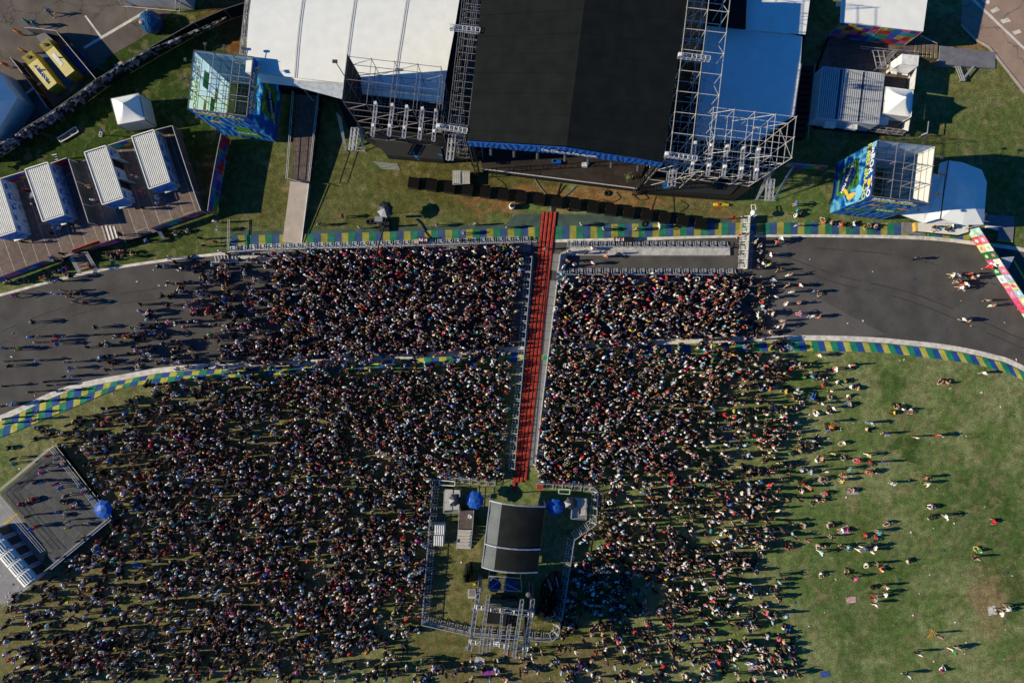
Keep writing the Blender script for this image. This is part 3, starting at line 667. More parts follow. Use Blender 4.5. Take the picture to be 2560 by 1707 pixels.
prof = [(0, 0), (.12, .42), (.25, .85), (.38, 1.3), (.5, 1.75), (.62, 1.3), (.75, .85), (.88, .42), (1, 0)]
rfo = grid_roof(MB(), A, B, Ck, Dk, prof, 14, .03).build('roof', M_roof, st)
for g_ in (.06, .17, .29, .41, .52, .63, .76, .88):
    sm_ = MB(); pts_ = [A.lerp(B, f).lerp(Dk.lerp(Ck, f), g_) + Vector((0, 0, r + .03)) for f, r in prof]
    for p_, q_ in zip(pts_[:-1], pts_[1:]): sm_.tube(p_, q_, .03, 4)
    sm_.build('seam', M_roof, rfo)
# fascia board with the printed wave and the festival's name
M_print = ramp_mat('wavy_blue_print', [(0, (.008, .075, .38)), (.36, (.01, .20, .60)), (.70, (.05, .36, .72)), (.93, (.20, .52, .76))], .42, 9, 'WAVE', .55, detail=1.5, transl=.42)
M_print2 = ramp_mat('bold_blue_stripes', [(0, (.004, .035, .22)), (.5, (.012, .19, .62))], .55, 7, 'WAVE', .5, detail=1.0)
fa = MB(); hgt = 1.55; nrm = Vector((-.11, -.99, 0)).normalized() * .12; pr2 = [(0, -.05), (.5, 1.55), (1, -.05)]
ft = [A.lerp(B, f) + nrm + Vector((0, 0, r + .05)) for f, r in pr2]; fb = [A.lerp(B, f) + nrm * 1.6 + Vector((0, 0, -hgt * (.72 if i != 1 else .85) + (0 if i != 1 else .95))) for i, (f, r) in enumerate(pr2)]
for i in range(2): fa.sheet([ft[i], fb[i], fb[i + 1], ft[i + 1]], .08)
fo = fa.build('fascia_board', M_print2, st)
fm = MB().tube(ft[0], ft[1], .05).tube(ft[1], ft[2], .05); fm.build('edge_rail', M_blue, fo)
up = Vector((0, -.12, 1)).normalized()
ctr = (ft[1] + fb[1]) / 2 + nrm * 1.0; rt = (B - A).normalized()
text_mb('lollapalooza', 1.0, (ctr + rt * .4 - Vector((0, 0, .22)), (rt + Vector((0, 0, -.06))) * 1.18, up * 1.9), bold=.03).build('lettering', M_whitep, fo)
# deck, nosing, back and side cloths, uprights
dk = MB().pp([(1178, 150), (1692, 190), (1593, 470), (1205, 421)], 2.0, 0, 0, 1); dko = dk.build('deck', [plank_mat('scuffed_stage_boards', (.022, .017, .014), (.04, .029, .024), (.012, .01, .008), .11, 1.2, 2.4), M_black], st)
MB().sheet([P(1203, 421.5, 2.02), P(1594, 471, 2.02), P(1594, 472.5, 1.9), P(1203, 423, 1.9)], .06).build('nosing', mat('pale_nosing', (.55, .53, .5), .6), dko)
for nm, q in (('side_cloth', [(1150, 120), (1165, 345)]), ('side_cloth', [(1745, 120), (1672, 385)])):
    MB().sheet([P(*q[0], 12), P(*q[1], 12), Vector((*P(*q[1], 12)[:2], 1)), Vector((*P(*q[0], 12)[:2], 1))], .1).build(nm, M_black, st)
for x, y in ((1176, 352), (1650, 404), (1195, 120), (1712, 130), (1420, -20)):
    q = P(x, y, 14.2); MB().truss((q.x, q.y, 0), q, .5, .04, 1.0).build('roof_mast', M_black2, st)
for t in (.12, .24, .36, .5, .62, .74, .88):
    q = A.lerp(B, t) + Vector((0, -.4, -.9 + (.9 - abs(t - .5) * 1.8)))
    lm = MB().tube(q, q + Vector((0, -.5, -.35)), .16, 8, cap=True).tube(q, q + Vector((0, .1, .7)), .03); lm.build('spotlight', M_dark, st)
# stage gear left about the deck
for x, y, w, h_, d_, nm, lb, mt in ((1392, 407, .9, .4, .5, 'flight_case', 'small blue-lidded flight case on the dark stage deck', M_blue), (1461, 414, .6, .5, .5, 'monitor_wedge', 'pale monitor wedge near the front of the stage deck', M_whitep),
                               (1385, 404, .5, .4, .3, 'cable_drum', 'teal cable drum beside the blue flight case on deck', mat('teal_plastic', (.02, .16, .22), .5)), (1568, 446, .8, .8, .9, 'plant_pot', 'leafy yellow-green potted plant at the deck corner', mat('leaf_green', (.14, .16, .05), .8))):
    q = P(x, y, 2.0); mb = MB().box(q, (w / 2, 0, 0), (0, d_ / 2, 0), h_)
    if nm == 'plant_pot':
        mb = MB()
        mb.lathe(q, [(.15, 0), (.22, .35), (.2, .36)], 10)
        for _ in range(40):
            c = q + Vector((rnd.gauss(0, .22), rnd.gauss(0, .22), .5 + rnd.random() * .5)); e = Vector((rnd.gauss(0, 1), rnd.gauss(0, 1), rnd.gauss(0, .5))).normalized() * .2
            mb.sheet([c, c + e, c + e.cross(Vector((0, 0, 1))) * .5], .01)
    elif nm == 'monitor_wedge': mb = MB().prism([q + Vector((-.3, -.25, .12)), q + Vector((.3, -.25, .12)), q + Vector((.3, .25, .5)), q + Vector((-.3, .25, .5))], 2.0)
    tag(mb.build(nm, mt, root=q), lb, nm.replace('_', ' '))
# wing roofs of white fabric
def wing(name, label, pts, z, ridge=None, apron=None, seams=(), m=M_white):
    r = thing(name, label, 'stage wing', P(*pts[0], 0))
    return r
lw = thing('stage_wing', 'white fabric roof of the left wing, widest pale roof beside the stage', 'stage wing', P(860, 150, 0))
def quadroof(parent, rows, m, nm='roof_sheet', t=.05, nx=24, sag=.015, bays=4):
    """rows: list of (left px, right px, z_left, z_right); fabric scalloped between the bay ropes"""
    vs = []; n = nx + 1
    for (a, b_, za, zb) in rows:
        for i in range(n):
            f = i / nx; z = za + (zb - za) * f; x, y = a[0] + (b_[0] - a[0]) * f, a[1] + (b_[1] - a[1]) * f
            z += -sag * math.sin(math.pi * ((f * bays) % 1)) ** 2
            vs.append(P(x, y, z))
    m0 = len(vs); mb = MB(); fs = []
    for j in range(len(rows) - 1):
        for i in range(nx): a = j * n + i; fs.append([a, a + n, a + n + 1, a + 1]); fs.append([m0 + a + 1, m0 + a + n + 1, m0 + a + n, m0 + a])
    mb.add(vs + [v - Vector((0, 0, t)) for v in vs], fs); return mb.build(nm, m, parent, smooth=True)
rows = [((636, -70), (1158, -70), 7.9, 8.3), ((630, -20), (1150, -10), 8.3, 8.7), ((622, 42), (1135, 82), 8.8, 9.2), ((617, 110), (1122, 150), 8.5, 8.8), ((614, 172), (1113, 205), 8.2, 8.4), ((613, 180), (1110, 236), 8.0, 8.0)]
quadroof(lw, rows, M_white)
ap = [((613, 181), (1110, 237), 7.97, 7.97), ((650, 206), (1106, 258), 6.9, 7.4)]
quadroof(lw, ap, M_white, 'front_apron', sag=.5, bays=3)
MB().sheet([P(735, 216, 7.2), P(862, 250, 6.6), P(860, 212, 7.9), P(735, 200, 7.9)], .04).build('hanging_flap', mat('sheer_white_fabric', (.7, .74, .8), .6, 0, .2, 2, transl=.3), lw)
M_rope = mat('grey_rope', (.36, .34, .35), .8)
for f in (.25, .5, .75):
    rp = MB()
    for dx in (-.005, .005):
        prev = None
        for (a, b_, za, zb) in rows:
            g_ = f + dx; q = P(a[0] + (b_[0] - a[0]) * g_, a[1] + (b_[1] - a[1]) * g_, za + (zb - za) * g_ + .06)
            if prev is not None: rp.tube(prev, q, .022)
            prev = q
    rp.build('bay_rope', M_rope, lw)
for k in range(2):
    mb = MB(); mb.truss(P(602 + 12 * k, 140, 7), P(622 + 12 * k, -40, 7), .25, .04, 1.2); mb.build('edge_truss', M_steel, lw)
MB().pp([(640, -60), (1215, -60), (1160, 396), (1000, 384), (960, 372), (870, 322), (838, 238), (690, 222)], 1.6, 0).build('floor', M_black, lw)  # black floor also paints the deep shade in the gap beside the stage roof
for x, y in ((640, 150), (1100, 225), (860, 215), (745, 206)): q = P(x, y, 7.7); MB().tube((q.x, q.y, 0), q, .08, 6).build('post', M_steel, lw)
rw = thing('stage_wing', 'fabric roof of the right wing lying blue in the stage shadow', 'stage wing', P(1880, 200, 0))
rr = [(1860, 60), (1768, 62), (1737, 335), (1742, 348), (1898, 352), (1984, 290), (1990, 250), (2000, 172), (2003, 138), (2006, 92)]
MB().prism([P(x, y, 7.0 + .06 * math.sin(x * .05)) for x, y in rr], 6.85).build('roof_sheet', M_white, rw)
MB().prism([P(x, y, z) for x, y, z in ((1868, -70, 7.5), (2034, -70, 7.5), (2014, 86, 7.3), (1866, 74, 7.3))], 7.15).build('upper_roof', M_white, rw)
MB().prism([P(x, y, 8.4) for x, y in ((1765, -70), (1870, -70), (1864, 72), (1768, 62))], 8.1).build('dark_roof', M_roof, rw)
MB().tube(P(1900, 345, 7.05), P(1984, 290, 7.05), .06).tube(P(1984, 290, 7.05), P(2003, 160, 7.05), .06).build('edge_rail', M_steel, rw)
MB().pp([(1640, -60), (2040, -60), (2010, 110), (1990, 300), (1935, 430), (1842, 496), (1600, 478), (1660, 400)], 1.6, 0).build('floor', M_black, rw)
for x, y in ((1745, 335), (1890, 345), (1996, 160), (1990, 240)): q = P(x, y, 6.9); MB().tube((q.x, q.y, 0), q, .08, 6).build('post', M_steel, rw)
# tall tube scaffolds beside the stage opening and in the wings
U = Vector((.993, -.115, 0)); Vn = Vector((.115, .993, 0))
M_tube = mat('scaffold_tube', (.30, .29, .30), .5, .35, .15, 4)
def scaf(name, label, O, nu, nv, du, dv, zs, m=M_tube, r=.036, diag=1):
    o = thing(name, label, 'scaffold', O)
    scaffold(MB(), O, U * du, Vn * dv, nu, nv, zs, r, diag=diag).build('tube_lattice', m, o); return o
lv = [0, 2, 4, 6, 8, 10, 12, 14]
q = P(1112, 314, 14); s1 = scaf('scaffold_tower', 'dense silver scaffold strip between the white roof and the black roof', Vector((q.x + .3, q.y + .2, 0)), 3, 13, 1.0, 1.42, [0, 1.75, 3.5, 5.25, 7, 8.75, 10.5, 12.25, 14], r=.028)
q = P(1675, 384, 14.6); s2 = scaf('scaffold_tower', 'pale open scaffold strip along the right edge of the black roof', Vector((q.x, q.y, 0)), 2, 9, 2.05, 2.05, [0, 4, 8, 12, 14.6], mat('pale_scaffold_tube', (.60, .57, .55), .5, .25, .12, 4), .04)
q = P(858, 255, 14); s3 = scaf('wing_scaffold', 'open scaffold cage with black west cloth over the left wing', Vector((q.x, q.y, 0)), 4, 2, 2.3, 2.25, lv, mat('shade_tinted_tube', (.23, .21, .22), .55, .3, .15, 4))  # shaded side of these tubes is put into their darker colour
MB().sheet([Vector((q.x - .1, q.y, 14.1)), Vector((q.x - .1, q.y, 1)), Vector((q.x - .1, q.y, 1)) + Vn * 4.7, Vector((q.x - .1, q.y, 14.1)) + Vn * 4.7], .05).build('wind_cloth', M_black, s3)
MB().sheet([Vector((q.x, q.y, 6.4)) + Vn * .05, Vector((q.x, q.y, 1.7)) + Vn * .05, Vector((q.x, q.y, 1.7)) + U * 9.2, Vector((q.x, q.y, 6.4)) + U * 9.2], .05).build('wind_cloth', M_black, s3)
q = P(1772, 372, 14); s4 = scaf('wing_scaffold', 'pale open scaffold cage over the corner of the blue-shaded right wing', Vector((q.x, q.y, 0)), 4, 2, 2.05, 2.05, lv, MATS['pale_scaffold_tube'])
MB().sheet([Vector((q.x, q.y, 6.2)) + Vn * 1.9, Vector((q.x, q.y, 1.7)) + Vn * 1.9, Vector((q.x, q.y, 1.7)) + U * 8.2 + Vn * 1.9, Vector((q.x, q.y, 6.2)) + U * 8.2 + Vn * 1.9], .05).build('wind_cloth', M_black, s4)
# silver trusses
TR = [(940, 258, 931, 341), (982, 263, 972, 340), (1018, 267, 1009, 345), (1057, 272, 1048, 349), (1091, 277, 1083, 353), (1736, 357, 1727, 434), (1778, 362, 1769, 438), (1817, 365, 1808, 441), (1858, 370, 1850, 446), (1895, 373, 1888, 449)]
for i, (x0, y0, x1, y1) in enumerate(TR):
    t = thing('lighting_truss', '%s of five slim silver trusses hung in the %s wing' % (['first', 'second', 'third', 'fourth', 'fifth'][i % 5], 'left' if i < 5 else 'right'), 'truss', P((x0 + x1) / 2, (y0 + y1) / 2, 12.6), 'slim trusses hung in the stage wings')
    MB().truss(P(x0, y0, 12.6), P(x1, y1, 12.6), .3, .035, .5).build('lattice', M_alu, t)
    for f in (.03, .7): e = P(x0 + (x1 - x0) * f, y0 + (y1 - y0) * f, 12.6); MB().box(e + Vector((0, 0, .12)), (.14, 0, 0), (0, .14, 0), .3).build('hoist', M_whitep, t)
    for e in (P(x0, y0 + 4, 12.7), P(x1, y1 - 4, 12.7)): MB().tube(e, e + Vector((0, 0, 1.3)), .015).build('sling', M_steel, t)
for i, (x0, y0, x1, y1, w, z, lb) in enumerate([(1125, 69, 1200, 78, .42, 14.6, 'short silver truss crossing the top of the dense scaffold strip'), (1092, 316, 1168, 328, .42, 14.4, 'short silver truss at the front of the dense scaffold strip'),
        (1695, 139, 1774, 148, .42, 15.2, 'short silver truss halfway along the pale scaffold strip'), (1662, 386, 1741, 397, .42, 15.0, 'short silver truss at the front of the pale scaffold strip')]):
    t = thing('cross_truss', lb, 'truss', P(x0, y0, z)); MB().truss(P(x0, y0, z), P(x1, y1, z), w, .045, .45).build('lattice', M_alu, t)
    MB().box(P(x0 + 4, y0, z + .3), (.15, 0, 0), (0, .15, 0), .3).build('hoist', M_whitep, t)
for i, (x0, y0, x1, y1, lb) in enumerate([(888, 320, 881, 376, 'double ladder truss at the outer front corner of the left wing'), (1131, 337, 1124, 401, 'double ladder truss at the inner front corner of the left wing'),
        (1687, 393, 1678, 466, 'double ladder truss at the inner front corner of the right wing'), (1927, 448, 1922, 502, 'double ladder truss at the outer front corner of the right wing')]):
    t = thing('ladder_truss', lb, 'truss', P(x1, y1, 0)); d_ = Vector((.22, 0, 0))
    for s in (-1, 1): MB().truss(P(x0, y0, 5.5) + d_ * s, P(x1, y1, 5.0) + d_ * s, .34, .045, .45).build('lattice', M_alu, t)
    e = P(x1, y1, 1.3); f_ = P(x0, y0, 1.3)
    for s in (-1, 1):
        mb = MB()
        for k in range(5): mb.tube(Vector((e.x + s * (.95 + .05 * k), e.y + .3, .1)), Vector((f_.x + s * (.85 + .12 * k), f_.y + .2 + .12 * k, 4.6)), .035)
        mb.build('leg_frame', M_steel, t)
    MB().tube(Vector((e.x - 1.3, e.y + .4, .15)), Vector((e.x + 1.3, e.y + .2, .15)), .05).tube(Vector((e.x - 1.3, e.y + .8, .15)), Vector((e.x + 1.3, e.y + .6, .15)), .05).build('foot_frame', M_steel, t)
# dark front platforms with splashed blue paint
M_splash = ramp_mat('splashed_blue_cloth', [(0, (.018, .02, .022)), (.60, (.02, .022, .024)), (.63, (.01, .13, .34)), (.70, (.006, .05, .34)), (.82, (.12, .06, .06)), (.86, (.02, .022, .024))], .33, 1.2, 'NOISE', .6, detail=2.5)
for lb, pts in (('dark platform with splashed blue front cloth below the left wing', [(925, 338), (1100, 356), (1108, 400), (966, 388)]), ('dark platform with splashed blue front cloth below the right wing', [(1634, 455), (1850, 462), (1826, 487), (1640, 476)])):
    o = MB().prism([P(x, y, 1.75 if i < 2 else 1.72) for i, (x, y) in enumerate(pts)], .0).build('front_platform', M_splash, root=P(*pts[0], 0)); tag(o, lb, 'platform')
# flood lamp on a stalk by the left wing, poles lying on the grass
q = P(868, 200, 9); t = thing('floodlight_mast', 'lone floodlight on a leaning stalk over the white roof', 'floodlight', Vector((q.x, q.y, 0)))
MB().tube((q.x, q.y, 0), P(840, 157, 11.5), .05, 6).build('stalk', M_black2, t); MB().box(P(838, 155, 11.5), (.25, 0, 0), (0, .15, 0), .2).build('lamp', M_dark, t)
for i in range(5):
    a_ = P(933 + i * 5, 405 + i * 4.0, .05); b_ = P(994 + i * 1.5, 411 + i * 3.2, .05)
    tag(MB().tube(a_, b_, .04, 6, cap=True).build('scaffold_pole', M_alu, root=a_), 'silver scaffold pole lying in a loose bunch on the stage-front grass', 'pole', 'poles lying on the grass')
# ------------------------------------------------------------------ the two printed advertising towers
def face(BL, BR):
    BL, BR = Vector(BL), Vector(BR); r = (BR - BL).normalized(); n = r.cross(Vector((0, 0, 1)))
    return dict(o=BL, r=r, n=n, w=(BR - BL).length)
def fpt(f, s, t, e=.0): return f['o'] + f['r'] * s + Vector((0, 0, t)) + f['n'] * e
def frect(mb, f, s0, s1, t0, t1, e, mi=0): return mb.sheet([fpt(f, s0, t0, e), fpt(f, s1, t0, e), fpt(f, s1, t1, e), fpt(f, s0, t1, e)], .02, mi)
def fpoly(mb, f, pts, e, mi=0): return mb.sheet([fpt(f, s, t, e) for s, t in pts], .02, mi)
M_bblue = mat('deep_blue_print', (.006, .075, .36), .55, 0, .1, 1)
M_bgreen = mat('leaf_green_print', (.08, .27, .03), .55, 0, .25, 1.2)
M_byel = mat('warm_yellow_print', (.60, .42, .05), .55, 0, .15, 1.5)
M_bnavy = mat('navy_print', (.008, .03, .13), .55, 0, .1, 1)
M_bsky = mat('sky_blue_print', (.16, .44, .66), .55, 0, .1, 1)
M_lime = mat('lime_lettering', (.50, .55, .05), .55, 0, .05, 1)
M_back = ramp_mat('backlit_print', [(0, (.28, .46, .66)), (.4, (.50, .70, .82)), (.7, (.36, .58, .76)), (.93, (.45, .66, .55))], .30, 5, 'WAVE', .7, transl=.62, detail=1.0, interp='EASE')
M_backw = mat('white_banner_back', (.80, .80, .78), .7, 0, .06, 1, transl=.25)
def banner(parent, f, T, nm, outm, lift=.35):
    mb = MB()
    if outm.name.startswith(('backlit', 'pale_blue_b', 'wavy')): mb.quad([fpt(f, 0, lift), fpt(f, f['w'], lift), fpt(f, f['w'], T), fpt(f, 0, T)])
    else: frect(mb, f, 0, f['w'], lift, T, 0)
    return mb.build(nm, outm, parent)
def head(parent, f, T, two=False):
    """band of lettering along the top of a face"""
    w = f['w']; mb = MB(); frect(mb, f, .02, w - .02, T - (2.0 if two else 1.45), T - .05, .03); mb.build('headline_band', M_bblue, parent)
    fr = lambda t, s=None: (fpt(f, w / 2 if s is None else s, t, .05), f['r'], Vector((0, 0, 1)))
    k = w / 6.3
    if two:
        text_mb('SABOR TÃO', 1.12 * k, fr(T - .62), bold=.025).build('lettering', M_whitep, parent)
        text_mb('INESPERADO', 1.1 * k, fr(T - 1.5), bold=.03).build('lettering', M_lime, parent)
    else:
        text_mb('SABOR TÃO', .8 * k, fr(T - .42, w * .42), bold=.02).build('lettering', M_whitep, parent)
        text_mb('INESPERADO', .85 * k, fr(T - 1.02), bold=.02).build('lettering', M_lime, parent)
def blob(f, cs, ct, rs_, rt_, n=18, a=0.0, wob=.12, seed=1):
    r = random.Random(seed); out = []
    for i in range(n):
        t = 2 * math.pi * i / n; k = 1 + wob * math.sin(3 * t + seed); x, y = rs_ * k * math.cos(t), rt_ * k * math.sin(t)
        out.append((cs + x * math.cos(a) - y * math.sin(a), ct + x * math.sin(a) + y * math.cos(a)))
    return out
def tower(label, corners, T):
    NW, NE, SE, SW = [Vector((*P(x, y, T)[:2], 0)) for x, y in corners]
    t = thing('advertising_tower', label, 'advertising tower', (NW + NE + SE + SW) / 4)
    sc = MB(); u = (SE - SW) / 3; v = (NW - SW) / 3
    scaffold(sc, SW + (u + v).normalized() * .12, u * .97, v * .97, 3, 3, [0, 1.9, 3.8, 5.7, 7.6, T], .04, diag=0)
    sc.build('tube_lattice', MATS['scaffold_tube'], t)
    for a, b_ in ((NW, NE), (NE, SE), (SE, SW), (SW, NW)):
        mb = MB().tube(a + Vector((0, 0, T + .03)), b_ + Vector((0, 0, T + .03)), .05); mb.build('top_rail', M_dark, t)
    fs = dict(S=face(SW, SE), E=face(SE, NE), W=face(NW, SW), N=face(NE, NW))
    for nm in 'SEWN':
        f = fs[nm]
        for k in (.18, .5, .82):
            p0 = fpt(f, f['w'] * k, T - .05, .02); p1 = fpt(f, f['w'] * k, T + .1, .75)
            fl = MB().tube(p0, p1, .03); fl.box(p1 - Vector((0, 0, .1)), f['r'] * .16, f['n'] * .12, .2); fl.build('floodlight', M_dark, t)
    return t, fs
T = 9.4
t1, F1 = tower('blue printed tower left of the stage, its open top full of dark braces', [(485, 126), (634, 143), (618, 293), (469, 273)], T)
b = banner(t1, F1['S'], T, 'south_banner', M_print); f = F1['S']; head(b, f, T)
g1 = MB(); fpoly(g1, f, [(2.6, 1.6), (5.2, 1.5), (5.2, 3.2), (4.75, 3.9), (4.7, 5.0), (3.2, 5.1), (3.1, 4.0), (2.6, 3.2)], .03); g1.build('green_label', M_bgreen, b)
g1 = MB(); frect(g1, f, 2.75, 5.05, 2.55, 3.1, .05); g1.build('name_plate', M_bnavy, b)
text_mb('FLYING FISH', .42, (fpt(f, 3.9, 2.82, .065), f['r'], Vector((0, 0, 1))), bold=.01).build('lettering', M_whitep, b)
g1 = MB(); fpoly(g1, f, blob(f, 1.6, 5.9, .8, .28, seed=2), .03); g1.build('yellow_fish', M_byel, b)
fpoly(MB(), f, blob(f, 1.2, 3.3, .55, .45, seed=4), .03).build('blue_drop', M_bblue, b); fpoly(MB(), f, blob(f, 5.6, 5.6, .6, .7, seed=5), .03).build('blue_drop', M_bblue, b)
b = banner(t1, F1['E'], T, 'east_banner', M_print); f = F1['E']; head(b, f, T)
g1 = MB(); frect(g1, f, 1.8, 5.4, 1.9, 5.9, .03); g1.build('green_panel', M_bgreen, b)
g1 = MB(); fpoly(g1, f, [(2.3, 2.3), (3.6, 2.2), (4.6, 3.8), (4.7, 5.0), (3.6, 5.2), (2.4, 4.0)], .05); g1.build('dark_badge', M_bnavy, b)
text_mb('FLYING FISH', .62, (fpt(f, 3.5, 3.6, .07), (f['r'] * .8 + Vector((0, 0, .6))).normalized(), (f['r'] * -.45 + Vector((0, 0, .9))).normalized()), bold=.015).build('lettering', M_whitep, b)
g1 = MB()
for cs, ct, a in ((2.2, 2.2, .5), (2.5, 5.6, -.4), (5.0, 5.3, .8), (5.3, 6.6, .2)): fpoly(MB(), f, blob(f, cs, ct, .65, .24, a=a, seed=3), .055).build('yellow_fish', M_byel, b)
banner(t1, F1['W'], T, 'west_banner', M_back); banner(t1, F1['N'], T, 'north_banner', M_back)
f = F1['W']; g1 = MB()
inn = dict(f); inn['n'] = -f['n']
for s0, s1, t0, t1_, m_ in ((1.0, 2.8, 5.6, 6.8, 0), (3.2, 5.2, 3.6, 4.6, 0)): frect(g1, inn, s0, s1, t0, t1_, .04)
g1.build('green_label', mat('backlit_green', (.25, .50, .22), .7, 0, .2, 1, transl=.6), bpy.data.objects['west_banner'])
g1 = MB()
for cs, ct in ((4.9, 5.9), (5.3, 3.2), (2.6, 3.4)): fpoly(g1, inn, blob(f, cs, ct, .9, .28, seed=6), .045)
g1.build('yellow_fish', mat('backlit_yellow', (.72, .58, .28), .7, 0, .1, 1, transl=.6), bpy.data.objects['west_banner'])
fr = (fpt(inn, f['w'] / 2, T - 1.35, .05), f['r'], Vector((0, 0, 1)))
text_mb('INESPERADO', .92, fr, bold=.02).build('lettering', mat('backlit_lime', (.6, .62, .25), .7, transl=.6), bpy.data.objects['west_banner'])
text_mb('SABOR TÃO', .85, (fpt(inn, f['w'] * .45, T - .55, .05), f['r'], Vector((0, 0, 1))), bold=.02).build('lettering', M_backw, bpy.data.objects['west_banner'])
T = 9.6
t2, F2 = tower('blue printed tower right of the stage, white inside, pale braces', [(2195, 350), (2338, 366), (2322, 510), (2177, 492)], T)
b = banner(t2, F2['W'], T, 'west_banner', M_print); f = F2['W']; head(b, f, T, True); w = f['w']
g1 = MB(); fpoly(g1, f, [(.9, 5.9), (3.9, 6.6), (4.6, 3.0), (4.2, 1.5), (1.6, 1.6), (1.2, 3.2)], .03); g1.build('green_panel', mat('dark_leaf_print', (.05, .17, .025), .55, 0, .3, 1), b)
g1 = MB(); fpoly(g1, f, [(1.3, 4.9), (2.6, 5.9), (4.1, 4.0), (3.9, 2.0), (2.5, 2.0), (1.5, 3.4)], .05); g1.build('dark_badge', M_bnavy, b)
text_mb('FLYING FISH', .66, (fpt(f, 2.7, 3.9, .07), (f['r'] * .8 + Vector((0, 0, -.6))).normalized(), (f['r'] * .5 + Vector((0, 0, .85))).normalized()), bold=.015).build('lettering', M_whitep, b)
for q_ in ((5.0, 5.2, .35, 1.0, .05), (4.3, 9.0, .42, .35, .065)): fpoly(MB(), f, blob(f, *q_[:4], seed=2), q_[4]).build('yellow_fish', M_byel, b)
fpoly(MB(), f, blob(f, 4.35, 4.0, .9, .25, a=.9, seed=3), .06).build('yellow_fish', M_byel, b)
fpoly(MB(), f, blob(f, 5.0, 6.9, .9, .8, seed=3), .045).build('sky_blue_drop', M_bsky, b)
for q_ in ([(5.6, 4.0), (w - .03, 4.5), (w - .03, 8.4), (6.1, 7.6)], [(.05, 8.7), (.75, 8.9), (.6, 9.5), (.05, 9.55)]): fpoly(MB(), f, q_, .06).build('sky_blue_drop', M_bsky, b)
b = banner(t2, F2['S'], T, 'south_banner', M_print); f = F2['S']; head(b, f, T)
fpoly(MB(), f, blob(f, 1.7, 3.4, 1.3, .5, seed=4), .03).build('green_label', M_bgreen, b); fpoly(MB(), f, blob(f, 4.2, 4.9, 1.7, .7, seed=6), .03).build('green_label', M_bgreen, b)
frect(MB(), f, .9, 2.6, 3.25, 3.6, .05).build('name_plate', M_bnavy, b); frect(MB(), f, 2.9, 5.3, 4.75, 5.1, .05).build('name_plate', M_bnavy, b)
text_mb('FLYING FISH', .34, (fpt(f, 4.1, 4.92, .065), f['r'], Vector((0, 0, 1))), bold=.01).build('lettering', M_whitep, b)
for q_ in ((2.3, 6.4, .9, .3), (5.4, 6.2, .7, .22)): fpoly(MB(), f, blob(f, *q_, seed=2), .03).build('orange_fish', mat('orange_print', (.6, .25, .06), .55), b)
banner(t2, F2['E'], T, 'east_banner', M_backw); banner(t2, F2['N'], T, 'north_banner', mat('pale_blue_banner_back', (.45, .60, .72), .7, 0, .15, .8, transl=.4))
# ------------------------------------------------------------------ left side: yard, containers, toilets
def canopy(mb, eaves, ze, apex, za, mi=0, n=8):
    """sagging pyramid roof: eaves px corners at height ze, apex px at za"""
    A_ = P(*apex, za); c = [P(x, y, ze) for x, y in eaves]; rings = []
    for k in range(n + 1):
        f = k / n; h = f ** 2.1; ring = []
        for i in range(4):
            for j in range(6):
                e = c[i].lerp(c[(i + 1) % 4], j / 6); p = e.lerp(A_, f); p.z = ze + (za - ze) * (.35 * f + .65 * h); ring.append(p)
        rings.append(ring)
    vs = [p for r in rings for p in r]; fs = []
    for k in range(n):
        for i in range(24): fs.append([k * 24 + i, (k + 1) * 24 + i, (k + 1) * 24 + (i + 1) % 24, k * 24 + (i + 1) % 24])
    mb.add(vs, fs, mi); return mb
def walls(mb, px, z1, z0, close=True, out=0.0):
    c = [P(x, y, z1) for x, y in px]; n = len(c)
    for i in range(n if close else n - 1):
        a, b_ = c[i], c[(i + 1) % n]; mb.sheet([a, b_, Vector((b_.x, b_.y, z0)), Vector((a.x, a.y, z0))], .04)
    return mb
# white pyramid tent
ev = [(276, 247), (347, 233), (363, 300), (293, 313)]
t = thing('pyramid_tent', 'small white peaked tent with closed walls on the bright green grass', 'tent', P(320, 273, 0))
canopy(MB(), ev, 2.6, (306, 258), 4.2).build('canopy', M_white, t, smooth=True)
walls(MB(), ev, 2.6, 0).build('side_wall', mat('white_tent_wall', (.76, .76, .74), .75, 0, .08, 1, transl=.3), t)
M_edge = mat('dark_tent_frame', (.10, .09, .09), .6)
for i in range(4): a, b_ = P(*ev[i], 2.62), P(*ev[(i + 1) % 4], 2.62); MB().tube(a, b_, .045).tube(a, (a.x, a.y, 0), .05).build('frame', M_edge, t)
# yard tent at the left edge with a peaked roof
t = thing('marquee_tent', 'large white marquee cut off by the left edge, half in blue shade', 'tent', P(10, 240, 0))
ev = [(-120, 190), (-6, 176), (44, 245), (-20, 350), (-140, 300)]
mb = MB(); A_ = P(-38, 262, 5.0); c = [P(x, y, 3.0) for x, y in ev]
mb.add(c + [A_], [[i, 5, (i + 1) % 5] for i in range(5)]); mb.build('canopy', M_white, t)
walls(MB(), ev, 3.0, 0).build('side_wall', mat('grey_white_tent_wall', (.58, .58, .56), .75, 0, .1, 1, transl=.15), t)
# white tent at the top edge, its wall's shade coloured in as grey
t = thing('marquee_tent', 'white tent wall tinted with shade, cut off by the top edge above the blue tank', 'tent', P(380, 20, 0))
mb = MB().prism([P(283, -22, 3.4), P(452, -10, 3.4), P(462, -90, 3.4), P(290, -100, 3.4)], .1); mb.build('tent_body', mat('shade_tinted_tent_wall', (.42, .42, .45), .75, 0, .12, 1), t)
e = MB()
for a, b_ in (((306, 16, .3), (450, 29, .3)), ((290, -8, 2), (306, 16, .3)), ((450, 29, .3), (452, 0, 2.6)), ((438, 28, .3), (440, -4, 2.6))): e.tube(P(*a), P(*b_), .05)
e.build('frame', M_alu, t)
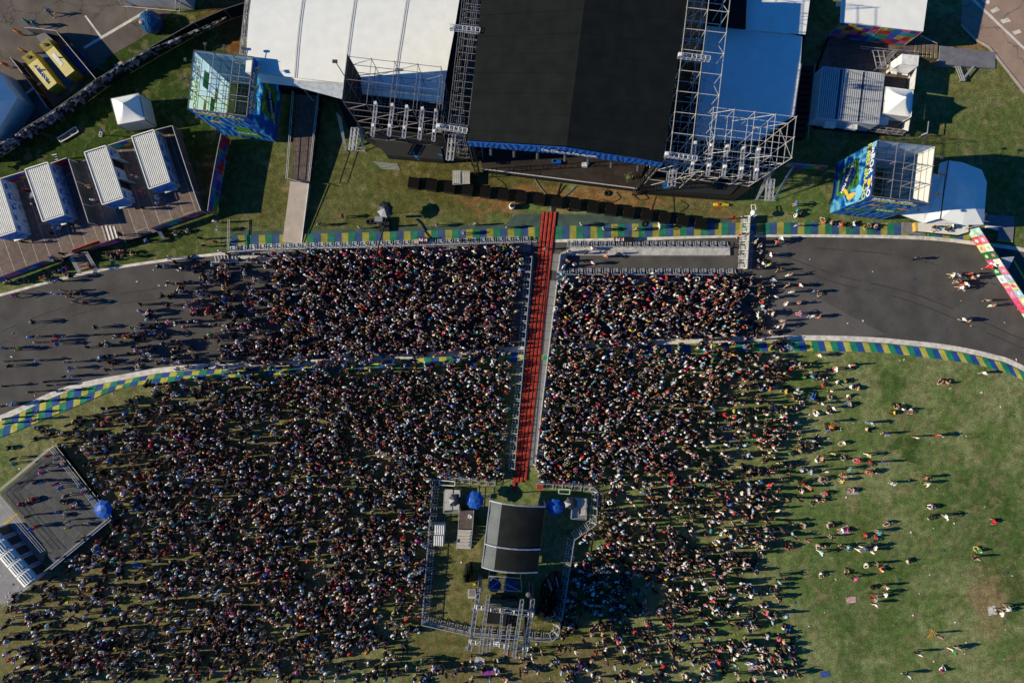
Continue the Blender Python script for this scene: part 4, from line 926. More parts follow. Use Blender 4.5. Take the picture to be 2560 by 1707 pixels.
# blue water tank with off-centre lid
c = P(386, 63, 0); t = thing('water_tank', 'round glossy blue tank with a grey lid beside the black fence', 'water tank', c)
M_tank = mat('blue_gloss_paint', (.012, .085, .21), .28, 0, .15, 1.5, spec=.5)
R_ = 1.27
MB().lathe(c, [(R_ * .9, 0), (R_, .25), (R_ * 1.0, .7), (R_ * .96, 1.05), (R_ * .82, 1.45), (R_ * .55, 1.78), (R_ * .25, 1.92), (.02, 1.95)], 32).build('body', M_tank, t, smooth=True)
rb = MB()
for k in range(10):
    a_ = 2 * math.pi * k / 10; prev = None
    for r_, z_ in [(R_ * 1.0, .72), (R_ * .96, 1.07), (R_ * .82, 1.47), (R_ * .55, 1.8), (R_ * .2, 1.95)]:
        q = c + Vector((r_ * math.cos(a_), r_ * math.sin(a_), z_))
        if prev is not None: rb.tube(prev, q, .035)
        prev = q
rb.build('rib', M_bluep, t)
lc = c + Vector((-.55, -.42, 1.62)); MB().lathe(lc, [(.34, -.1), (.36, .16), (.3, .26), (.05, .3)], 16).build('lid', mat('grey_lid', (.20, .22, .24), .35), t, smooth=True)
# two yellow generator containers in their fenced yard
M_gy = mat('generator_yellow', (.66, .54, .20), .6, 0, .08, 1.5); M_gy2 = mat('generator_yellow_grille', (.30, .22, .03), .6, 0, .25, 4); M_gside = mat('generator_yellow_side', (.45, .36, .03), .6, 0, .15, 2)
for lb, q4, txt in (('lower-left yellow generator container with a lettered white strip on its roof', [(54, 144), (78, 127), (142, 208), (120, 225)], 'A GERADORA'), ('upper-right yellow generator container with a blank pale roof strip', [(98, 112), (118, 97), (186, 177), (165, 193)], None)):
    z = 2.0; A, B, C, D = [P(x, y, z) for x, y in q4]
    t = thing('generator', lb, 'generator', V2((A + C) / 2), 'generators in the fenced yard')
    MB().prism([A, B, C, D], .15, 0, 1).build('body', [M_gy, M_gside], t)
    f = lambda s, u: (A.lerp(B, u)).lerp(D.lerp(C, u), s) + Vector((0, 0, .0))
    MB().prism([f(.0, .0) + Vector((0, 0, .03)), f(0, 1) + Vector((0, 0, .03)), f(.23, 1) + Vector((0, 0, .03)), f(.23, 0) + Vector((0, 0, .03))], z - .02).build('radiator_grille', M_gy2, t)
    fn = MB().lathe(f(.11, .5) + Vector((0, 0, .04)), [(.2, 0), (.2, .12), (.05, .14)], 12); fn.tube(f(.11, .5) + Vector((-.3, .1, .15)), f(.11, .5) + Vector((.3, 0, .2)), .05); fn.build('exhaust', M_dark, t)
    MB().box(f(.55, .75), (.12, 0, 0), (0, .08, 0), .12).build('lifting_lug', M_dark, t)
    s0, s1 = (.42, .82) if txt else (.38, .72)
    pl = MB().prism([f(s0, .28) + Vector((0, 0, .03)), f(s0, .62) + Vector((0, 0, .03)), f(s1, .62) + Vector((0, 0, .03)), f(s1, .28) + Vector((0, 0, .03))], z - .02).build('roof_sign', M_whitep, t)
    if txt:
        rr_ = (f(0, .45) - f(1, .45)).normalized(); rr_ = -rr_; uu = Vector((0, 0, 1)).cross(rr_)
        text_mb(txt, .42, (f((s0 + s1) / 2, .45) + Vector((0, 0, .035)), rr_, uu), bold=.02).build('lettering', mat('dark_blue_lettering', (.01, .02, .08), .6), pl)
    
    for u_ in (.1, .9): MB().tube(V2(f(.02, u_)) + Vector((0, 0, .08)), V2(f(.98, u_)) + Vector((0, 0, .08)), .09).build('skid', M_dark, t)
for lb, pts in (('blue tarpaulin on the ground between the yellow generators', [(103, 148), (116, 135), (182, 205), (168, 222), (160, 215)]), ('blue tarpaulin on the ground beside the upper-right generator', [(150, 122), (170, 118), (205, 130), (218, 165), (212, 188), (195, 186)])):
    o = MB().prism([P(x, y, .06 + .05 * rnd.random()) for x, y in pts], .015).build('tarpaulin', M_bluep, root=P(*pts[0], 0)); tag(o, lb, 'tarpaulin')
def screen_fence(name, label, pts, h, m, rail=M_steel, base=0.0, n=1, group=None, cat='fence', postm=None):
    w = [P(x, y, base + h) for x, y in pts]; t = thing(name, label, cat, V2(w[0]) + Vector((0, 0, base)), group)
    sh = MB()
    for a, b_ in zip(w[:-1], w[1:]): sh.sheet([a, b_, Vector((b_.x, b_.y, base + .05)), Vector((a.x, a.y, base + .05))], .04)
    sh.build('cloth' if m is not None else 'mesh', m, t)
    for a, b_ in zip(w[:-1], w[1:]): MB().tube(a + Vector((0, 0, .03)), b_ + Vector((0, 0, .03)), .04).build('top_rail', rail, t)
    for a in w: MB().tube(a + Vector((0, 0, .05)), (a.x, a.y, base), .045).build('post', rail, t)
    return t
M_mesh = mat('black_shade_mesh', (.012, .013, .013), .8, 0, .3, 3); M_pink = mat('pale_pink_rail', (.55, .45, .47), .6)
screen_fence('yard_fence', 'black mesh fence with pale rail right of the upper-right generator', [(140, 78), (162, 104), (200, 150), (240, 198)], 1.9, M_mesh, M_pink)
screen_fence('yard_fence', 'black mesh fence with pale rail left of the lower-left generator', [(26, 144), (60, 188), (92, 232), (119, 271)], 1.7, M_mesh, M_pink)
screen_fence('yard_fence', 'grey mesh fence panels behind the upper generator end', [(62, 70), (104, 73), (140, 78)], 1.9, mat('grey_screen', (.12, .12, .14), .7), M_pink)
o = MB().prism([P(x, y, .9) for x, y in ((90, 90), (112, 82), (132, 100), (106, 112))], .05).build('metal_cabinet', M_grey, root=P(100, 95, 0)); tag(o, 'grey metal box behind the upper-right generator end', 'cabinet')
# black fence along the drain with crumpled sheeting
M_crum = ramp_mat('crumpled_black_white_sheeting', [(0, (.006, .006, .007)), (.40, (.03, .03, .033)), (.50, (.30, .31, .33)), (.62, (.62, .63, .66)), (.8, (.35, .38, .42)), (1, (.05, .05, .06))], .75, 2.2, 'NOISE', .5, transl=.5, detail=9, interp='EASE', stretch=(1, 1, .35))
fp = [(-60, 394), (0, 357), (60, 321), (120, 285), (180, 243), (237, 201), (305, 160), (373, 120), (430, 88), (485, 57), (560, 24), (624, 3), (690, -30)]
t = thing('boundary_fence', 'long diagonal black fence with crumpled white sheeting along the yard', 'fence', P(0, 357, 0))
sh = MB()
for (a, b_) in zip(fp[:-1], fp[1:]):
    A, B = P(*a, 2.3), P(*b_, 2.3); sh.sheet([A, B, Vector((B.x, B.y, .05)), Vector((A.x, A.y, .05))], .04)
sh.build('cloth', M_black, t)
def crumple(pts, w, z, amp, seed):
    r = random.Random(seed); a = resample(pts, 120); mb = MB(); vs = []; n = 9
    tg = np.gradient(a, axis=0); tg /= np.hypot(tg[:, 0], tg[:, 1])[:, None]; nr = np.c_[-tg[:, 1], tg[:, 0]]
    for i in range(120):
        wi = w[0] + (w[1] - w[0]) * i / 119
        for j in range(n):
            q = a[i] + nr[i] * wi * (j / (n - 1)) * (1 + .25 * r.gauss(0, 1) * (j == n - 1)); vs.append(P(*q, max(.03, z - 1.25 * j / (n - 1) + amp * r.random())))
    fs = [[i * n + j, (i + 1) * n + j, (i + 1) * n + j + 1, i * n + j + 1] for i in range(119) for j in range(n - 1)]
    mb.add(vs, fs); return mb
crumple([(-60, 396), (0, 359), (60, 323), (120, 287), (180, 245), (237, 203), (305, 162), (373, 122), (430, 100), (485, 76), (565, 42)], (27, 9), 2.2, .5, 3).build('sheeting', M_crum, t)
for (x, y) in fp: q = P(x, y, 2.35); MB().tube(q, (q.x, q.y, 0), .05).build('post', M_steel, t)
tr = MB()
for (a, b_) in zip(fp[:-1], fp[1:]): tr.tube(P(*a, 2.34), P(*b_, 2.34), .045)
tr.build('top_rail', mat('dark_steel', (.12, .13, .13), .5, .3), t)
# odds on the grass
o = MB().prism([P(x, y, .22) for x, y in ((143, 346), (189, 317), (196, 330), (152, 356))], .02).build('timber_board', M_wood, root=P(165, 335, 0)); tag(o, 'brown timber panel in a pale frame lying on green grass', 'panel')
fr = MB(); c = [P(x, y, .25) for x, y in ((143, 346), (189, 317), (196, 330), (152, 356))]
for i in range(4): fr.tube(c[i], c[(i + 1) % 4], .06)
fr.build('frame', M_whitep, o)
o = MB().prism([P(x, y, .2) for x, y in ((284, 164), (302, 153), (310, 160), (292, 172))], .02).build('pallet_board', mat('pale_board', (.38, .31, .33), .8), root=P(296, 162, 0)); tag(o, 'small pale board by the black fence below the blue tank', 'board')
t = thing('valve_stand', 'thin grey standpipe with a square foot on the green grass', 'standpipe', P(252, 338, 0))
MB().tube(P(252, 338, .05), P(253, 338, 1.6), .05, 6).build('pipe', M_alu, t)
c = [P(x, y, .1) for x, y in ((249, 330), (255, 331), (254, 342), (248, 341))]; fr = MB()
for i in range(4): fr.tube(c[i], c[(i + 1) % 4], .05)
fr.build('foot', M_alu, t); MB().box(P(253, 326, 1.2), (.1, 0, 0), (0, .1, 0), .15).build('tap', M_blue, t)
c = P(140, 388, 0); t = thing('gate_frame', 'small silver frame standing against the toilet enclosure fence', 'frame', c)
e = MB(); q = [P(130, 388, 1.6), P(142, 386, 1.6), P(146, 398, .1), P(134, 402, .1)]
for i in range(4): e.tube(q[i], q[(i + 1) % 4], .06)
e.tube(q[0].lerp(q[3], .5), q[1].lerp(q[2], .5), .05); e.build('rails', M_alu, t)
# ---- toilet deck
ZD = .8
M_deck = plank_mat('grey_brown_deck_boards', (.135, .10, .088), (.185, .14, .12), (.36, .335, .31), -.34 + math.pi / 2, 1.5, 9.0, .035)
K = lambda x, y: (x / 3.92, 300 + y / 3.92)
t = thing('raised_deck', 'raised boarded deck carrying the four toilet containers', 'deck', P(260, 480, 0))
dp = [K(*p) for p in ((-200, 640), (170, 520), (668, 385), (700, 470), (800, 400), (1500, 190), (1700, 70), (1970, 892), (1480, 1062), (1545, 1092), (1220, 1190), (1150, 1165), (1020, 1205), (790, 1285), (540, 1388), (430, 1385), (0, 1540), (-300, 1640))]
MB().prism([P(x, y, ZD) for x, y in dp], .0, 0, 1).build('boards', [M_deck, M_black], t)
for k, (a, b_) in enumerate((((985, 1035), (1140, 1160)),)):
    for s in range(4):
        x0 = 990 + s * 38; y0 = 1035 + s * 2
        MB().prism([P(*K(x0, y0), ZD + .05 - 0), P(*K(x0 + 16, y0), ZD + .05), P(*K(x0 + 60, y0 + 145), ZD + .05), P(*K(x0 + 44, y0 + 147), ZD + .05)], ZD + .01).build('stair_nosing', M_whitep if s else MATS['pale_board'], t)
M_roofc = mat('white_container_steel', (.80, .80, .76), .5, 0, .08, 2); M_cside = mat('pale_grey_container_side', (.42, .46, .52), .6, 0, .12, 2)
M_groove = mat('groove_blue_grey', (.05, .065, .09), .6)
CT = [('farthest left toilet container, half out of the picture', [(-225, 645), (-5, 575), (155, 1090), (-50, 1155)]), ('second toilet container from the left, white ribbed roof, printed side', [(245, 485), (465, 415), (628, 930), (420, 995)]),
      ('third toilet container from the left with its doors standing open', [(828, 318), (1035, 252), (1205, 765), (1003, 830)]), ('right-hand toilet container beside the screened deck end', [(1290, 165), (1505, 97), (1665, 605), (1460, 675)])]
for i, (lb, q4) in enumerate(CT):
    z = ZD + 2.6; A, B, C, D = [P(*K(x, y), z) for x, y in q4]
    t = thing('toilet_container', lb, 'toilet container', Vector((*((A + C) / 2)[:2], ZD)), 'toilet containers on the raised deck')
    bd = MB().prism([A - Vector((0, 0, .12)), B - Vector((0, 0, .12)), C - Vector((0, 0, .12)), D - Vector((0, 0, .12))], ZD + .02, 0, 1).build('body', [M_groove, M_cside], t)
    f = lambda s, u, dz=0.0: (A.lerp(B, u)).lerp(D.lerp(C, u), s) + Vector((0, 0, dz))
    for k in range(11):
        u0 = .05 + k * .083; MB().prism([f(.025, u0, -.03), f(.025, u0 + .05, -.03), f(.975, u0 + .05, -.03), f(.975, u0, -.03)], z - .1).build('roof_rib', M_roofc, t)
    rim = MB()
    for a, b_ in ((f(0, 0), f(0, 1)), (f(0, 1), f(1, 1)), (f(1, 1), f(1, 0)), (f(1, 0), f(0, 0))): rim.tube(a, b_, .075)
    rim.build('roof_rim', M_roofc, t)
    # printed panels along the east side, sign and door on the south end
    ef = face(Vector((*C[:2], ZD)), Vector((*B[:2], ZD))); sf = face(Vector((*D[:2], ZD)), Vector((*C[:2], ZD)))
    M_art = ramp_mat('toilet_art_print', [(0, (.03, .14, .42)), (.38, (.40, .48, .60)), (.55, (.08, .22, .55)), (.72, (.50, .50, .52)), (.86, (.40, .14, .05)), (.92, (.3, .12, .4))], .8, 2.0, 'NOISE', .6, detail=3)
    nd = 5
    for k in range(nd):
        s0 = ef['w'] * (k + .12) / nd; s1 = ef['w'] * (k + .88) / nd
        if i == 2 and k in (1, 3):
            hinge = fpt(ef, s1, .1, .03); dn = ef['n'] * .75 + ef['r'] * -.25
            dr = MB().sheet([hinge, hinge + dn, hinge + dn + Vector((0, 0, 2.1)), hinge + Vector((0, 0, 2.1))], .04).build('door', mat('white_door', (.6, .63, .66), .6), t); dr['label'] = 'open white door'
            frect(MB(), ef, s0, s1, .1, 2.2, .015).build('door_opening', M_black, t)
        else:
            d_ = frect(MB(), ef, s0, s1, .1, 2.15, .03).build('door', M_art, t)
            frect(MB(), ef, s0 + .05, s1 - .3, 1.75, 2.05, .05).build('door_vent', M_bblue, d_)
    frect(MB(), sf, .15, sf['w'] - .15, .5, 2.3, .03).build('end_sign', ramp_mat('toilet_sign_print', [(0, (.015, .12, .40)), (.5, (.10, .32, .62)), (.78, (.55, .6, .65))], 1.1, 2, 'NOISE', .5, detail=2), t)
    q = fpt(sf, sf['w'] * .35, .9, .05); MB().prism([q, q + sf['r'] * 1.5, q + sf['r'] * 1.5 + sf['n'] * .4, q + sf['n'] * .4], ZD + .7).build('wash_basin', M_alu, t)
M_patch = ramp_mat('patchwork_print', [(0, (.45, .02, .04)), (.2, (.02, .10, .40)), (.4, (.55, .10, .25)), (.55, (.10, .03, .22)), (.7, (.02, .25, .12)), (.82, (.55, .35, .03)), (.92, (.02, .3, .4))], 1.15, 0, 'VORONOI', .6)
M_can = mat('green_grey_canvas', (.07, .085, .085), .8, 0, .3, .8, transl=.12)
for lb, pts, h, m, rl in (('patchwork printed fence behind the toilet deck, upper left', [(-30, 455), K(5, 575), K(240, 505)], 1.9, M_patch, M_alu), ('patchwork printed fence between the second and third toilets', [K(470, 437), K(655, 372)], 1.9, M_patch, M_alu), ('patchwork printed fence between third and right-hand toilets', [K(1060, 250), K(1290, 180)], 1.9, M_patch, M_alu),
        ('plain dark fence at the back right corner of the toilet deck', [K(1520, 100), K(1690, 58)], 1.9, M_can, M_alu), ('dark canvas fence down the right end of the toilet deck', [K(1690, 60), K(1800, 400), K(1900, 700), K(1968, 890)], 1.9, M_can, M_alu), ('green canvas divider running down the middle of the toilet deck', [K(672, 385), K(740, 600), K(810, 820), K(868, 1005)], 1.9, M_can, M_pink),
        ('patchwork front fence at the right end of the deck', [K(1480, 1060), K(1700, 985), K(1968, 892)], 1.5, M_patch, M_black2), ('patchwork front fence left of the deck stairs', [K(800, 1265), K(1000, 1210), K(1150, 1160)], 1.5, M_patch, M_black2), ('patchwork front fence at the far left of the deck', [(-40, 710), K(0, 1540), K(220, 1455), K(430, 1378), K(530, 1388)], 1.5, M_patch, M_black2)):
    screen_fence('deck_fence', lb, pts, h, m, rl, .5 if 'front' in lb else .6)
o = MB().sheet([P(*K(695, 1275), 1.9), P(*K(965, 1180), 1.9), P(*K(965, 1180), .9) + Vector((.25, -.3, 0)), P(*K(695, 1275), .9) + Vector((.25, -.3, 0))], .08).build('entrance_sign', mat('red_sign', (.45, .05, .05), .6, 0, .2, 2), root=P(*K(830, 1230), 0)); tag(o, 'long red sign board over the toilet deck stairs', 'sign')
for lb, a, b_ in (('steel handrail on the right of the lower toilet stairs', (825, 1290), (935, 1470)), ('steel handrail on the left of the lower toilet stairs', (680, 1345), (770, 1505)), ('short steel handrail at the upper toilet steps', (1545, 1092), (1590, 1165))):
    t = thing('stair_handrail', lb, 'handrail', P(*K(*a), 0))
    for dx in (0, 14, 28): MB().tube(P(*K(a[0] + dx, a[1]), 1.3), P(*K(b_[0] + dx, b_[1]), .7), .035).build('rail', M_alu, t)
    for k in (0, .5, 1): q = P(*K(a[0] + (b_[0] - a[0]) * k, a[1] + (b_[1] - a[1]) * k), 1.3 - .6 * k); MB().tube(q, (q.x, q.y, 0), .035).build('post', M_alu, t)
t = thing('timber_stairs', 'brown timber stairs leading down from the toilet deck to the track', 'stairs', P(*K(800, 1400), 0))
for k in range(5): MB().prism([P(*K(690 + k * 17, 1330 + k * 30), ZD - .14 * k), P(*K(830 + k * 17, 1290 + k * 30), ZD - .14 * k), P(*K(845 + k * 17, 1318 + k * 30), ZD - .14 * k), P(*K(705 + k * 17, 1358 + k * 30), ZD - .14 * k)], 0).build('step', M_wood, t)
# tall patchwork screen right of the deck, gangway and ramp by the left tower
t = screen_fence('printed_screen', 'dark patchwork screen below the left printed tower', [(553, 334), (545, 372), (536, 420), (527, 470), (519, 528)], 2.6, M_patch, M_steel)
t = thing('gangway', 'brown gangway with handrails descending from the left wing', 'gangway', P(750, 400, 0))
g4 = [(742, 236), (796, 240), (772, 456), (727, 451)]; zz = [2.0, 2.0, 1.05, 1.05]
MB().prism([P(x, y, z) for (x, y), z in zip(g4, zz)], 0, 0, 1).build('boards', [plank_mat('brown_gangway_boards', (.10, .075, .065), (.13, .10, .085), (.05, .04, .035), -.1, 1.2, .3, .02), M_black2], t)
for (a, za), (b_, zb) in ((((738, 236), 2.0), ((722, 452), 1.05)), (((801, 238), 2.0), ((777, 457), 1.05))):
    A, B = P(*a, za), P(*b_, zb)
    for h_ in (.55, 1.05): MB().tube(A + Vector((0, 0, h_)), B + Vector((0, 0, h_)), .035).build('rail', M_alu, t)
    for k in range(7): q = A.lerp(B, k / 6); MB().tube(q + Vector((0, 0, 1.05)), q - Vector((0, 0, .1)), .03).build('baluster', M_alu, t)
t = thing('access_ramp', 'long pale beige ramp from the gangway down to the kerb', 'ramp', P(738, 530, 0))
MB().prism([P(726, 453, 1.0), P(771, 459, 1.0), P(752, 611, .14), P(706, 604, .14)], 0, 0).build('slope', mat('beige_ramp_boards', (.43, .36, .31), .85, 0, .12, 1.2), t)
MB().tube(P(772, 459, 1.1), P(753, 611, .2), .05).build('edge_rail', M_whitep, t)
MB().tube(P(722, 447, 1.6), P(772, 463, 1.6), .04).build('cross_bar', M_alu, t)
# ------------------------------------------------------------------ right side: backstage village, right tents, patchwork wall
Q4 = lambda x, y: (1980 + x / 4.48, y / 4.48)
# white roof at the top
t = thing('backstage_marquee', 'big flat white marquee roof with patchwork wall cut by the top edge', 'marquee', P(2210, 40, 0))
ev = [(2112, -70), (2328, -70), (2308, 79), (2101, 56)]
MB().prism([P(x, y, z) for (x, y), z in zip(ev, (5.1, 5.1, 4.7, 4.7))], 4.55).build('roof_sheet', M_white, t)
MB().prism([P(*Q4(505, 20), 3.6), P(*Q4(575, 20), 3.6), P(*Q4(572, 72), 3.6), P(*Q4(502, 70), 3.6)], 3.4).build('side_awning', M_white, t)
A, B = P(2103, 60, 4.4), P(2302, 82, 4.4)
MB().sheet([A, B, Vector((B.x, B.y, .9)), Vector((A.x, A.y, .9))], .06).build('patchwork_wall', M_patch, t)
MB().sheet([P(2310, 78, 4.6), P(2326, -70, 4.6), Vector((*P(2326, -70, 4.6)[:2], 0)), Vector((*P(2310, 78, 4.6)[:2], 0))], .06).build('side_wall', M_black, t)
for x, y in ((2103, 58), (2205, 70), (2304, 81), (2322, -20)): q = P(x, y, 4.5); MB().tube((q.x, q.y, 0), q, .06, 6).build('post', M_steel, t)
# deck, steps and ramp
M_bdeck = plank_mat('brown_backstage_boards', (.12, .085, .07), (.16, .115, .095), (.06, .045, .04), -.12, 1.25, 2.5, .02)
t = thing('backstage_deck', 'brown boarded backstage deck around the corrugated roof', 'deck', P(2180, 160, 0))
MB().prism([P(*Q4(x, y), 1.0) for x, y in ((430, 395), (980, 420), (1365, 450), (1350, 620), (1420, 640), (1300, 1100), (1330, 1330), (1240, 1510), (860, 1470), (280, 1420), (300, 740))], 0, 0, 1).build('boards', [M_bdeck, M_black], t)
t = thing('backstage_stairs', 'brown stairs with yellow-green edges between deck and grey ramp', 'stairs', P(2330, 120, 0))
for k in range(6):
    x0 = 1368 + k * 46; z = 1.0 - .0 * k
    s = MB().prism([P(*Q4(x0, 455 + k * 9), z), P(*Q4(x0 + 36, 457 + k * 9), z), P(*Q4(x0 + 30, 628 + k * 6), z), P(*Q4(x0 - 4, 622 + k * 6), z)], 0).build('step', M_wood, t)
    MB().sheet([P(*Q4(x0 + 2, 560 + k * 8), z + .03), P(*Q4(x0 + 7, 560 + k * 8), z + .03), P(*Q4(x0 + 5, 624 + k * 6), z + .03), P(*Q4(x0, 624 + k * 6), z + .03)], .02).build('edge_strip', mat('lime_edge', (.4, .5, .1), .7), s)
r_ = MB()
for k in range(9): a = P(*Q4(1375 + k * 27, 455 - abs(k - 1) * 2 + k * 4), .95); b_ = P(*Q4(1430 + k * 24, 392 + k * 11), 1.9); r_.tube(a, b_, .03)
r_.tube(P(*Q4(1430, 392), 1.9), P(*Q4(1625, 490), 1.9), .04); r_.build('railing', M_alu, t)
o = MB().prism([P(2350, 115, 1.0), P(2489, 131, .12), P(2488, 172, .12), P(2347, 160, 1.0)], .0).build('grey_ramp', mat('grey_ramp_boards', (.20, .19, .205), .85, 0, .2, 1.2), root=P(2420, 145, 0)); tag(o, 'wide grey ramp leading from the stairs to the pale parking lot', 'ramp')
def vrack(lb, pts, z, w=.9):
    t = thing('steel_rack', lb, 'rack', P(*pts[0], 0)); a, b_, c = [P(x, y, z) for x, y in pts]
    for k in (0, .5, 1):
        d_ = Vector((w * k, 0, -.0)); MB().tube(a + d_, b_ + d_, .05).build('rail', M_alu, t); MB().tube(c + d_ * .4, b_ + d_ * .4, .045).build('rail', M_alu, t)
    m_ = MB()
    for k in range(4): m_.tube(a.lerp(b_, k / 3), a.lerp(b_, k / 3) + Vector((w, 0, 0)), .04)
    m_.build('rung', M_alu, t)
    for q in (a, b_, c): MB().tube(q, (q.x, q.y, .1), .04).build('leg', M_alu, t)
vrack('V-shaped steel rack standing on the grass under the grey ramp', [(2389, 166), (2402, 202), (2432, 166)], .5, .5)
vrack('V-shaped steel railing standing on the shaded backstage deck', [Q4(905, 570), Q4(950, 768), Q4(1140, 565)], 2.0, 1.2)
# corrugated roof
M_corr = mat('pale_corrugated_steel', (.50, .52, .55), .45, .1, .1, 2)
t = thing('container_block', 'wide pale corrugated roof of joined containers, half in stage shadow', 'container', P(2125, 240, 0))
c4 = [P(*Q4(340, 750), 3.6), P(*Q4(1035, 830), 3.6), P(*Q4(968, 1395), 3.6), P(*Q4(275, 1318), 3.6)]
MB().prism([p - Vector((0, 0, .1)) for p in c4], 1.02, 0, 1).build('body', [MATS['groove_blue_grey'], MATS['pale_grey_container_side']], t)
for k in range(30):
    if k in (9, 20): continue
    a = c4[0].lerp(c4[1], (k + .15) / 30); b_ = c4[0].lerp(c4[1], (k + .72) / 30); c = c4[3].lerp(c4[2], (k + .72) / 30); d_ = c4[3].lerp(c4[2], (k + .15) / 30)
    MB().prism([a, b_, c, d_], 3.45).build('roof_rib', M_corr, t)
rm = MB()
for i in range(4): rm.tube(c4[i], c4[(i + 1) % 4], .06)
rm.build('roof_rim', M_corr, t)
for x, y in ((412, 1378), (648, 1400), (995, 1345)):
    q = P(*Q4(x, y), 2.2); MB().box(q, (.62, -.07, 0), (.07, .62, 0), .55).build('air_conditioner', M_whitep, t)
# peaked white tent, white cabin, white screens
ev = [Q4(1048, 975), Q4(1357, 1015), Q4(1333, 1312), Q4(1022, 1270)]
t = thing('pyramid_tent', 'white peaked tent standing beside the corrugated container roof', 'tent', P(2247, 255, 1))
canopy(MB(), ev, 3.5, (2266, 243), 5.3).build('canopy', M_white, t, smooth=True)
MB().sheet([P(*ev[3], 3.5), P(*ev[2], 3.5), Vector((*P(*ev[2], 3.5)[:2], 2.0)), Vector((*P(*ev[3], 3.5)[:2], 1.3))], .04).build('south_wall', MATS['white_tent_wall'], t)
for i in range(4): a, b_ = P(*ev[i], 3.52), P(*ev[(i + 1) % 4], 3.52); MB().tube(a, b_, .045).tube(a, (a.x, a.y, 1), .05).build('frame', M_whitep, t)
t = thing('cargo_cabin', 'white boxy cabin with two awnings at the deck corner', 'cabin', P(2265, 160, 1))
MB().prism([P(*Q4(1235, 606), 3.2), P(*Q4(1424, 624), 3.2), P(*Q4(1412, 742), 3.2), P(*Q4(1225, 715), 3.2)], 1.02).build('body', M_whitep, t)
MB().prism([P(*Q4(1228, 716), 3.1), P(*Q4(1410, 744), 3.1), P(*Q4(1290, 830), 2.4), P(*Q4(1115, 790), 2.4)], 2.2).build('sloping_roof', mat('pale_cabin_roof', (.60, .60, .62), .6, 0, .15, 2), t)
MB().prism([P(*Q4(1235, 606), 3.15), P(*Q4(1232, 700), 3.15), P(*Q4(1118, 785), 2.3), P(*Q4(1135, 680), 2.3)], 1.02).build('side_wing', M_whitep, t)
for x0 in (1118, 1243): MB().prism([P(*Q4(x0, 792 + (x0 - 1118) * .12), 2.35), P(*Q4(x0 + 58, 800 + (x0 - 1118) * .12), 2.35), P(*Q4(x0 + 55, 835 + (x0 - 1118) * .12), 2.2), P(*Q4(x0 - 3, 824 + (x0 - 1118) * .12), 2.2)], 2.1).build('awning', M_white, t)
for lb, q4, z0, z1 in (('white screen panel right of the deck between cabin and tent', ((1398, 745), (1368, 1005), (1290, 1000), (1308, 800)), 2.9, 1.0), ('white screen panel below the peaked tent at the deck corner', ((1325, 1320), (1300, 1470), (1225, 1440), (1240, 1370)), 2.6, 1.0)):
    a, b_, c, d_ = [Q4(*p) for p in q4]; o = MB().sheet([P(*a, z0), P(*b_, z0), P(*c, z1), P(*d_, z1)], .05).build('white_screen', mat('grey_white_sheet', (.52, .53, .55), .7, 0, .2, 1.5), root=P(*b_, 1)); tag(o, lb, 'screen')
t = thing('deck_railing', 'steel railing along the lower edge of the backstage deck', 'railing', P(2220, 330, 1))
for k in range(6):
    a = P(*Q4(870 + 74 * k, 1472 + 8 * k), 1.1); b_ = P(*Q4(930 + 71 * k, 1418 + 8 * k), 2.1); MB().tube(a, b_, .035).build('baluster', M_alu, t)
for f in (.0, .5, 1): MB().tube(P(*Q4(870 + 60 * f, 1472 - 54 * f), 1.1 + f), P(*Q4(1240 + 60 * f, 1516 - 54 * f), 1.1 + f), .04).build('rail', M_alu, t)
t = thing('deck_railing', 'shaded steel railing along the upper edge of the backstage deck', 'railing', P(2200, 120, 1))
for f in (.0, 1): MB().tube(P(*Q4(770, 545 - 22 * f), 1.3 + f * .8), P(*Q4(1415, 610 - 26 * f), 1.3 + f * .8), .04).build('rail', M_alu, t)
for k in range(8): MB().tube(P(*Q4(770 + 92 * k, 545 + 9.3 * k), 1.1), P(*Q4(772 + 92 * k, 522 + 9.3 * k), 2.1), .03).build('baluster', M_alu, t)
t = thing('pole_frame', 'white L-shaped pole frame standing in shade on the grass', 'frame', P(2320, 330, 0))
MB().tube(P(*Q4(1530, 1360), 1.5), P(*Q4(1515, 1490), 1.5), .05).tube(P(*Q4(1515, 1490), 1.5), P(*Q4(1450, 1512), 1.2), .05).tube(P(*Q4(1515, 1490), 1.5), Vector((*P(*Q4(1515, 1490), 1.5)[:2], 0)), .05).build('pole', M_alu, t)
# service stair in the shade right of the stage
t = thing('service_stairs', 'dark service stairs with red edges in the shade right of the stage', 'stairs', P(2020, 250, 0))
for k in range(12): MB().prism([P(2006 - k * 1.6, 165 + k * 15, 1.6), P(2034 - k * 1.6, 167 + k * 15, 1.6), P(2032 - k * 1.6, 178 + k * 15, 1.6), P(2004 - k * 1.6, 176 + k * 15, 1.6)], .0, 0, 1).build('step', [mat('dark_red_step', (.05, .015, .015), .8), M_black], t)
for dx in (-4, 34): MB().tube(P(2004 + dx, 160, 2.5), P(1986 + dx, 345, 2.5), .04).build('handrail', M_steel, t)
# shade-side fence of printed panels near the right PA wing
screen_fence('printed_screen', 'dark patchwork screen in the shade left of the right printed tower', [(1972, 408), (2070, 416)], 1.9, M_patch, M_steel)
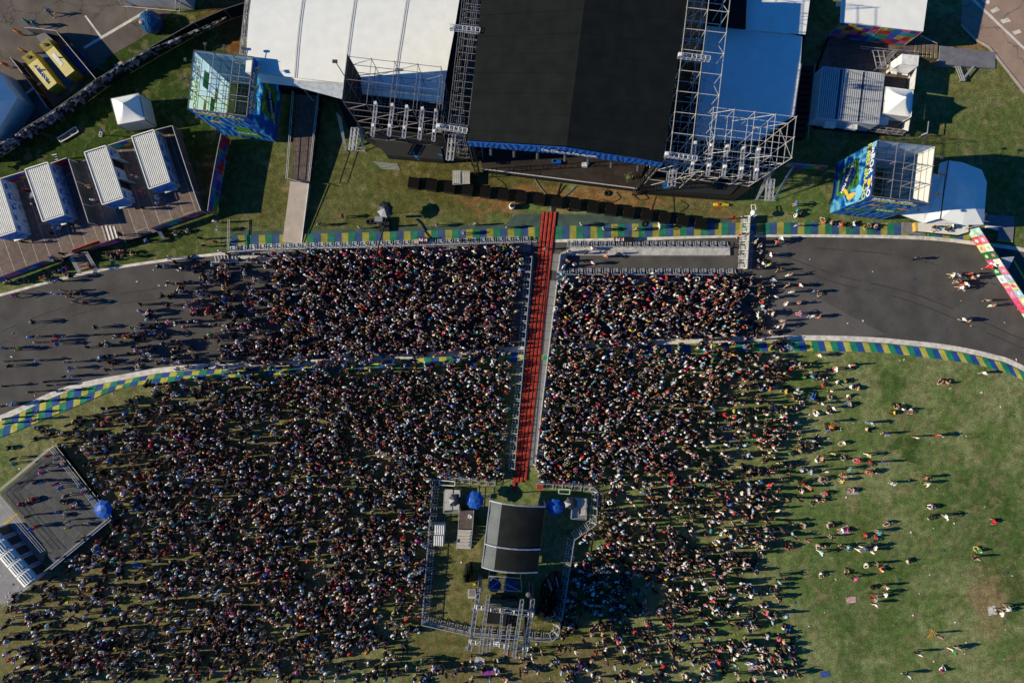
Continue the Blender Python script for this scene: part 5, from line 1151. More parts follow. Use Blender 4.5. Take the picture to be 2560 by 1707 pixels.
# hospitality tent below the right tower
t = thing('hospitality_tent', 'big white-blue tent roof shaded by the right printed tower', 'tent', P(2400, 470, 0))
Z3 = lambda x, y: (2200 + x / 4.356, 370 + y / 4.356)
ol = [(745, 137), (900, 157), (1110, 240), (1165, 375), (1150, 560), (1128, 835), (900, 838), (660, 770), (690, 500), (712, 300)]
rf = MB(); ring = [P(*Z3(x, y), 4.0 + .15 * math.sin(i)) for i, (x, y) in enumerate(ol)]; ap = P(*Z3(990, 500), 5.6)
mid = [p.lerp(ap, .55) - Vector((0, 0, .25)) for p in ring]; n = len(ring)
rf.add(ring + mid + [ap], [[i, n + i, n + (i + 1) % n, (i + 1) % n] for i in range(n)] + [[n + i, 2 * n, n + (i + 1) % n] for i in range(n)]); rf.build('canopy', M_white, t)
MB().prism([P(*Z3(x, y), z) for x, y, z in ((705, 300, 3.9), (655, 765, 3.9), (480, 815, 3.0), (215, 720, 2.9), (470, 620, 3.4), (560, 275, 3.8))], 2.75).build('side_canopy', M_white, t)
MB().prism([P(*Z3(x, y), 3.7) for x, y in ((665, 160), (742, 140), (715, 290), (640, 268))], 3.5).build('side_canopy', M_white, t)
MB().tube(P(*Z3(745, 140), 4.15), P(*Z3(655, 768), 4.15), .05).build('seam_pole', M_dark, t)
for x, y in ((1160, 380), (1128, 830), (660, 768), (745, 140)): q = P(*Z3(x, y), 3.9); MB().tube(q, (q.x, q.y, 0), .06, 6).build('post', M_steel, t)
t = thing('sign_board', 'long white and red sign board tilted along the tent front', 'sign', P(2400, 555, 0))
MB().sheet([P(*Z3(640, 768), 3.0), P(*Z3(1122, 832), 3.0), P(*Z3(1100, 845), 2.3), P(*Z3(870, 828), 2.3), P(*Z3(500, 816), 2.3)], .06).build('board', M_whitep, t)
MB().sheet([P(*Z3(648, 770), 3.08), P(*Z3(1124, 832), 3.08), P(*Z3(1112, 846), 2.7), P(*Z3(650, 784), 2.7)], .05).build('red_band', M_red, t)
# white platform and grey mats
t = thing('white_platform', 'white platform with orange end and dark front step on the kerb', 'platform', P(2360, 565, 0))
MB().prism([P(*Z3(x, y), .75) for x, y in ((405, 814), (965, 834), (962, 915), (850, 948), (410, 908))], .0, 0, 1).build('floor', [mat('ivory_floor', (.70, .68, .62), .7, 0, .08, 2), M_black], t)
MB().prism([P(*Z3(x, y), .77) for x, y in ((383, 813), (407, 814), (412, 908), (388, 905))], .0).build('end_strip', mat('orange_strip', (.55, .35, .08), .7), t)
MB().prism([P(*Z3(x, y), .35) for x, y in ((480, 912), (850, 950), (845, 962), (500, 922))], .0).build('front_step', M_black, t)
for lb, pts, z in (('grey mat laid on the kerb left of the white platform', ((250, 808), (388, 813), (388, 905), (498, 928), (498, 960), (235, 925)), .16), ('grey mat on the grass right of the hospitality tent', ((1130, 722), (1470, 745), (1446, 1022), (1280, 1004), (1285, 880), (1128, 850)), .14)):
    o = MB().prism([P(*Z3(x, y), z) for x, y in pts], .02).build('floor_mat', M_grey, root=P(*Z3(*pts[0]), 0)); tag(o, lb, 'mat')
    if 'right' in lb:
        o2 = MB().prism([P(*Z3(x, y), .18) for x, y in ((1278, 1000), (1447, 1016), (1447, 1028), (1276, 1010))], .02).build('edge_strip', MATS['orange_strip'], o)
        MB().prism([P(*Z3(x, y), .15) for x, y in ((1150, 842), (1290, 862), (1286, 900), (1150, 866))], .02).build('pale_panel', M_whitep, o)
# patchwork wall running off the right edge
wl = [(2449, 567), (2483, 620), (2516, 670), (2552, 724), (2600, 796), (2680, 915)]
TILE = [mat('tile_' + n_, c_, .6, 0, .35, 2.5) for n_, c_ in (('pink', (.70, .18, .30)), ('mint', (.42, .62, .45)), ('red', (.65, .08, .07)), ('sky', (.32, .52, .68)), ('cream', (.78, .70, .60)), ('lime', (.55, .60, .25)), ('magenta', (.60, .08, .28)), ('white', (.80, .78, .76)), ('forest', (.03, .14, .06)))]
t = thing('patchwork_wall', 'bright patchwork wall of square printed panels running off the right edge', 'wall', P(2449, 567, 0))
ww = [P(x, y, 2.25) for x, y in wl]; dist = [0]
for a, b_ in zip(ww[:-1], ww[1:]): dist.append(dist[-1] + (b_ - a).length)
def along(s):
    for i in range(len(ww) - 1):
        if s <= dist[i + 1]: return ww[i].lerp(ww[i + 1], (s - dist[i]) / (dist[i + 1] - dist[i]))
    return ww[-1]
back = MB()
for a, b_ in zip(ww[:-1], ww[1:]): back.sheet([a, b_, Vector((b_.x, b_.y, 0)), Vector((a.x, a.y, 0))], .1)
back.build('frame', M_black2, t)
rr_ = random.Random(4); k = 0; s = 0.0
while s < dist[-1] - 1:
    for row in (0, 1):
        a, b_ = along(s + .02), along(s + 1.06); n = (b_ - a).cross(Vector((0, 0, 1))).normalized(); z1 = 2.22 - row * 1.1; z0 = z1 - 1.06
        e = n * .07; q = [Vector((a.x, a.y, z1)) + e, Vector((b_.x, b_.y, z1)) + e, Vector((b_.x, b_.y, z0)) + e, Vector((a.x, a.y, z0)) + e]
        ci = rr_.randrange(9); pn = MB().sheet(q, .03).build('panel', TILE[ci], t)
        c = sum(q, Vector()) / 4 + n * .03; u = (b_ - a).normalized(); g1 = MB(); kd = rr_.randrange(3); r1, r2 = rr_.uniform(.22, .4), rr_.uniform(.2, .38)
        nn = (4, 12, 7)[kd]; g1.sheet([c + u * r1 * math.cos(6.28 * i / nn + .5) * (1 if kd < 2 or i % 2 else .6) + Vector((0, 0, r2 * math.sin(6.28 * i / nn + .5))) for i in range(nn)], .02)
        g1.build('motif', TILE[(ci + 1 + rr_.randrange(7)) % 9], pn)
    s += 1.08
o = MB().prism([P(*Z3(x, y), z) for x, y, z in ((1290, 1197, 2.2), (1464, 1182, 2.2), (1390, 1335, .3))], .0).build('tarp_shade', mat('grey_tarp', (.55, .56, .6), .7), root=P(*Z3(1390, 1300), 0)); tag(o, 'triangular grey-white tarp behind the patchwork wall', 'tarp')
b = MB(); b.add([P(x, y) + Vector((0, 0, .021)) for x, y in ((2532, 652), (2536, 650), (2575, 716), (2571, 719))], [[0, 1, 2, 3]]); struct('yellow_line', b, M_yellow)
# ------------------------------------------------------------------ barriers, cable ramps, pit, front-of-house, viewing deck
def make_barrier(lb, grp, slim=False):
    t = thing('crowd_barrier', lb, 'barrier', (0, 0, 0), grp)
    mb = MB()
    for x in (-.49, .49): mb.tube((x, 0, 0), (x, 0, 1.2), .04)
    for z in (.12, 1.2): mb.tube((-.49, 0, z), (.49, 0, z), .045)
    if slim:
        for k in range(7): mb.tube((-.42 + k * .14, 0, .12), (-.42 + k * .14, 0, 1.2), .014)
    else: mb.sheet([(-.47, 0, .15), (.47, 0, .15), (.47, 0, 1.15), (-.47, 0, 1.15)], .015)
    mb.build('upright_panel', M_alu, t)
    w_ = .3 if slim else .95; MB().prism([(-.49, -w_, .05), (.49, -w_, .05), (.49, -.03, .07), (-.49, -.03, .07)], .0).build('floor_plate', mat('scuffed_aluminium_plate', (.17, .17, .18), .55, .1, .25, 5), t)
    st_ = MB()
    for y0, y1 in (((.3, .36), (.62, .68)) if slim else ((.12, .2), (.26, .62), (.68, .8))): st_.prism([(-.42, y0, .4), (.14, y0, .4), (.14, y1, .4), (-.42, y1, .4)], .35)
    for x in (-.38, .38): st_.tube((x, .05, .48), (x, .75, .48), .035)
    st_.build('step', M_alu, t)
    for x in (-.4, .4): MB().tube((x, .02, 1.1), (x, .75, .05), .035).build('brace', M_alu, t)
    return t
BAR = {}
def barrier_row(pts, side, lb, grp, z=.015, skip=()):
    """panels one metre wide set along a photograph polyline; side +1: steps face left of the direction of travel"""
    a = [P(x, y, 1.2) for x, y in pts]
    for s0, e0 in zip(a[:-1], a[1:]):
        d_ = (e0 - s0); d_.z = 0; n = max(1, round(d_.length / 1.03)); u = d_ / n; ang = math.atan2(u.y, u.x)
        for i in range(n):
            c = s0 + u * (i + .5)
            pk = 'compound' in lb or 'shaded' in lb
            if pk not in BAR: BAR[pk] = make_barrier(lb, grp, pk); o = BAR[pk]
            else: o = copy_tree(BAR[pk])
            o.location = (c.x, c.y, z); o.rotation_euler = (0, 0, ang + (0 if side > 0 else math.pi)); o['label'] = lb; o['group'] = grp
            assert 4 <= len(lb.split()) <= 16, lb
barrier_row([(566, 631), (640, 625), (960, 617), (1328, 605)], 1, 'silver crowd barrier in the long row along the upper kerb left of the ramps', 'barriers along the upper kerb')
barrier_row([(1418, 616), (1826, 618)], 1, 'silver crowd barrier in the row above the pale board strip', 'barriers above the board strip')
barrier_row([(1400, 686), (1846, 687)], 1, 'silver crowd barrier in the row along the front of the right crowd', 'barriers at the front of the right crowd')
barrier_row([(1876, 536), (1868, 672)], -1, 'silver crowd barrier in the short upright row at the right pit end', 'barriers at the right pit end')
barrier_row([(1402, 632), (1396, 676)], 1, 'silver crowd barrier beside the pit entrance right of the ramps', 'barriers beside the pit entrance')
barrier_row([(1394, 700), (1357, 1000), (1338, 1170)], 1, 'silver crowd barrier in the long row down the right of the red ramps', 'barriers right of the red ramps')
barrier_row([(1330, 640), (1322, 740), (1286, 1175)], -1, 'shaded crowd barrier in the long row down the left of the red ramps', 'barriers left of the red ramps')
barrier_row([(1092, 1190), (1240, 1204)], -1, 'crowd barrier along the upper left of the sound compound', 'barriers at the upper left compound edge')
barrier_row([(1340, 1208), (1482, 1217)], -1, 'crowd barrier along the upper right of the sound compound', 'barriers at the upper right compound edge')
barrier_row([(1482, 1217), (1497, 1232), (1490, 1312), (1436, 1350)], -1, 'crowd barrier around the upper right corner of the sound compound', 'barriers at the right compound corner')
barrier_row([(1436, 1350), (1408, 1530), (1396, 1590), (1378, 1604)], -1, 'crowd barrier down the right side of the sound compound', 'barriers down the right compound side')
barrier_row([(1054, 1562), (1180, 1590), (1378, 1604)], 1, 'crowd barrier along the bottom of the sound compound', 'barriers along the compound bottom')
barrier_row([(1082, 1198), (1068, 1380), (1054, 1562)], 1, 'crowd barrier down the left side of the sound compound', 'barriers down the left compound side')
t = thing('queue_rail', 'blue-grey queue rail by the kerb end left of the crowd front', 'rail', P(560, 600, 0))
for x in (570, 574): MB().tube(P(x, 548, 1.1), P(x - 2, 625, 1.1), .04).build('rail', M_steel, t)
for y in (550, 575, 600, 622): MB().tube(P(571, y, 1.1), Vector((*P(571, y, 1.1)[:2], 0)), .04).build('post', M_steel, t)
t = thing('queue_rail', 'row of pale queue rails on the track left of the crowd front', 'rail', P(550, 645, 0))
for k in range(5): MB().tube(P(536 + k * 8, 637, .6), P(540 + k * 8, 655, .6), .06).build('rail', M_alu, t)
for y in (637, 655): MB().tube(P(530, y, .6), P(572, y, .6), .045).build('rail', M_alu, t)
o = MB().prism([P(x, y, .14) for x, y in ((578, 641), (760, 636), (760, 652), (574, 656))], .02).build('floor_boarding', mat('pale_boarding', (.55, .53, .53), .75, 0, .1, 2), root=P(650, 645, 0)); tag(o, 'pale boarding strip under the left crowd front', 'boarding')
# four red cable ramps
M_cable = mat('red_cable_ramp_plastic', (.34, .042, .028), .75, 0, .32, 2.2, spec=.12)
for k in range(4):
    t = thing('cable_ramp', '%s of four long red cable ramps counted from the left' % ['first', 'second', 'third', 'fourth'][k], 'cable ramp', P(1360 + k * 10, 532, 0), 'red cable ramps laid side by side')
    a0, a1 = (1358.5 + k * 9.9, 530), (1284 + k * 9.6, 1205 if k < 3 else 1200)
    if k == 0: a1 = (1284, 1225)
    mods = 34; sh = MB(); hl = []
    A, B = P(*a0), P(*a1); d_ = (B - A) / mods; v = Vector((-d_.y, d_.x, 0)).normalized()
    for i in range(mods):
        p, q = A + d_ * (i + .015), A + d_ * (i + .985); jit = v * rnd.uniform(-.012, .012)
        pr_ = [(-.18, .08), (-.11, .165), (.11, .165), (.18, .08)]
        vs = [p + jit + v * x + Vector((0, 0, z + .015)) for x, z in pr_] + [q + jit + v * x + Vector((0, 0, z + .015)) for x, z in pr_]
        sh.add(vs, [[j, j + 1, j + 5, j + 4] for j in range(3)] + [[3, 2, 1, 0], [4, 5, 6, 7]])
    sh.build('lid', M_cable, t)
    b0 = MB().prism([A + v * .235 + Vector((0, 0, .12)), B + v * .235 + Vector((0, 0, .12)), B - v * .235 + Vector((0, 0, .12)), A - v * .235 + Vector((0, 0, .12))], .005).build('rubber_base', M_black2, t)
# subwoofers in an arc
M_sub = mat('black_textured_cabinet', (.0075, .0075, .007), .9, 0, .25, 5, spec=.05)
for i in range(17):
    x = 1037 + i * 44.4; y = 461 + i * 5.5 + (i / 16) ** 2 * 12; c = P(x, y, 0)
    t = thing('subwoofer', 'black subwoofer in the long spaced line in front of the stage', 'subwoofer', c, 'subwoofers in front of the stage')
    u = Vector((.64, -.09, 0)); v = Vector((.085, .6, 0)); MB().box(c + Vector((0, 0, .02)), u, v, .95).build('cabinet', M_sub, t)
    MB().box(c - v * 1.03 + Vector((0, 0, .1)), u * .92, v * .04, .8).build('grille', mat('grille_dark', (.02, .02, .02), .6), t)
    for s in (-1, 1): MB().box(c + u * s * 1.02 + Vector((0, 0, .5)), u * .015, v * .3, .14).build('side_handle', M_dark, t)
# cables lying about the stage front
cb = [[(1335, 445), (1352, 470), (1375, 500), (1378, 530)], [(1415, 462), (1400, 480), (1385, 505), (1382, 530)], [(1402, 458), (1392, 490), (1384, 530)], [(1440, 466), (1420, 485), (1396, 503)], [(1540, 480), (1550, 495), (1530, 505), (1500, 500), (1470, 520)], [(1640, 490), (1630, 520), (1628, 535)], [(1683, 492), (1685, 530), (1680, 538)],
      [(1240, 445), (1260, 460), (1262, 475), (1255, 482)], [(1580, 484), (1600, 500), (1620, 496), (1610, 484)], [(1700, 500), (1720, 515), (1700, 530)]]
for i, pl in enumerate(cb):
    s_ = smooth(pl, 6); mb = MB()
    for a, b_ in zip(s_[:-1], s_[1:]): mb.tube(P(*a, .06), P(*b_, .06), .045 if i < 4 else .03, 5)
    tag(mb.build('power_cable', M_black2 if i not in (0, 3) else mat('grey_blue_cable', (.12, .15, .19), .5), root=P(*pl[0], 0)), 'loose cable trailing over the bare soil in front of the main stage', 'cable', 'cables in front of the stage')
for lb, x, y in (('black cable coil on the orange soil by the stage', 1517, 484), ('black cable coil on the kerb near two grey-clad workers', 1610, 561), ('black cable coil beside the camera crane, left one', 922, 555), ('black cable coil beside the camera crane, right one', 932, 554)):
    tag(MB().lathe(P(x, y, .02), [(.3, 0), (.36, .12), (.3, .22), (.18, .2), (.17, .05)], 14).build('cable_coil', M_black2, root=P(x, y, 0)), lb, 'cable coil')
t = thing('waste_bin', 'white round barrel standing left of the red ramps by subwoofers', 'barrel', P(1280, 516, 0)); c = P(1280, 518, 0)
MB().lathe(c, [(.32, 0), (.36, .45), (.34, .9), (.28, .92)], 16).build('drum', M_whitep, t, smooth=True); MB().lathe(c + Vector((0, 0, .93)), [(.27, 0), (.24, .03), (.02, .03)], 16).build('lid', M_black2, t)
# small slatted riser
t = thing('slatted_riser', 'small slatted platform with pale rails by the left end of the subwoofers', 'platform', P(1155, 444, 0))
for k in range(9): MB().prism([P(1133 + k * 4.7, 428, 1.1), P(1137 + k * 4.7, 428, 1.1), P(1136.5 + k * 4.7, 459, 1.1), P(1132.5 + k * 4.7, 459, 1.1)], 1.02).build('slat', mat('weathered_slats', (.42, .40, .37), .8, 0, .15, 2), t)
MB().prism([P(1134, 430, .98), P(1174, 430, .98), P(1173, 458, .98), P(1134, 458, .98)], 0).build('skirt', M_black2, t)
for a, b_ in (((1131, 427), (1176, 427)), ((1132, 462), (1176, 459)), ((1131, 427), (1132, 462))): MB().tube(P(*a, 1.6), P(*b_, 1.6), .04).build('rail', M_alu, t)
# camera crane with umbrella
t = thing('camera_crane', 'black camera crane reaching over the crowd from the grass', 'camera crane', P(960, 560, 0))
MB().box(P(962, 566, .05), (.6, 0, 0), (0, .6, 0), .5).build('base', M_black2, t); q = P(962, 566, .5); MB().tube(q, q + Vector((0, 0, 1.4)), .12, 8).build('column', M_black2, t)
MB().tube(P(966, 545, 1.7), P(964, 555, 2.0), .1, 6).tube(P(964, 555, 2.0), P(945, 620, 3.4), .09, 6, r2=.075).tube(P(945, 620, 3.4), P(918, 735, 5.6), .075, 6, r2=.05).build('arm', M_black2, t)
MB().box(P(917, 738, 5.2), (.2, 0, 0), (0, .25, 0), .4).build('camera_head', M_black2, t)
MB().box(P(950, 551, .05), (.45, 0, 0), (0, .3, 0), .9).build('control_case', mat('silver_case', (.35, .35, .38), .4, .4), t)
MB().box(P(966, 540, 1.3), (.5, 0, 0), (0, .14, 0), .5).build('counterweight', M_dark, t)
def parasol(name, lb, px, py, z, R_, m, tilt=(0, 0), n=8, grp=None, base=0.0, mats2=None):
    top = P(px, py, z); c = Vector((top.x, top.y, base)); t = thing(name, lb, 'parasol', c, grp)
    mb = MB(); tx, ty = tilt
    rim = [Vector((top.x + R_ * math.cos(2 * math.pi * (i + .3) / n), top.y + R_ * math.sin(2 * math.pi * (i + .3) / n), z - .42 * R_ + tx * math.cos(2 * math.pi * (i + .3) / n) * R_ + ty * math.sin(2 * math.pi * (i + .3) / n) * R_)) for i in range(n)]
    mid = [p.lerp(top, .45) + Vector((0, 0, .10 * R_)) for p in rim]
    for i in range(n):
        j = (i + 1) % n; sag = (rim[i] + rim[j]) / 2 + (top - (rim[i] + rim[j]) / 2) * .06 + Vector((0, 0, .02))
        k_ = 0 if not mats2 else int(i in mats2)
        mb.add([rim[i], sag, rim[j], mid[j], mid[i], top], [[0, 1, 3, 4], [1, 2, 3], [4, 3, 5]], k_)
    mb.build('canopy', m, t); rb = MB()
    for p in rim: rb.tube(p - Vector((0, 0, .03)), top - Vector((0, 0, .05)), .015, 3)
    rb.build('ribs', M_steel, t); MB().tube(c, top + Vector((0, 0, .1)), .03, 6).build('pole', M_steel, t)
    MB().lathe(c + Vector((0, 0, .01)), [(.28, 0), (.26, .1), (.05, .12)], 12).build('foot', M_dark, t)
    return t
M_bumb = mat('black_nylon', (.016, .018, .02), .38, 0, .1, 3, spec=.5); M_silv = mat('silver_nylon', (.30, .32, .36), .35, 0, .1, 3)
parasol('parasol', 'large black parasol with a pale grey wedge over the camera crane', 961, 522, 2.9, .98, [M_bumb, M_silv], (.1, .1), 8, mats2=(4, 5))
# two lettered flight cases
def letters_case(lb, px, py, L_):
    c = P(px, py, 0); t = thing('flight_case', lb, 'flight case', c); hw = L_ / 2
    MB().box(c + Vector((0, 0, .1)), (hw, 0, 0), (0, .27, 0), .8).build('box', mat('black_laminate', (.012, .012, .013), .5), t)
    MB().box(c + Vector((0, 0, .02)), (hw * .9, 0, 0), (0, .2, 0), .08).build('caster_base', M_dark, t)
    r, u = Vector((-1, 0, 0)), Vector((0, -1, 0)); o_ = c + Vector((-.08 if L_ < 1.5 else -hw + .55, -.02, .9))
    for ch, dx in (('H', -.34), ('P', .1), ('S', .36)): text_mb(ch, .46, (o_ + r * dx, r, u), bold=.025).build('letter', M_whitep, t)
    pk = MB(); p = mat('magenta_paint', (.75, .02, .30), .5); q = o_ + r * -.11
    for a, b_, w, h_ in ((-.1, 0, .03, .17), (.1, 0, .03, .17), (0, .14, .1, .03), (0, -.14, .1, .03)): pk.box(q + r * a + u * b_ + Vector((0, 0, .01)), r * w, u * h_, .02)
    pk.build('letter', p, t)
letters_case('black lettered flight case at the left kerb beside a beige box', 1061, 602, 1.02); letters_case('black lettered flight case on the kerb line right of the red ramps', 1558, 601, 2.25)
o = MB().box(P(1043, 606, .02), (.3, 0, 0), (0, .24, 0), .75).build('carton', mat('beige_carton', (.42, .33, .26), .8, 0, .15, 4), root=P(1043, 606, 0)); tag(o, 'beige slatted box touching the left lettered flight case', 'box')
# pit boarding
o = MB().prism([P(x, y, .30) for x, y in ((1432, 618), (1825, 621), (1825, 638), (1420, 638), (1402, 632))], .02).build('board_strip', plank_mat('pale_pit_boards', (.40, .39, .40), (.47, .455, .45), (.33, .32, .32), 0, 1.2, 2.2, .01, off=0), root=P(1600, 628, 0)); tag(o, 'long pale board strip in the pit right of the ramps', 'boarding')
o = MB().prism([P(x, y, .12) for x, y in ((1402, 634), (1414, 634), (1406, 682), (1392, 682))], .02).build('board_strip', MATS['pale_pit_boards'], root=P(1400, 660, 0)); tag(o, 'short pale board strip at the pit entrance', 'boarding')
t = thing('pit_gate', 'pale arch gate and white globe above the right pit barriers', 'gate', P(1885, 530, 0))
for x in (1878, 1888): MB().tube(P(x, 512, 1.9), P(x + 3, 538, 1.9), .05).tube(P(x + 3, 538, 1.9), Vector((*P(x + 3, 538, 1.9)[:2], 0)), .05).build('frame', M_whitep, t)
MB().tube(P(1878, 512, 1.9), P(1888, 512, 1.9), .05).build('top_bar', M_whitep, t); MB().lathe(P(1881, 533, 1.5), [(.1, 0), (.3, .15), (.34, .35), (.25, .6), (.03, .68)], 14).build('globe', M_whitep, t, smooth=True)
t = thing('rescue_stretcher', 'yellow stretcher bag lying on the turf under the right wing', 'stretcher', P(1800, 512, 0))
MB().prism([P(x, y, z) for x, y, z in ((1784, 508, .3), (1800, 506, .42), (1822, 510, .3), (1822, 515, .3), (1800, 515, .42), (1786, 514, .35))], .03).build('bag', M_yellow, t); MB().box(P(1797, 511, .4), (.12, 0, 0), (0, .18, 0), .08).build('strap', M_red, t)
# ---- sound compound
S = lambda x, y: (1040 + x / 3.0154, 1180 + y / 3.0154)
t = thing('mixing_tent', 'big arched mixing tent with a silver side strip and black roof', 'tent', P(1300, 1320, 0))
prf = [(0, 0), (.12, .45), (.22, .78), (.3, .88), (.45, .98), (.6, .9), (.8, .55), (1, 0)]
za = 3.1; a, b_, c, d_ = P(*S(497, 712), za), P(*S(915, 752), za), P(*S(975, 258), za), P(*S(557, 212), za)
M_suntint = mat('sun_tinted_pvc', (.10, .115, .125), .6, 0, .2, .9, bump=.4, spec=.2); M_pvc = mat('black_pvc', (.015, .017, .017), .75, 0, .25, .8, bump=.3, spec=.08)  # sunlight on the west slope is put into a paler strip colour
L_ = lambda f, g: a.lerp(b_, f).lerp(d_.lerp(c, f), g)
for lo_, hi_, mm, nm in ((0, 2, M_suntint, 'sun_tinted_roof_strip'), (2, 7, M_pvc, 'black_roof')):
    mb = MB(); pr_ = prf[lo_:hi_ + 1]; vs = []; n = len(pr_)
    for g_ in np.linspace(0, 1, 13):
        for f, r_ in pr_: vs.append(L_(f, g_) + Vector((0, 0, r_ - .10 * math.sin(math.pi * min(1, g_ / .66 if g_ < .66 else (g_ - .66) / .34)) ** 2)))
    m0 = len(vs); fs = []
    for j in range(12):
        for i in range(n - 1): q_ = j * n + i; fs.append([q_, q_ + 1, q_ + n + 1, q_ + n]); fs.append([m0 + q_ + n, m0 + q_ + n + 1, m0 + q_ + 1, m0 + q_])
    mb.add(vs + [v - Vector((0, 0, .05)) for v in vs], fs); mb.build(nm, mm, t, smooth=True)
for g_ in (0, .35, 1.0):
    mb = MB(); pts = [L_(f, g_) + Vector((0, 0, r_ + .05)) for f, r_ in prf]
    for p, q in zip(pts[:-1], pts[1:]): mb.tube(p, q, .09, 5)
    mb.build('arch_beam', M_alu, t)
MB().tube(a + Vector((0, 0, .04)), d_ + Vector((0, 0, .04)), .08).build('eave_beam', M_alu, t)
for p in (a, b_, c, d_, a.lerp(d_, .36), b_.lerp(c, .36)): MB().tube((p.x, p.y, 0), p, .08, 6).build('post', M_alu, t)
MB().sheet([b_, c, Vector((c.x, c.y, .3)), Vector((b_.x, b_.y, .3))], .05).build('side_cloth', M_black, t)
parasol('parasol', 'bright blue parasol on the left platform of the sound compound', *S(443, 217), 2.7, 1.12, M_blue)
parasol('parasol', 'bright blue parasol at the upper right of the mixing tent', *S(1050, 268), 2.7, 1.02, M_blue, (.0, .12))
parasol('parasol', 'dark blue parasol under the delay truss, left of two', *S(592, 862), 3.0, .85, M_bluep)
parasol('parasol', 'dark blue parasol under the delay truss, right of two', *S(714, 864), 3.0, .85, M_bluep)
parasol('parasol', 'black parasol with pale wedge on the left camera platform', *S(290, 213), 3.2, .75, [M_bumb, M_silv], (.1, 0), 7, mats2=(3,), base=1.0)
parasol('parasol', 'black parasol with pale wedge on the right camera platform', *S(1170, 238), 3.2, .8, [M_bumb, M_silv], (.1, 0), 7, mats2=(3,), base=1.0)
def cam_platform(lb, q4):
    t = thing('camera_platform', lb, 'platform', P(*S(*q4[0]), 0)); c = [P(*S(*p), 1.0) for p in q4]
    MB().prism(c, .86).build('floor', MATS['weathered_slats'], t)
    for p in c: MB().tube((p.x, p.y, 0), (p.x, p.y, 2.05), .045).build('post', M_alu, t)
    for i in (0, 1, 3):
        for h_ in (.5, 1.05): MB().tube(c[i] + Vector((0, 0, h_)), c[(i + 1) % 4] + Vector((0, 0, h_)), .035).build('rail', M_alu, t)
    tri = MB(); m_ = (c[0] + c[2]) / 2
    for k in range(3): tri.tube(m_ + Vector((0, 0, 1.3)), m_ + Vector((.35 * math.cos(k * 2.1), .35 * math.sin(k * 2.1), .02)), .03)
    tri.box(m_ + Vector((0, 0, 1.3)), (.12, 0, 0), (0, .3, 0), .3); tri.build('tripod_camera', M_black2, t)
cam_platform('pale railed camera platform in the upper left of the sound compound', [(213, 290), (325, 288), (335, 135), (220, 128)]); cam_platform('pale railed camera platform in the upper right of the sound compound', [(1165, 335), (1275, 340), (1285, 200), (1175, 190)])
t = thing('stair_platform', 'brown platform with a long stair flight left of the mixing tent', 'stairs', P(*S(375, 420), 0))
MB().prism([P(*S(x, y), 1.1) for x, y in ((335, 285), (440, 288), (428, 428), (325, 424))], 0, 0, 1).build('floor', [MATS['brown_gangway_boards'], M_black2], t)
for k in range(6): MB().prism([P(*S(318 - k * 2, 432 + k * 24), 1.0 - .16 * k), P(*S(424 - k * 2.5, 436 + k * 24), 1.0 - .16 * k), P(*S(421 - k * 2.5, 458 + k * 24), 1.0 - .16 * k), P(*S(315 - k * 2, 454 + k * 24), 1.0 - .16 * k)], 0).build('step', MATS['weathered_slats'], t)
for dx in (0, 108): MB().tube(P(*S(326 + dx, 285), 2.1), P(*S(318 + dx, 428), 2.1), .04).tube(P(*S(318 + dx, 428), 2.1), P(*S(303 + dx, 585), 1.0), .04).build('rail', M_alu, t)
MB().lathe(P(*S(410, 330), 1.12), [(.26, 0), (.26, .3), (.2, .4), (.1, .4)], 14).build('white_basin', M_whitep, t)
for k, q4 in enumerate((((140, 398), (216, 400), (214, 472), (138, 470)), ((133, 478), (209, 480), (206, 556), (131, 553)))):
    t = thing('ribbed_cabinet', '%s of two square white ribbed cabinets by the left compound fence' % ('upper', 'lower')[k], 'cabinet', P(*S(*q4[0]), 0)); c = [P(*S(*p), 1.5) for p in q4]
    MB().prism([p - Vector((0, 0, .06)) for p in c], 0, 0, 1).build('body', [mat('cabinet_grey', (.33, .36, .40), .6), M_whitep], t)
    for i in range(5): MB().prism([c[0].lerp(c[1], .04 + i * .2), c[0].lerp(c[1], .15 + i * .2), c[3].lerp(c[2], .15 + i * .2), c[3].lerp(c[2], .04 + i * .2)], 1.42).build('rib', M_whitep, t)
for lb, q4, m_, h_ in (('white rectangular tube frame at the upper left compound corner', ((178, 60), (293, 70), (291, 103), (176, 95)), M_whitep, .7), ('pale green rectangular frame at the upper right of the compound', ((1077, 126), (1160, 130), (1158, 165), (1075, 160)), mat('pale_green_frame', (.45, .6, .4), .6), .8)):
    c = [P(*S(*p), h_) for p in q4]; t = thing('tube_frame', lb, 'frame', V2(c[0]))
    for i in range(4): MB().tube(c[i], c[(i + 1) % 4], .07).build('bar', m_, t); MB().tube(c[i], (c[i].x, c[i].y, 0), .05).build('leg', m_, t)
t = thing('rubbish_bin', 'square orange bin at the end of the red ramps', 'bin', P(*S(930, 100), 0))
c = P(*S(930, 100), 0); u, v = Vector((.36, 0, 0)), Vector((0, .3, 0)); MB().box(c, u * .9, v * .9, .95).build('body', mat('orange_plastic', (.62, .12, .04), .5), t)
for s in (-1, 1): MB().box(c + u * s * .92 + Vector((0, 0, .85)), u * .08, v, .15).build('rim', MATS['orange_plastic'], t); MB().box(c + v * s * .92 + Vector((0, 0, .85)), u, v * .08, .152).build('rim', MATS['orange_plastic'], t)
MB().box(c + Vector((0, 0, .951)), u * .8, v * .8, .02).build('liner', mat('dark_red_liner', (.25, .03, .02), .6), t)
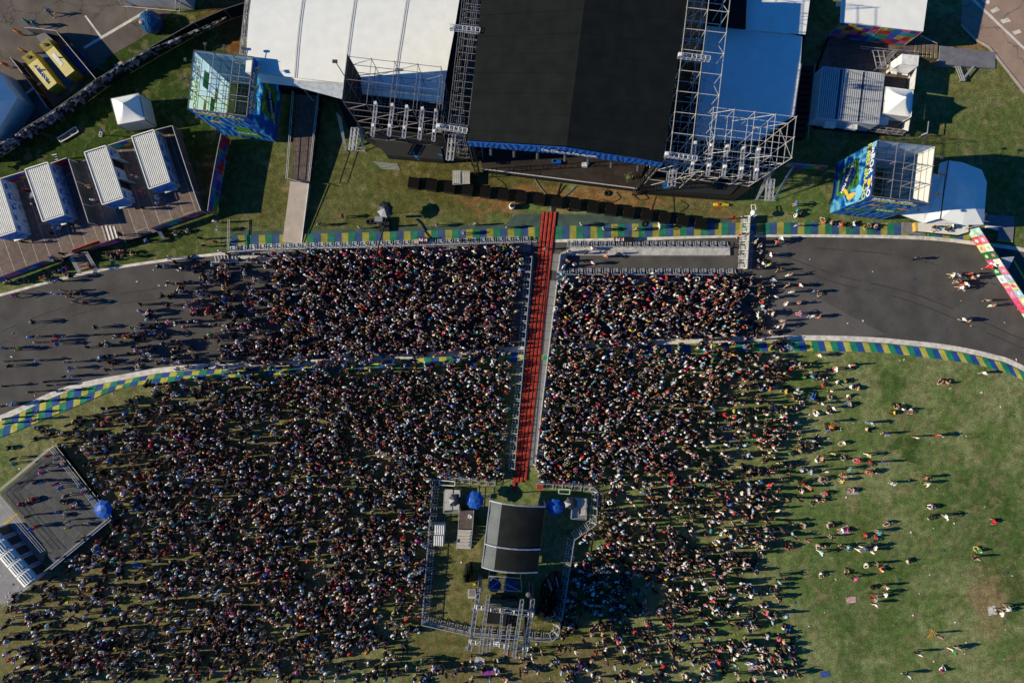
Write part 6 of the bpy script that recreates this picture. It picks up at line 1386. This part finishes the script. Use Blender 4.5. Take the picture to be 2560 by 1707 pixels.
def tarp_heap(name, lb, poly, h_, seed, m, n=26, spikes=0.0):
    r = random.Random(seed); c = sum((P(x, y) for x, y in poly), Vector()) / len(poly); vs = []; k = 40; ring = resample(list(poly) + [poly[0]], k + 1)[:k]
    for j in range(9):
        f = j / 8
        for i in range(k):
            p = P(*ring[i]).lerp(c, f * .92); p.z = .02 + h_ * (1 - (1 - f) ** 2.5) * (.75 + .5 * r.random()) + spikes * r.random() * (j > 1); vs.append(p)
    fs = [[j * k + i, j * k + (i + 1) % k, (j + 1) * k + (i + 1) % k, (j + 1) * k + i] for j in range(8) for i in range(k)] + [[8 * k + i for i in range(k)]]
    return tag(MB().add(vs, fs).build(name, m, root=(c.x, c.y, 0)), lb, 'tarpaulin')
M_gloss = mat('glossy_black_sheet', (.012, .013, .014), .22, 0, .3, 2, spec=.6, bump=.6)
tarp_heap('covered_equipment', 'large heap of equipment under a glossy black sheet by the right compound fence', [S(*p) for p in ((1000, 770), (1060, 735), (1108, 770), (1112, 860), (1095, 1000), (1070, 1090), (1020, 1135), (910, 1110), (905, 1040), (935, 1000), (940, 850))], 1.5, 3, M_gloss, spikes=.35)
tarp_heap('covered_equipment', 'black covered equipment left of the delay truss', [S(*p) for p in ((372, 690), (415, 668), (432, 740), (420, 828), (360, 832), (350, 780))], 1.4, 9, M_gloss, spikes=.2)
for lb, a_, b2 in (('silver pole resting on the glossy black sheet, upper one', (990, 800), (1025, 890)), ('silver pole resting on the glossy black sheet, lower one', (950, 1130), (1045, 1078)), ('silver pole resting on the glossy black sheet, right one', (1055, 790), (1070, 860))):
    tag(MB().tube(P(*S(*a_), 1.95), P(*S(*b2), 1.95), .035, 6, cap=True).build('scaffold_pole', M_alu, root=P(*S(*a_), 1.95)), lb, 'pole')
o = MB().box(P(*S(420, 912), .01), (.46, 0, 0), (0, .55, 0), .16).build('drain_cover', mat('pale_stone', (.42, .38, .32), .9, 0, .2, 3), root=P(*S(420, 912), 0)); tag(o, 'pale square drain surround with dark lid left of the truss', 'drain cover'); MB().box(P(*S(420, 910), .17), (.3, 0, 0), (0, .38, 0), .03).build('lid', M_grey, o)
o = MB().box(P(*S(440, 836), .01), (.14, 0, 0), (0, .12, 0), .3).build('small_box', M_yellow, root=P(*S(440, 836), 0)); tag(o, 'small yellow box beside the black covered equipment', 'box')
# delay truss
t = thing('delay_tower', 'silver lattice truss tower hung over the bottom of the sound compound', 'truss tower', P(*S(640, 1180), 0)); zt = 9.0
for a_, b2, w in (((458, 1012), (880, 1068), .46), ((415, 1272), (842, 1325), .46)): MB().truss(P(*S(*a_), zt), P(*S(*b2), zt), w, .042, .5).build('cross_truss', M_steel, t)
for a_, b2 in (((546, 920), (486, 1362)), ((800, 960), (736, 1394)), ((566, 1145), (544, 1345)), ((706, 1150), (675, 1364)), ((650, 1045), (630, 1270))): MB().truss(P(*S(*a_), zt + .5), P(*S(*b2), zt + .5), .34 if a_[0] != 650 else .2, .038, .5).build('long_truss', M_steel, t)
for a_, b2 in (((468, 915), (404, 1338)), ((882, 960), (816, 1382))): MB().truss(P(*S(*a_), zt - .6), P(*S(*b2), zt - .6), .4, .05, .6).build('side_truss', M_steel, t); a3, b3 = P(*S(*a_), zt - .9), P(*S(*b2), zt - .9); MB().sheet([a3, b3, Vector((b3.x, b3.y, 1.6)), Vector((a3.x, a3.y, 1.6))], .05).build('side_cloth', M_black, t)
for x, y in ((458, 1012), (880, 1068), (415, 1272), (842, 1325)): p = P(*S(x, y), zt); MB().truss((p.x, p.y, 0), p, .38, .045, .6).build('leg', M_steel, t)
for x, y in ((490, 880), (438, 1020), (415, 1180), (390, 1310), (845, 915)):
    p = P(*S(x, y), 8.2); MB().lathe(p, [(.12, 0), (.26, .2), (.26, .35), (.05, .42)], 12).build('moving_light', mat('pale_lamp_housing', (.13, .14, .15), .4), t)
for x, y, w, h_ in ((590, 1085, .85, .65), (708, 1100, .95, .7)):
    MB().box(P(*S(x, y), 7.6), (w, -.06, 0), (.06, h_, 0), .4).build('roofed_booth', M_pvc, t)
o = MB().box(P(*S(608, 1258), .02), (.35, -.04, 0), (.04, .3, 0), 1.2).build('equipment_crate', M_whitep, root=P(*S(608, 1258), 0)); tag(o, 'white-topped crate under the lower cross truss', 'crate'); MB().box(P(*S(608, 1258), 1.23), (.25, 0, 0), (0, .04, 0), .05).build('handle', M_dark, o)
for lb, q in (('left brown wooden desk under the delay truss', (605, 972)), ('right brown wooden desk under the delay truss', (715, 984))):
    c = P(*S(*q), .75); t2_ = thing('mixing_desk', lb, 'desk', V2(c)); MB().box(c, (.85, -.06, 0), (.03, .28, 0), .08).build('desk_top', mat('warm_wood', (.30, .17, .08), .6, 0, .25, 3), t2_)
    for sx in (-.7, .7):
        MB().box(V2(c) + Vector((sx, 0, 0)), (.05, 0, 0), (0, .2, 0), .74).build('trestle', M_dark, t2_)
    MB().prism([c + Vector((-.6, .3, .12)), c + Vector((.6, .22, .12)), c + Vector((.62, .62, .35)), c + Vector((-.58, .7, .35))], c.z - .5).build('console', M_black2, t2_)
fr = thing('parasol_gantry', 'pale tube frame standing over the two dark blue parasols', 'frame', P(*S(660, 850), 0))
cc = [P(*S(*p), 3.5) for p in ((550, 780), (790, 800), (798, 900), (548, 880))]
for i in range(4): MB().tube(cc[i], cc[(i + 1) % 4], .05).build('rail', M_alu, fr); MB().tube(cc[i], (cc[i].x, cc[i].y, 0), .05).build('post', M_alu, fr)
MB().tube(cc[0], cc[2], .04).tube(cc[1].lerp(cc[0], .5), cc[2].lerp(cc[3], .5), .05).tube(cc[3], cc[1].lerp(cc[0], .5), .04).build('brace', M_alu, fr)
# ---- wheelchair viewing deck at the left edge
W = lambda x, y: (x / 3.136, 1080 + y / 3.136)
t = thing('viewing_deck', 'square dark railed viewing deck with wheelchair sign at left edge', 'deck', P(130, 1260, 0))
zd = 1.0; cn = [(430, 112), (868, 672), (392, 1064), (150, 640), (0, 470)]
MB().prism([P(*W(x, y), zd) for x, y in ((430, 118), (862, 672), (392, 1060), (372, 925), (150, 640), (10, 478))], 0, 0, 1).build('floor', [plank_mat('dark_grey_deck_panels', (.062, .066, .070), (.082, .086, .092), (.035, .035, .038), .66, 1.25, 2.5, .03), M_black], t)
def deck_rail(pts, post=1.3, hs=(.35, .75, 1.1), z=zd, par=None, nm='railing'):
    mb = MB(); w = [P(x, y, z) for x, y in pts]
    for a_, b2 in zip(w[:-1], w[1:]):
        for h_ in hs: mb.tube(a_ + Vector((0, 0, h_)), b2 + Vector((0, 0, h_)), .02)
        n = max(1, int((b2 - a_).length / .16))
        for i in range(n + 1): q = a_.lerp(b2, i / n); mb.tube(q + Vector((0, 0, hs[0])), q + Vector((0, 0, hs[-1])), .012, 3)
    return mb.build(nm, M_steel, par)
for seg in ([W(5, 470), W(430, 112)], [W(430, 112), W(868, 672)], [W(868, 672), W(394, 1066)], [W(0, 480), W(150, 660)], [W(150, 660), W(372, 920)]): deck_rail(seg, par=t)
for seg in ([W(0, 455), W(425, 102)], [W(436, 104), W(876, 664)], [W(872, 684), W(398, 1075)]): q = [P(x, y, 1.9) for x, y in seg]; MB().tube(q[0], q[1], .03).build('outer_rail', M_steel, t)
MB().sheet([P(*W(868, 676), 1.8), P(*W(394, 1070), 1.8), Vector((*P(*W(394, 1070), 1.8)[:2], .1)), Vector((*P(*W(868, 676), 1.8)[:2], .1))], .04).build('side_skirt', M_bluep, t)
o = flat('viewing_deck_approach', [W(-60, 470), W(5, 490), W(140, 650), W(372, 925), W(285, 1140), W(260, 1190), W(30, 1352), W(-60, 1330)], .014, mat('light_grey_paving', (.24, .235, .25), .9, 0, .15, 1.5)); o.name = 'grey_path'
b = MB(); b.add([P(*W(x, y), 0) + Vector((0, 0, .03)) for x, y in ((22, 718), (128, 632), (145, 640), (38, 732))], [[0, 1, 2, 3]]); b.add([P(*W(x, y), 0) + Vector((0, 0, .03)) for x, y in ((275, 1005), (365, 925), (378, 935), (288, 1012))], [[0, 1, 2, 3]])
struct('yellow_line', b, mat('worn_yellow_line', (.42, .30, .06), .8, 0, .2, 2))
b = MB(); b.add([P(*W(x, y), 0) + Vector((0, 0, .024)) for x, y in ((112, 770), (165, 728), (215, 795), (160, 800))], [[0, 1, 2, 3]]); struct('path_marking', b, mat('faded_blue_paint', (.10, .24, .42), .85, 0, .25, 2))
wc = MB(); c = P(*W(166, 765), 0) + Vector((0, 0, .033))
for i in range(16):
    a1, a2 = 6.28 * i / 20, 6.28 * (i + 1) / 20; wc.add([c + Vector((r * math.cos(x), r * math.sin(x), 0)) for r, x in ((.34, a1), (.46, a1), (.46, a2), (.34, a2))], [[0, 1, 2, 3]])
for q in ([(-.06, -.1), (.06, -.1), (.06, .62), (-.06, .62)], [(.06, .1), (.4, .1), (.4, .2), (.06, .2)], [(.3, -.3), (.4, -.3), (.4, .1), (.3, .1)]): wc.add([c + Vector((x, y, .002)) for x, y in q], [[0, 1, 2, 3]])
for i in range(10): a1, a2 = .628 * i, .628 * (i + 1); wc.add([c + Vector((0, .75, 0)), c + Vector((.1 * math.cos(a1), .75 + .1 * math.sin(a1), 0)), c + Vector((.1 * math.cos(a2), .75 + .1 * math.sin(a2), 0))], [[0, 1, 2]])
struct('path_marking', wc, M_line)
parasol('parasol', 'large bright blue parasol at the right corner of the viewing deck', *W(790, 613), 3.5, 1.18, M_blue, (.1, .05), base=1.0)
M_toi = mat('white_moulded_plastic', (.76, .76, .73), .5, 0, .06, 3)
for k in range(5):
    x0, y0 = -50 + k * 65, 770 + k * 78 - 8; A, B = W(x0 + 5, y0 + 8), W(x0 + 68, y0 + 82)
    ctr = (W(x0, y0)[0], 0)
    p0, p1 = P(*W(15 + (k - 1) * 66, 832 + (k - 1) * 78), 2.3), P(*W(15 + k * 66, 832 + k * 78), 2.3); dv = (p1 - p0); nn = Vector((dv.y, -dv.x, 0)).normalized() * 1.8
    nn = Vector((-abs(nn.x), -abs(nn.y), 0)); t = thing('portable_toilet', 'white portable toilet, number %s of the row by the viewing deck from upper left' % ['one', 'two', 'three', 'four', 'five'][k], 'portable toilet', V2(p0 + (dv + nn) / 2), 'portable toilets by the viewing deck')
    p0 = p0 + dv * .03; dv = dv * .94
    cor = [p0, p0 + dv, p0 + dv + nn, p0 + nn]; MB().prism([p - Vector((0, 0, .2)) for p in cor], .05).build('cabin', MATS['pale_grey_container_side'], t)
    mb = MB(); vs = []
    for i in range(9):
        f = i / 8; r_ = .22 * math.sin(math.pi * f) - .16
        for g_ in (0, 1): vs.append(p0 + nn * f * 1.02 + dv * g_ + Vector((0, 0, r_)))
    mb.add(vs, [[2 * i, 2 * i + 1, 2 * i + 3, 2 * i + 2] for i in range(8)]); rf_ = mb.build('roof', M_toi, t, smooth=True)
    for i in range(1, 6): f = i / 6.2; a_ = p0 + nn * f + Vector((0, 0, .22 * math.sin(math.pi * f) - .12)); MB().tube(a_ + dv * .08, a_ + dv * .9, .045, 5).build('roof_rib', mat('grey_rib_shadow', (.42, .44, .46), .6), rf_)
    MB().tube(p0 + nn * .12 + dv * .85 - Vector((0, 0, .3)), p0 + nn * .12 + dv * .85 + Vector((0, 0, .3)), .07, 6, cap=True).build('vent_pipe', M_dark, t)
    q = p0 - nn * .03 + Vector((0, 0, -.45)); MB().sheet([q + dv * .15, q + dv * .85, q + dv * .85 - Vector((0, 0, 1.7)), q + dv * .15 - Vector((0, 0, 1.7))], .03).build('door', M_dark, t)  # dark door colour stands in for the shade on this side
t = thing('path_railing', 'thin railing along the paving below the portable toilets', 'railing', P(*W(180, 1260), 0))
deck_rail([W(70, 1342), W(275, 1185)], par=t, z=.02)
# ---- blankets on the grass
BL = [(1920, 1281, 215, 1352, .9, .5, (.02, .22, .06), 'green'), (1920, 1281, 1496, 1110, .45, .9, (.45, .32, .05), 'multicoloured'), (1920, 1281, 762, 800, .8, .5, (.75, .45, .48), 'pink and white'), (1920, 1281, 2055, 895, .7, .75, (.7, .69, .66), 'white'), (640, 1281, 2140, 1460, 1.2, .4, (.30, .03, .36), 'purple'), (640, 1281, 2045, 1370, .75, .95, (.55, .53, .5), 'pale grey'),
      (0, 854, 1705, 1235, 1.2, .8, (.40, .42, .44), 'grey'), (0, 1281, 600, 803, .55, .5, (.55, .62, .06), 'lime'), (0, 1281, 1262, 485, .9, .4, (.03, .16, .5), 'blue'), (1280, 1281, 575, 1040, .6, .5, (.12, .07, .25), 'dusky purple'), (1280, 1281, 2205, 1395, .9, .9, (.5, .42, .36), 'striped'), (1920, 854, 775, 1375, .95, .45, (.5, .48, .5), 'pale chequered'), (0, 854, 790, 750, .9, .7, (.35, .45, .1), 'yellow-green'),
      (1920, 1281, 520, 1482, .75, .5, (.03, .10, .4), 'dark blue'), (1920, 1281, 700, 165, .9, .7, (.6, .45, .47), 'rosy'), (1920, 854, 1655, 365, .4, .6, (.7, .16, .05), 'rainbow-edged'), (1280, 854, 2010, 880, .8, .6, (.10, .16, .3), 'slate blue'), (640, 1281, 1310, 1690, .7, .5, (.3, .06, .08), 'maroon')]
for ox, oy, x, y, w, h_, c_, nm in BL:
    c = P(ox + x / ZF, oy + y / ZF, 0); a_ = rnd.uniform(-.5, .5); u = Vector((math.cos(a_), math.sin(a_), 0)); v = Vector((-u.y, u.x, 0)); mb = MB(); vs = []
    for j in range(6):
        for i in range(6): vs.append(c + u * w * .72 * (i / 2.5 - 1 + rnd.gauss(0, .03)) + v * h_ * .72 * (j / 2.5 - 1 + rnd.gauss(0, .04)) + Vector((0, 0, .025 + rnd.random() * .04)))
    mb.add(vs, [[j * 6 + i, j * 6 + i + 1, j * 6 + i + 7, j * 6 + i + 6] for j in range(5) for i in range(5)])
    tag(mb.build('picnic_blanket', mat(nm.replace(' ', '_') + '_cotton', tuple(x * .62 + .02 for x in c_), .9, 0, .45, 3.5), root=c), '%s picnic blanket spread on the grass among the people' % nm, 'blanket')

# ------------------------------------------------------------------ litter specks on track and grass
mb = MB(); r = random.Random(21)
for _ in range(420):
    x, y = r.uniform(0, 2560), r.uniform(640, 1700); c = P(x, y, 0) + Vector((0, 0, .03)); a = r.uniform(0, 6.28); l, w_ = r.uniform(.04, .13), r.uniform(.03, .08)
    u = Vector((math.cos(a), math.sin(a), 0)); v = Vector((-u.y, u.x, 0)); mb.box(c - Vector((0, 0, .012)), u * l, v * w_, .03 + .04 * r.random(), r.randrange(4))
o = mb.build('litter', [M_whitep, mat('crushed_cup', (.5, .5, .5), .6), mat('cardboard_scrap', (.35, .25, .15), .9), M_bluep]); o['kind'] = 'stuff'
M_rub = mat('tyre_rubber_mark', (.045, .043, .042), .9, 0, .4, 3)
mb = MB()
for pl in ([(1960, 640), (2100, 690), (2300, 740), (2560, 850)], [(1940, 655), (2090, 707), (2290, 758), (2560, 872)], [(0, 860), (150, 800), (300, 760), (480, 735)], [(0, 830), (140, 775), (300, 735), (480, 712)], [(2040, 620), (2250, 640), (2430, 690), (2560, 740)]):
    s_ = smooth(pl, 10); a_ = off(s_, 1.2); b_ = off(s_, -1.2)
    for i in range(len(s_) - 1):
        if r.random() < .8: mb.add([P(*q) + Vector((0, 0, .018)) for q in (a_[i], b_[i], b_[i + 1], a_[i + 1])], [[0, 1, 2, 3]])
struct('track_tyre_marks', mb, M_rub)
SUN_E, SUN_C, SKY_S, SKY_T, EXPO = 4.9, (1.0, .88, .62), .062, (.16, .74, 1.42), 0.30
# ------------------------------------------------------------------ camera, sun, sky
cam = bpy.data.cameras.new('camera'); co = bpy.data.objects.new('camera', cam); COL.objects.link(co)
co.location = (0, 0, H); co.rotation_euler = (0, 0, 0)
cam.sensor_width = 36; cam.lens = 36 * H / (2560 / PPM); cam.clip_end = 6000; cam.clip_start = .5
SC.camera = co
EL, AZ = math.radians(27), math.radians(3.5)
d = Vector((math.cos(EL) * math.cos(AZ), math.cos(EL) * math.sin(AZ), -math.sin(EL)))
sl = bpy.data.lights.new('sun', 'SUN'); so = bpy.data.objects.new('sun', sl); COL.objects.link(so)
so.rotation_euler = d.to_track_quat('-Z', 'Y').to_euler(); so.location = (-60, 0, 40)
sl.energy = SUN_E; sl.angle = math.radians(.5); sl.color = SUN_C
w = bpy.data.worlds.new('World'); SC.world = w; w.use_nodes = True
N, L = w.node_tree.nodes, w.node_tree.links
sky = N.new('ShaderNodeTexSky'); sky.sky_type = 'NISHITA'; sky.sun_disc = False
sky.sun_elevation = EL; sky.sun_rotation = math.atan2(-d.x, -d.y); sky.altitude = 700; sky.air_density = 1.0; sky.dust_density = .6; sky.ozone_density = 2.5
mx = N.new('ShaderNodeMix'); mx.data_type = 'RGBA'; mx.blend_type = 'MULTIPLY'; mx.inputs[0].default_value = 1
mx.inputs[7].default_value = (*SKY_T, 1); L.new(sky.outputs[0], mx.inputs[6])
L.new(mx.outputs[2], N['Background'].inputs['Color']); N['Background'].inputs['Strength'].default_value = SKY_S
vs = SC.view_settings; SC.display_settings.display_device = 'sRGB'
vs.view_transform = 'Standard'; vs.look = 'None'; vs.exposure = EXPO; vs.gamma = 1; vs.use_curve_mapping = False
SC.cycles.max_bounces = 5; SC.cycles.diffuse_bounces = 2; SC.cycles.glossy_bounces = 2; SC.cycles.transmission_bounces = 3
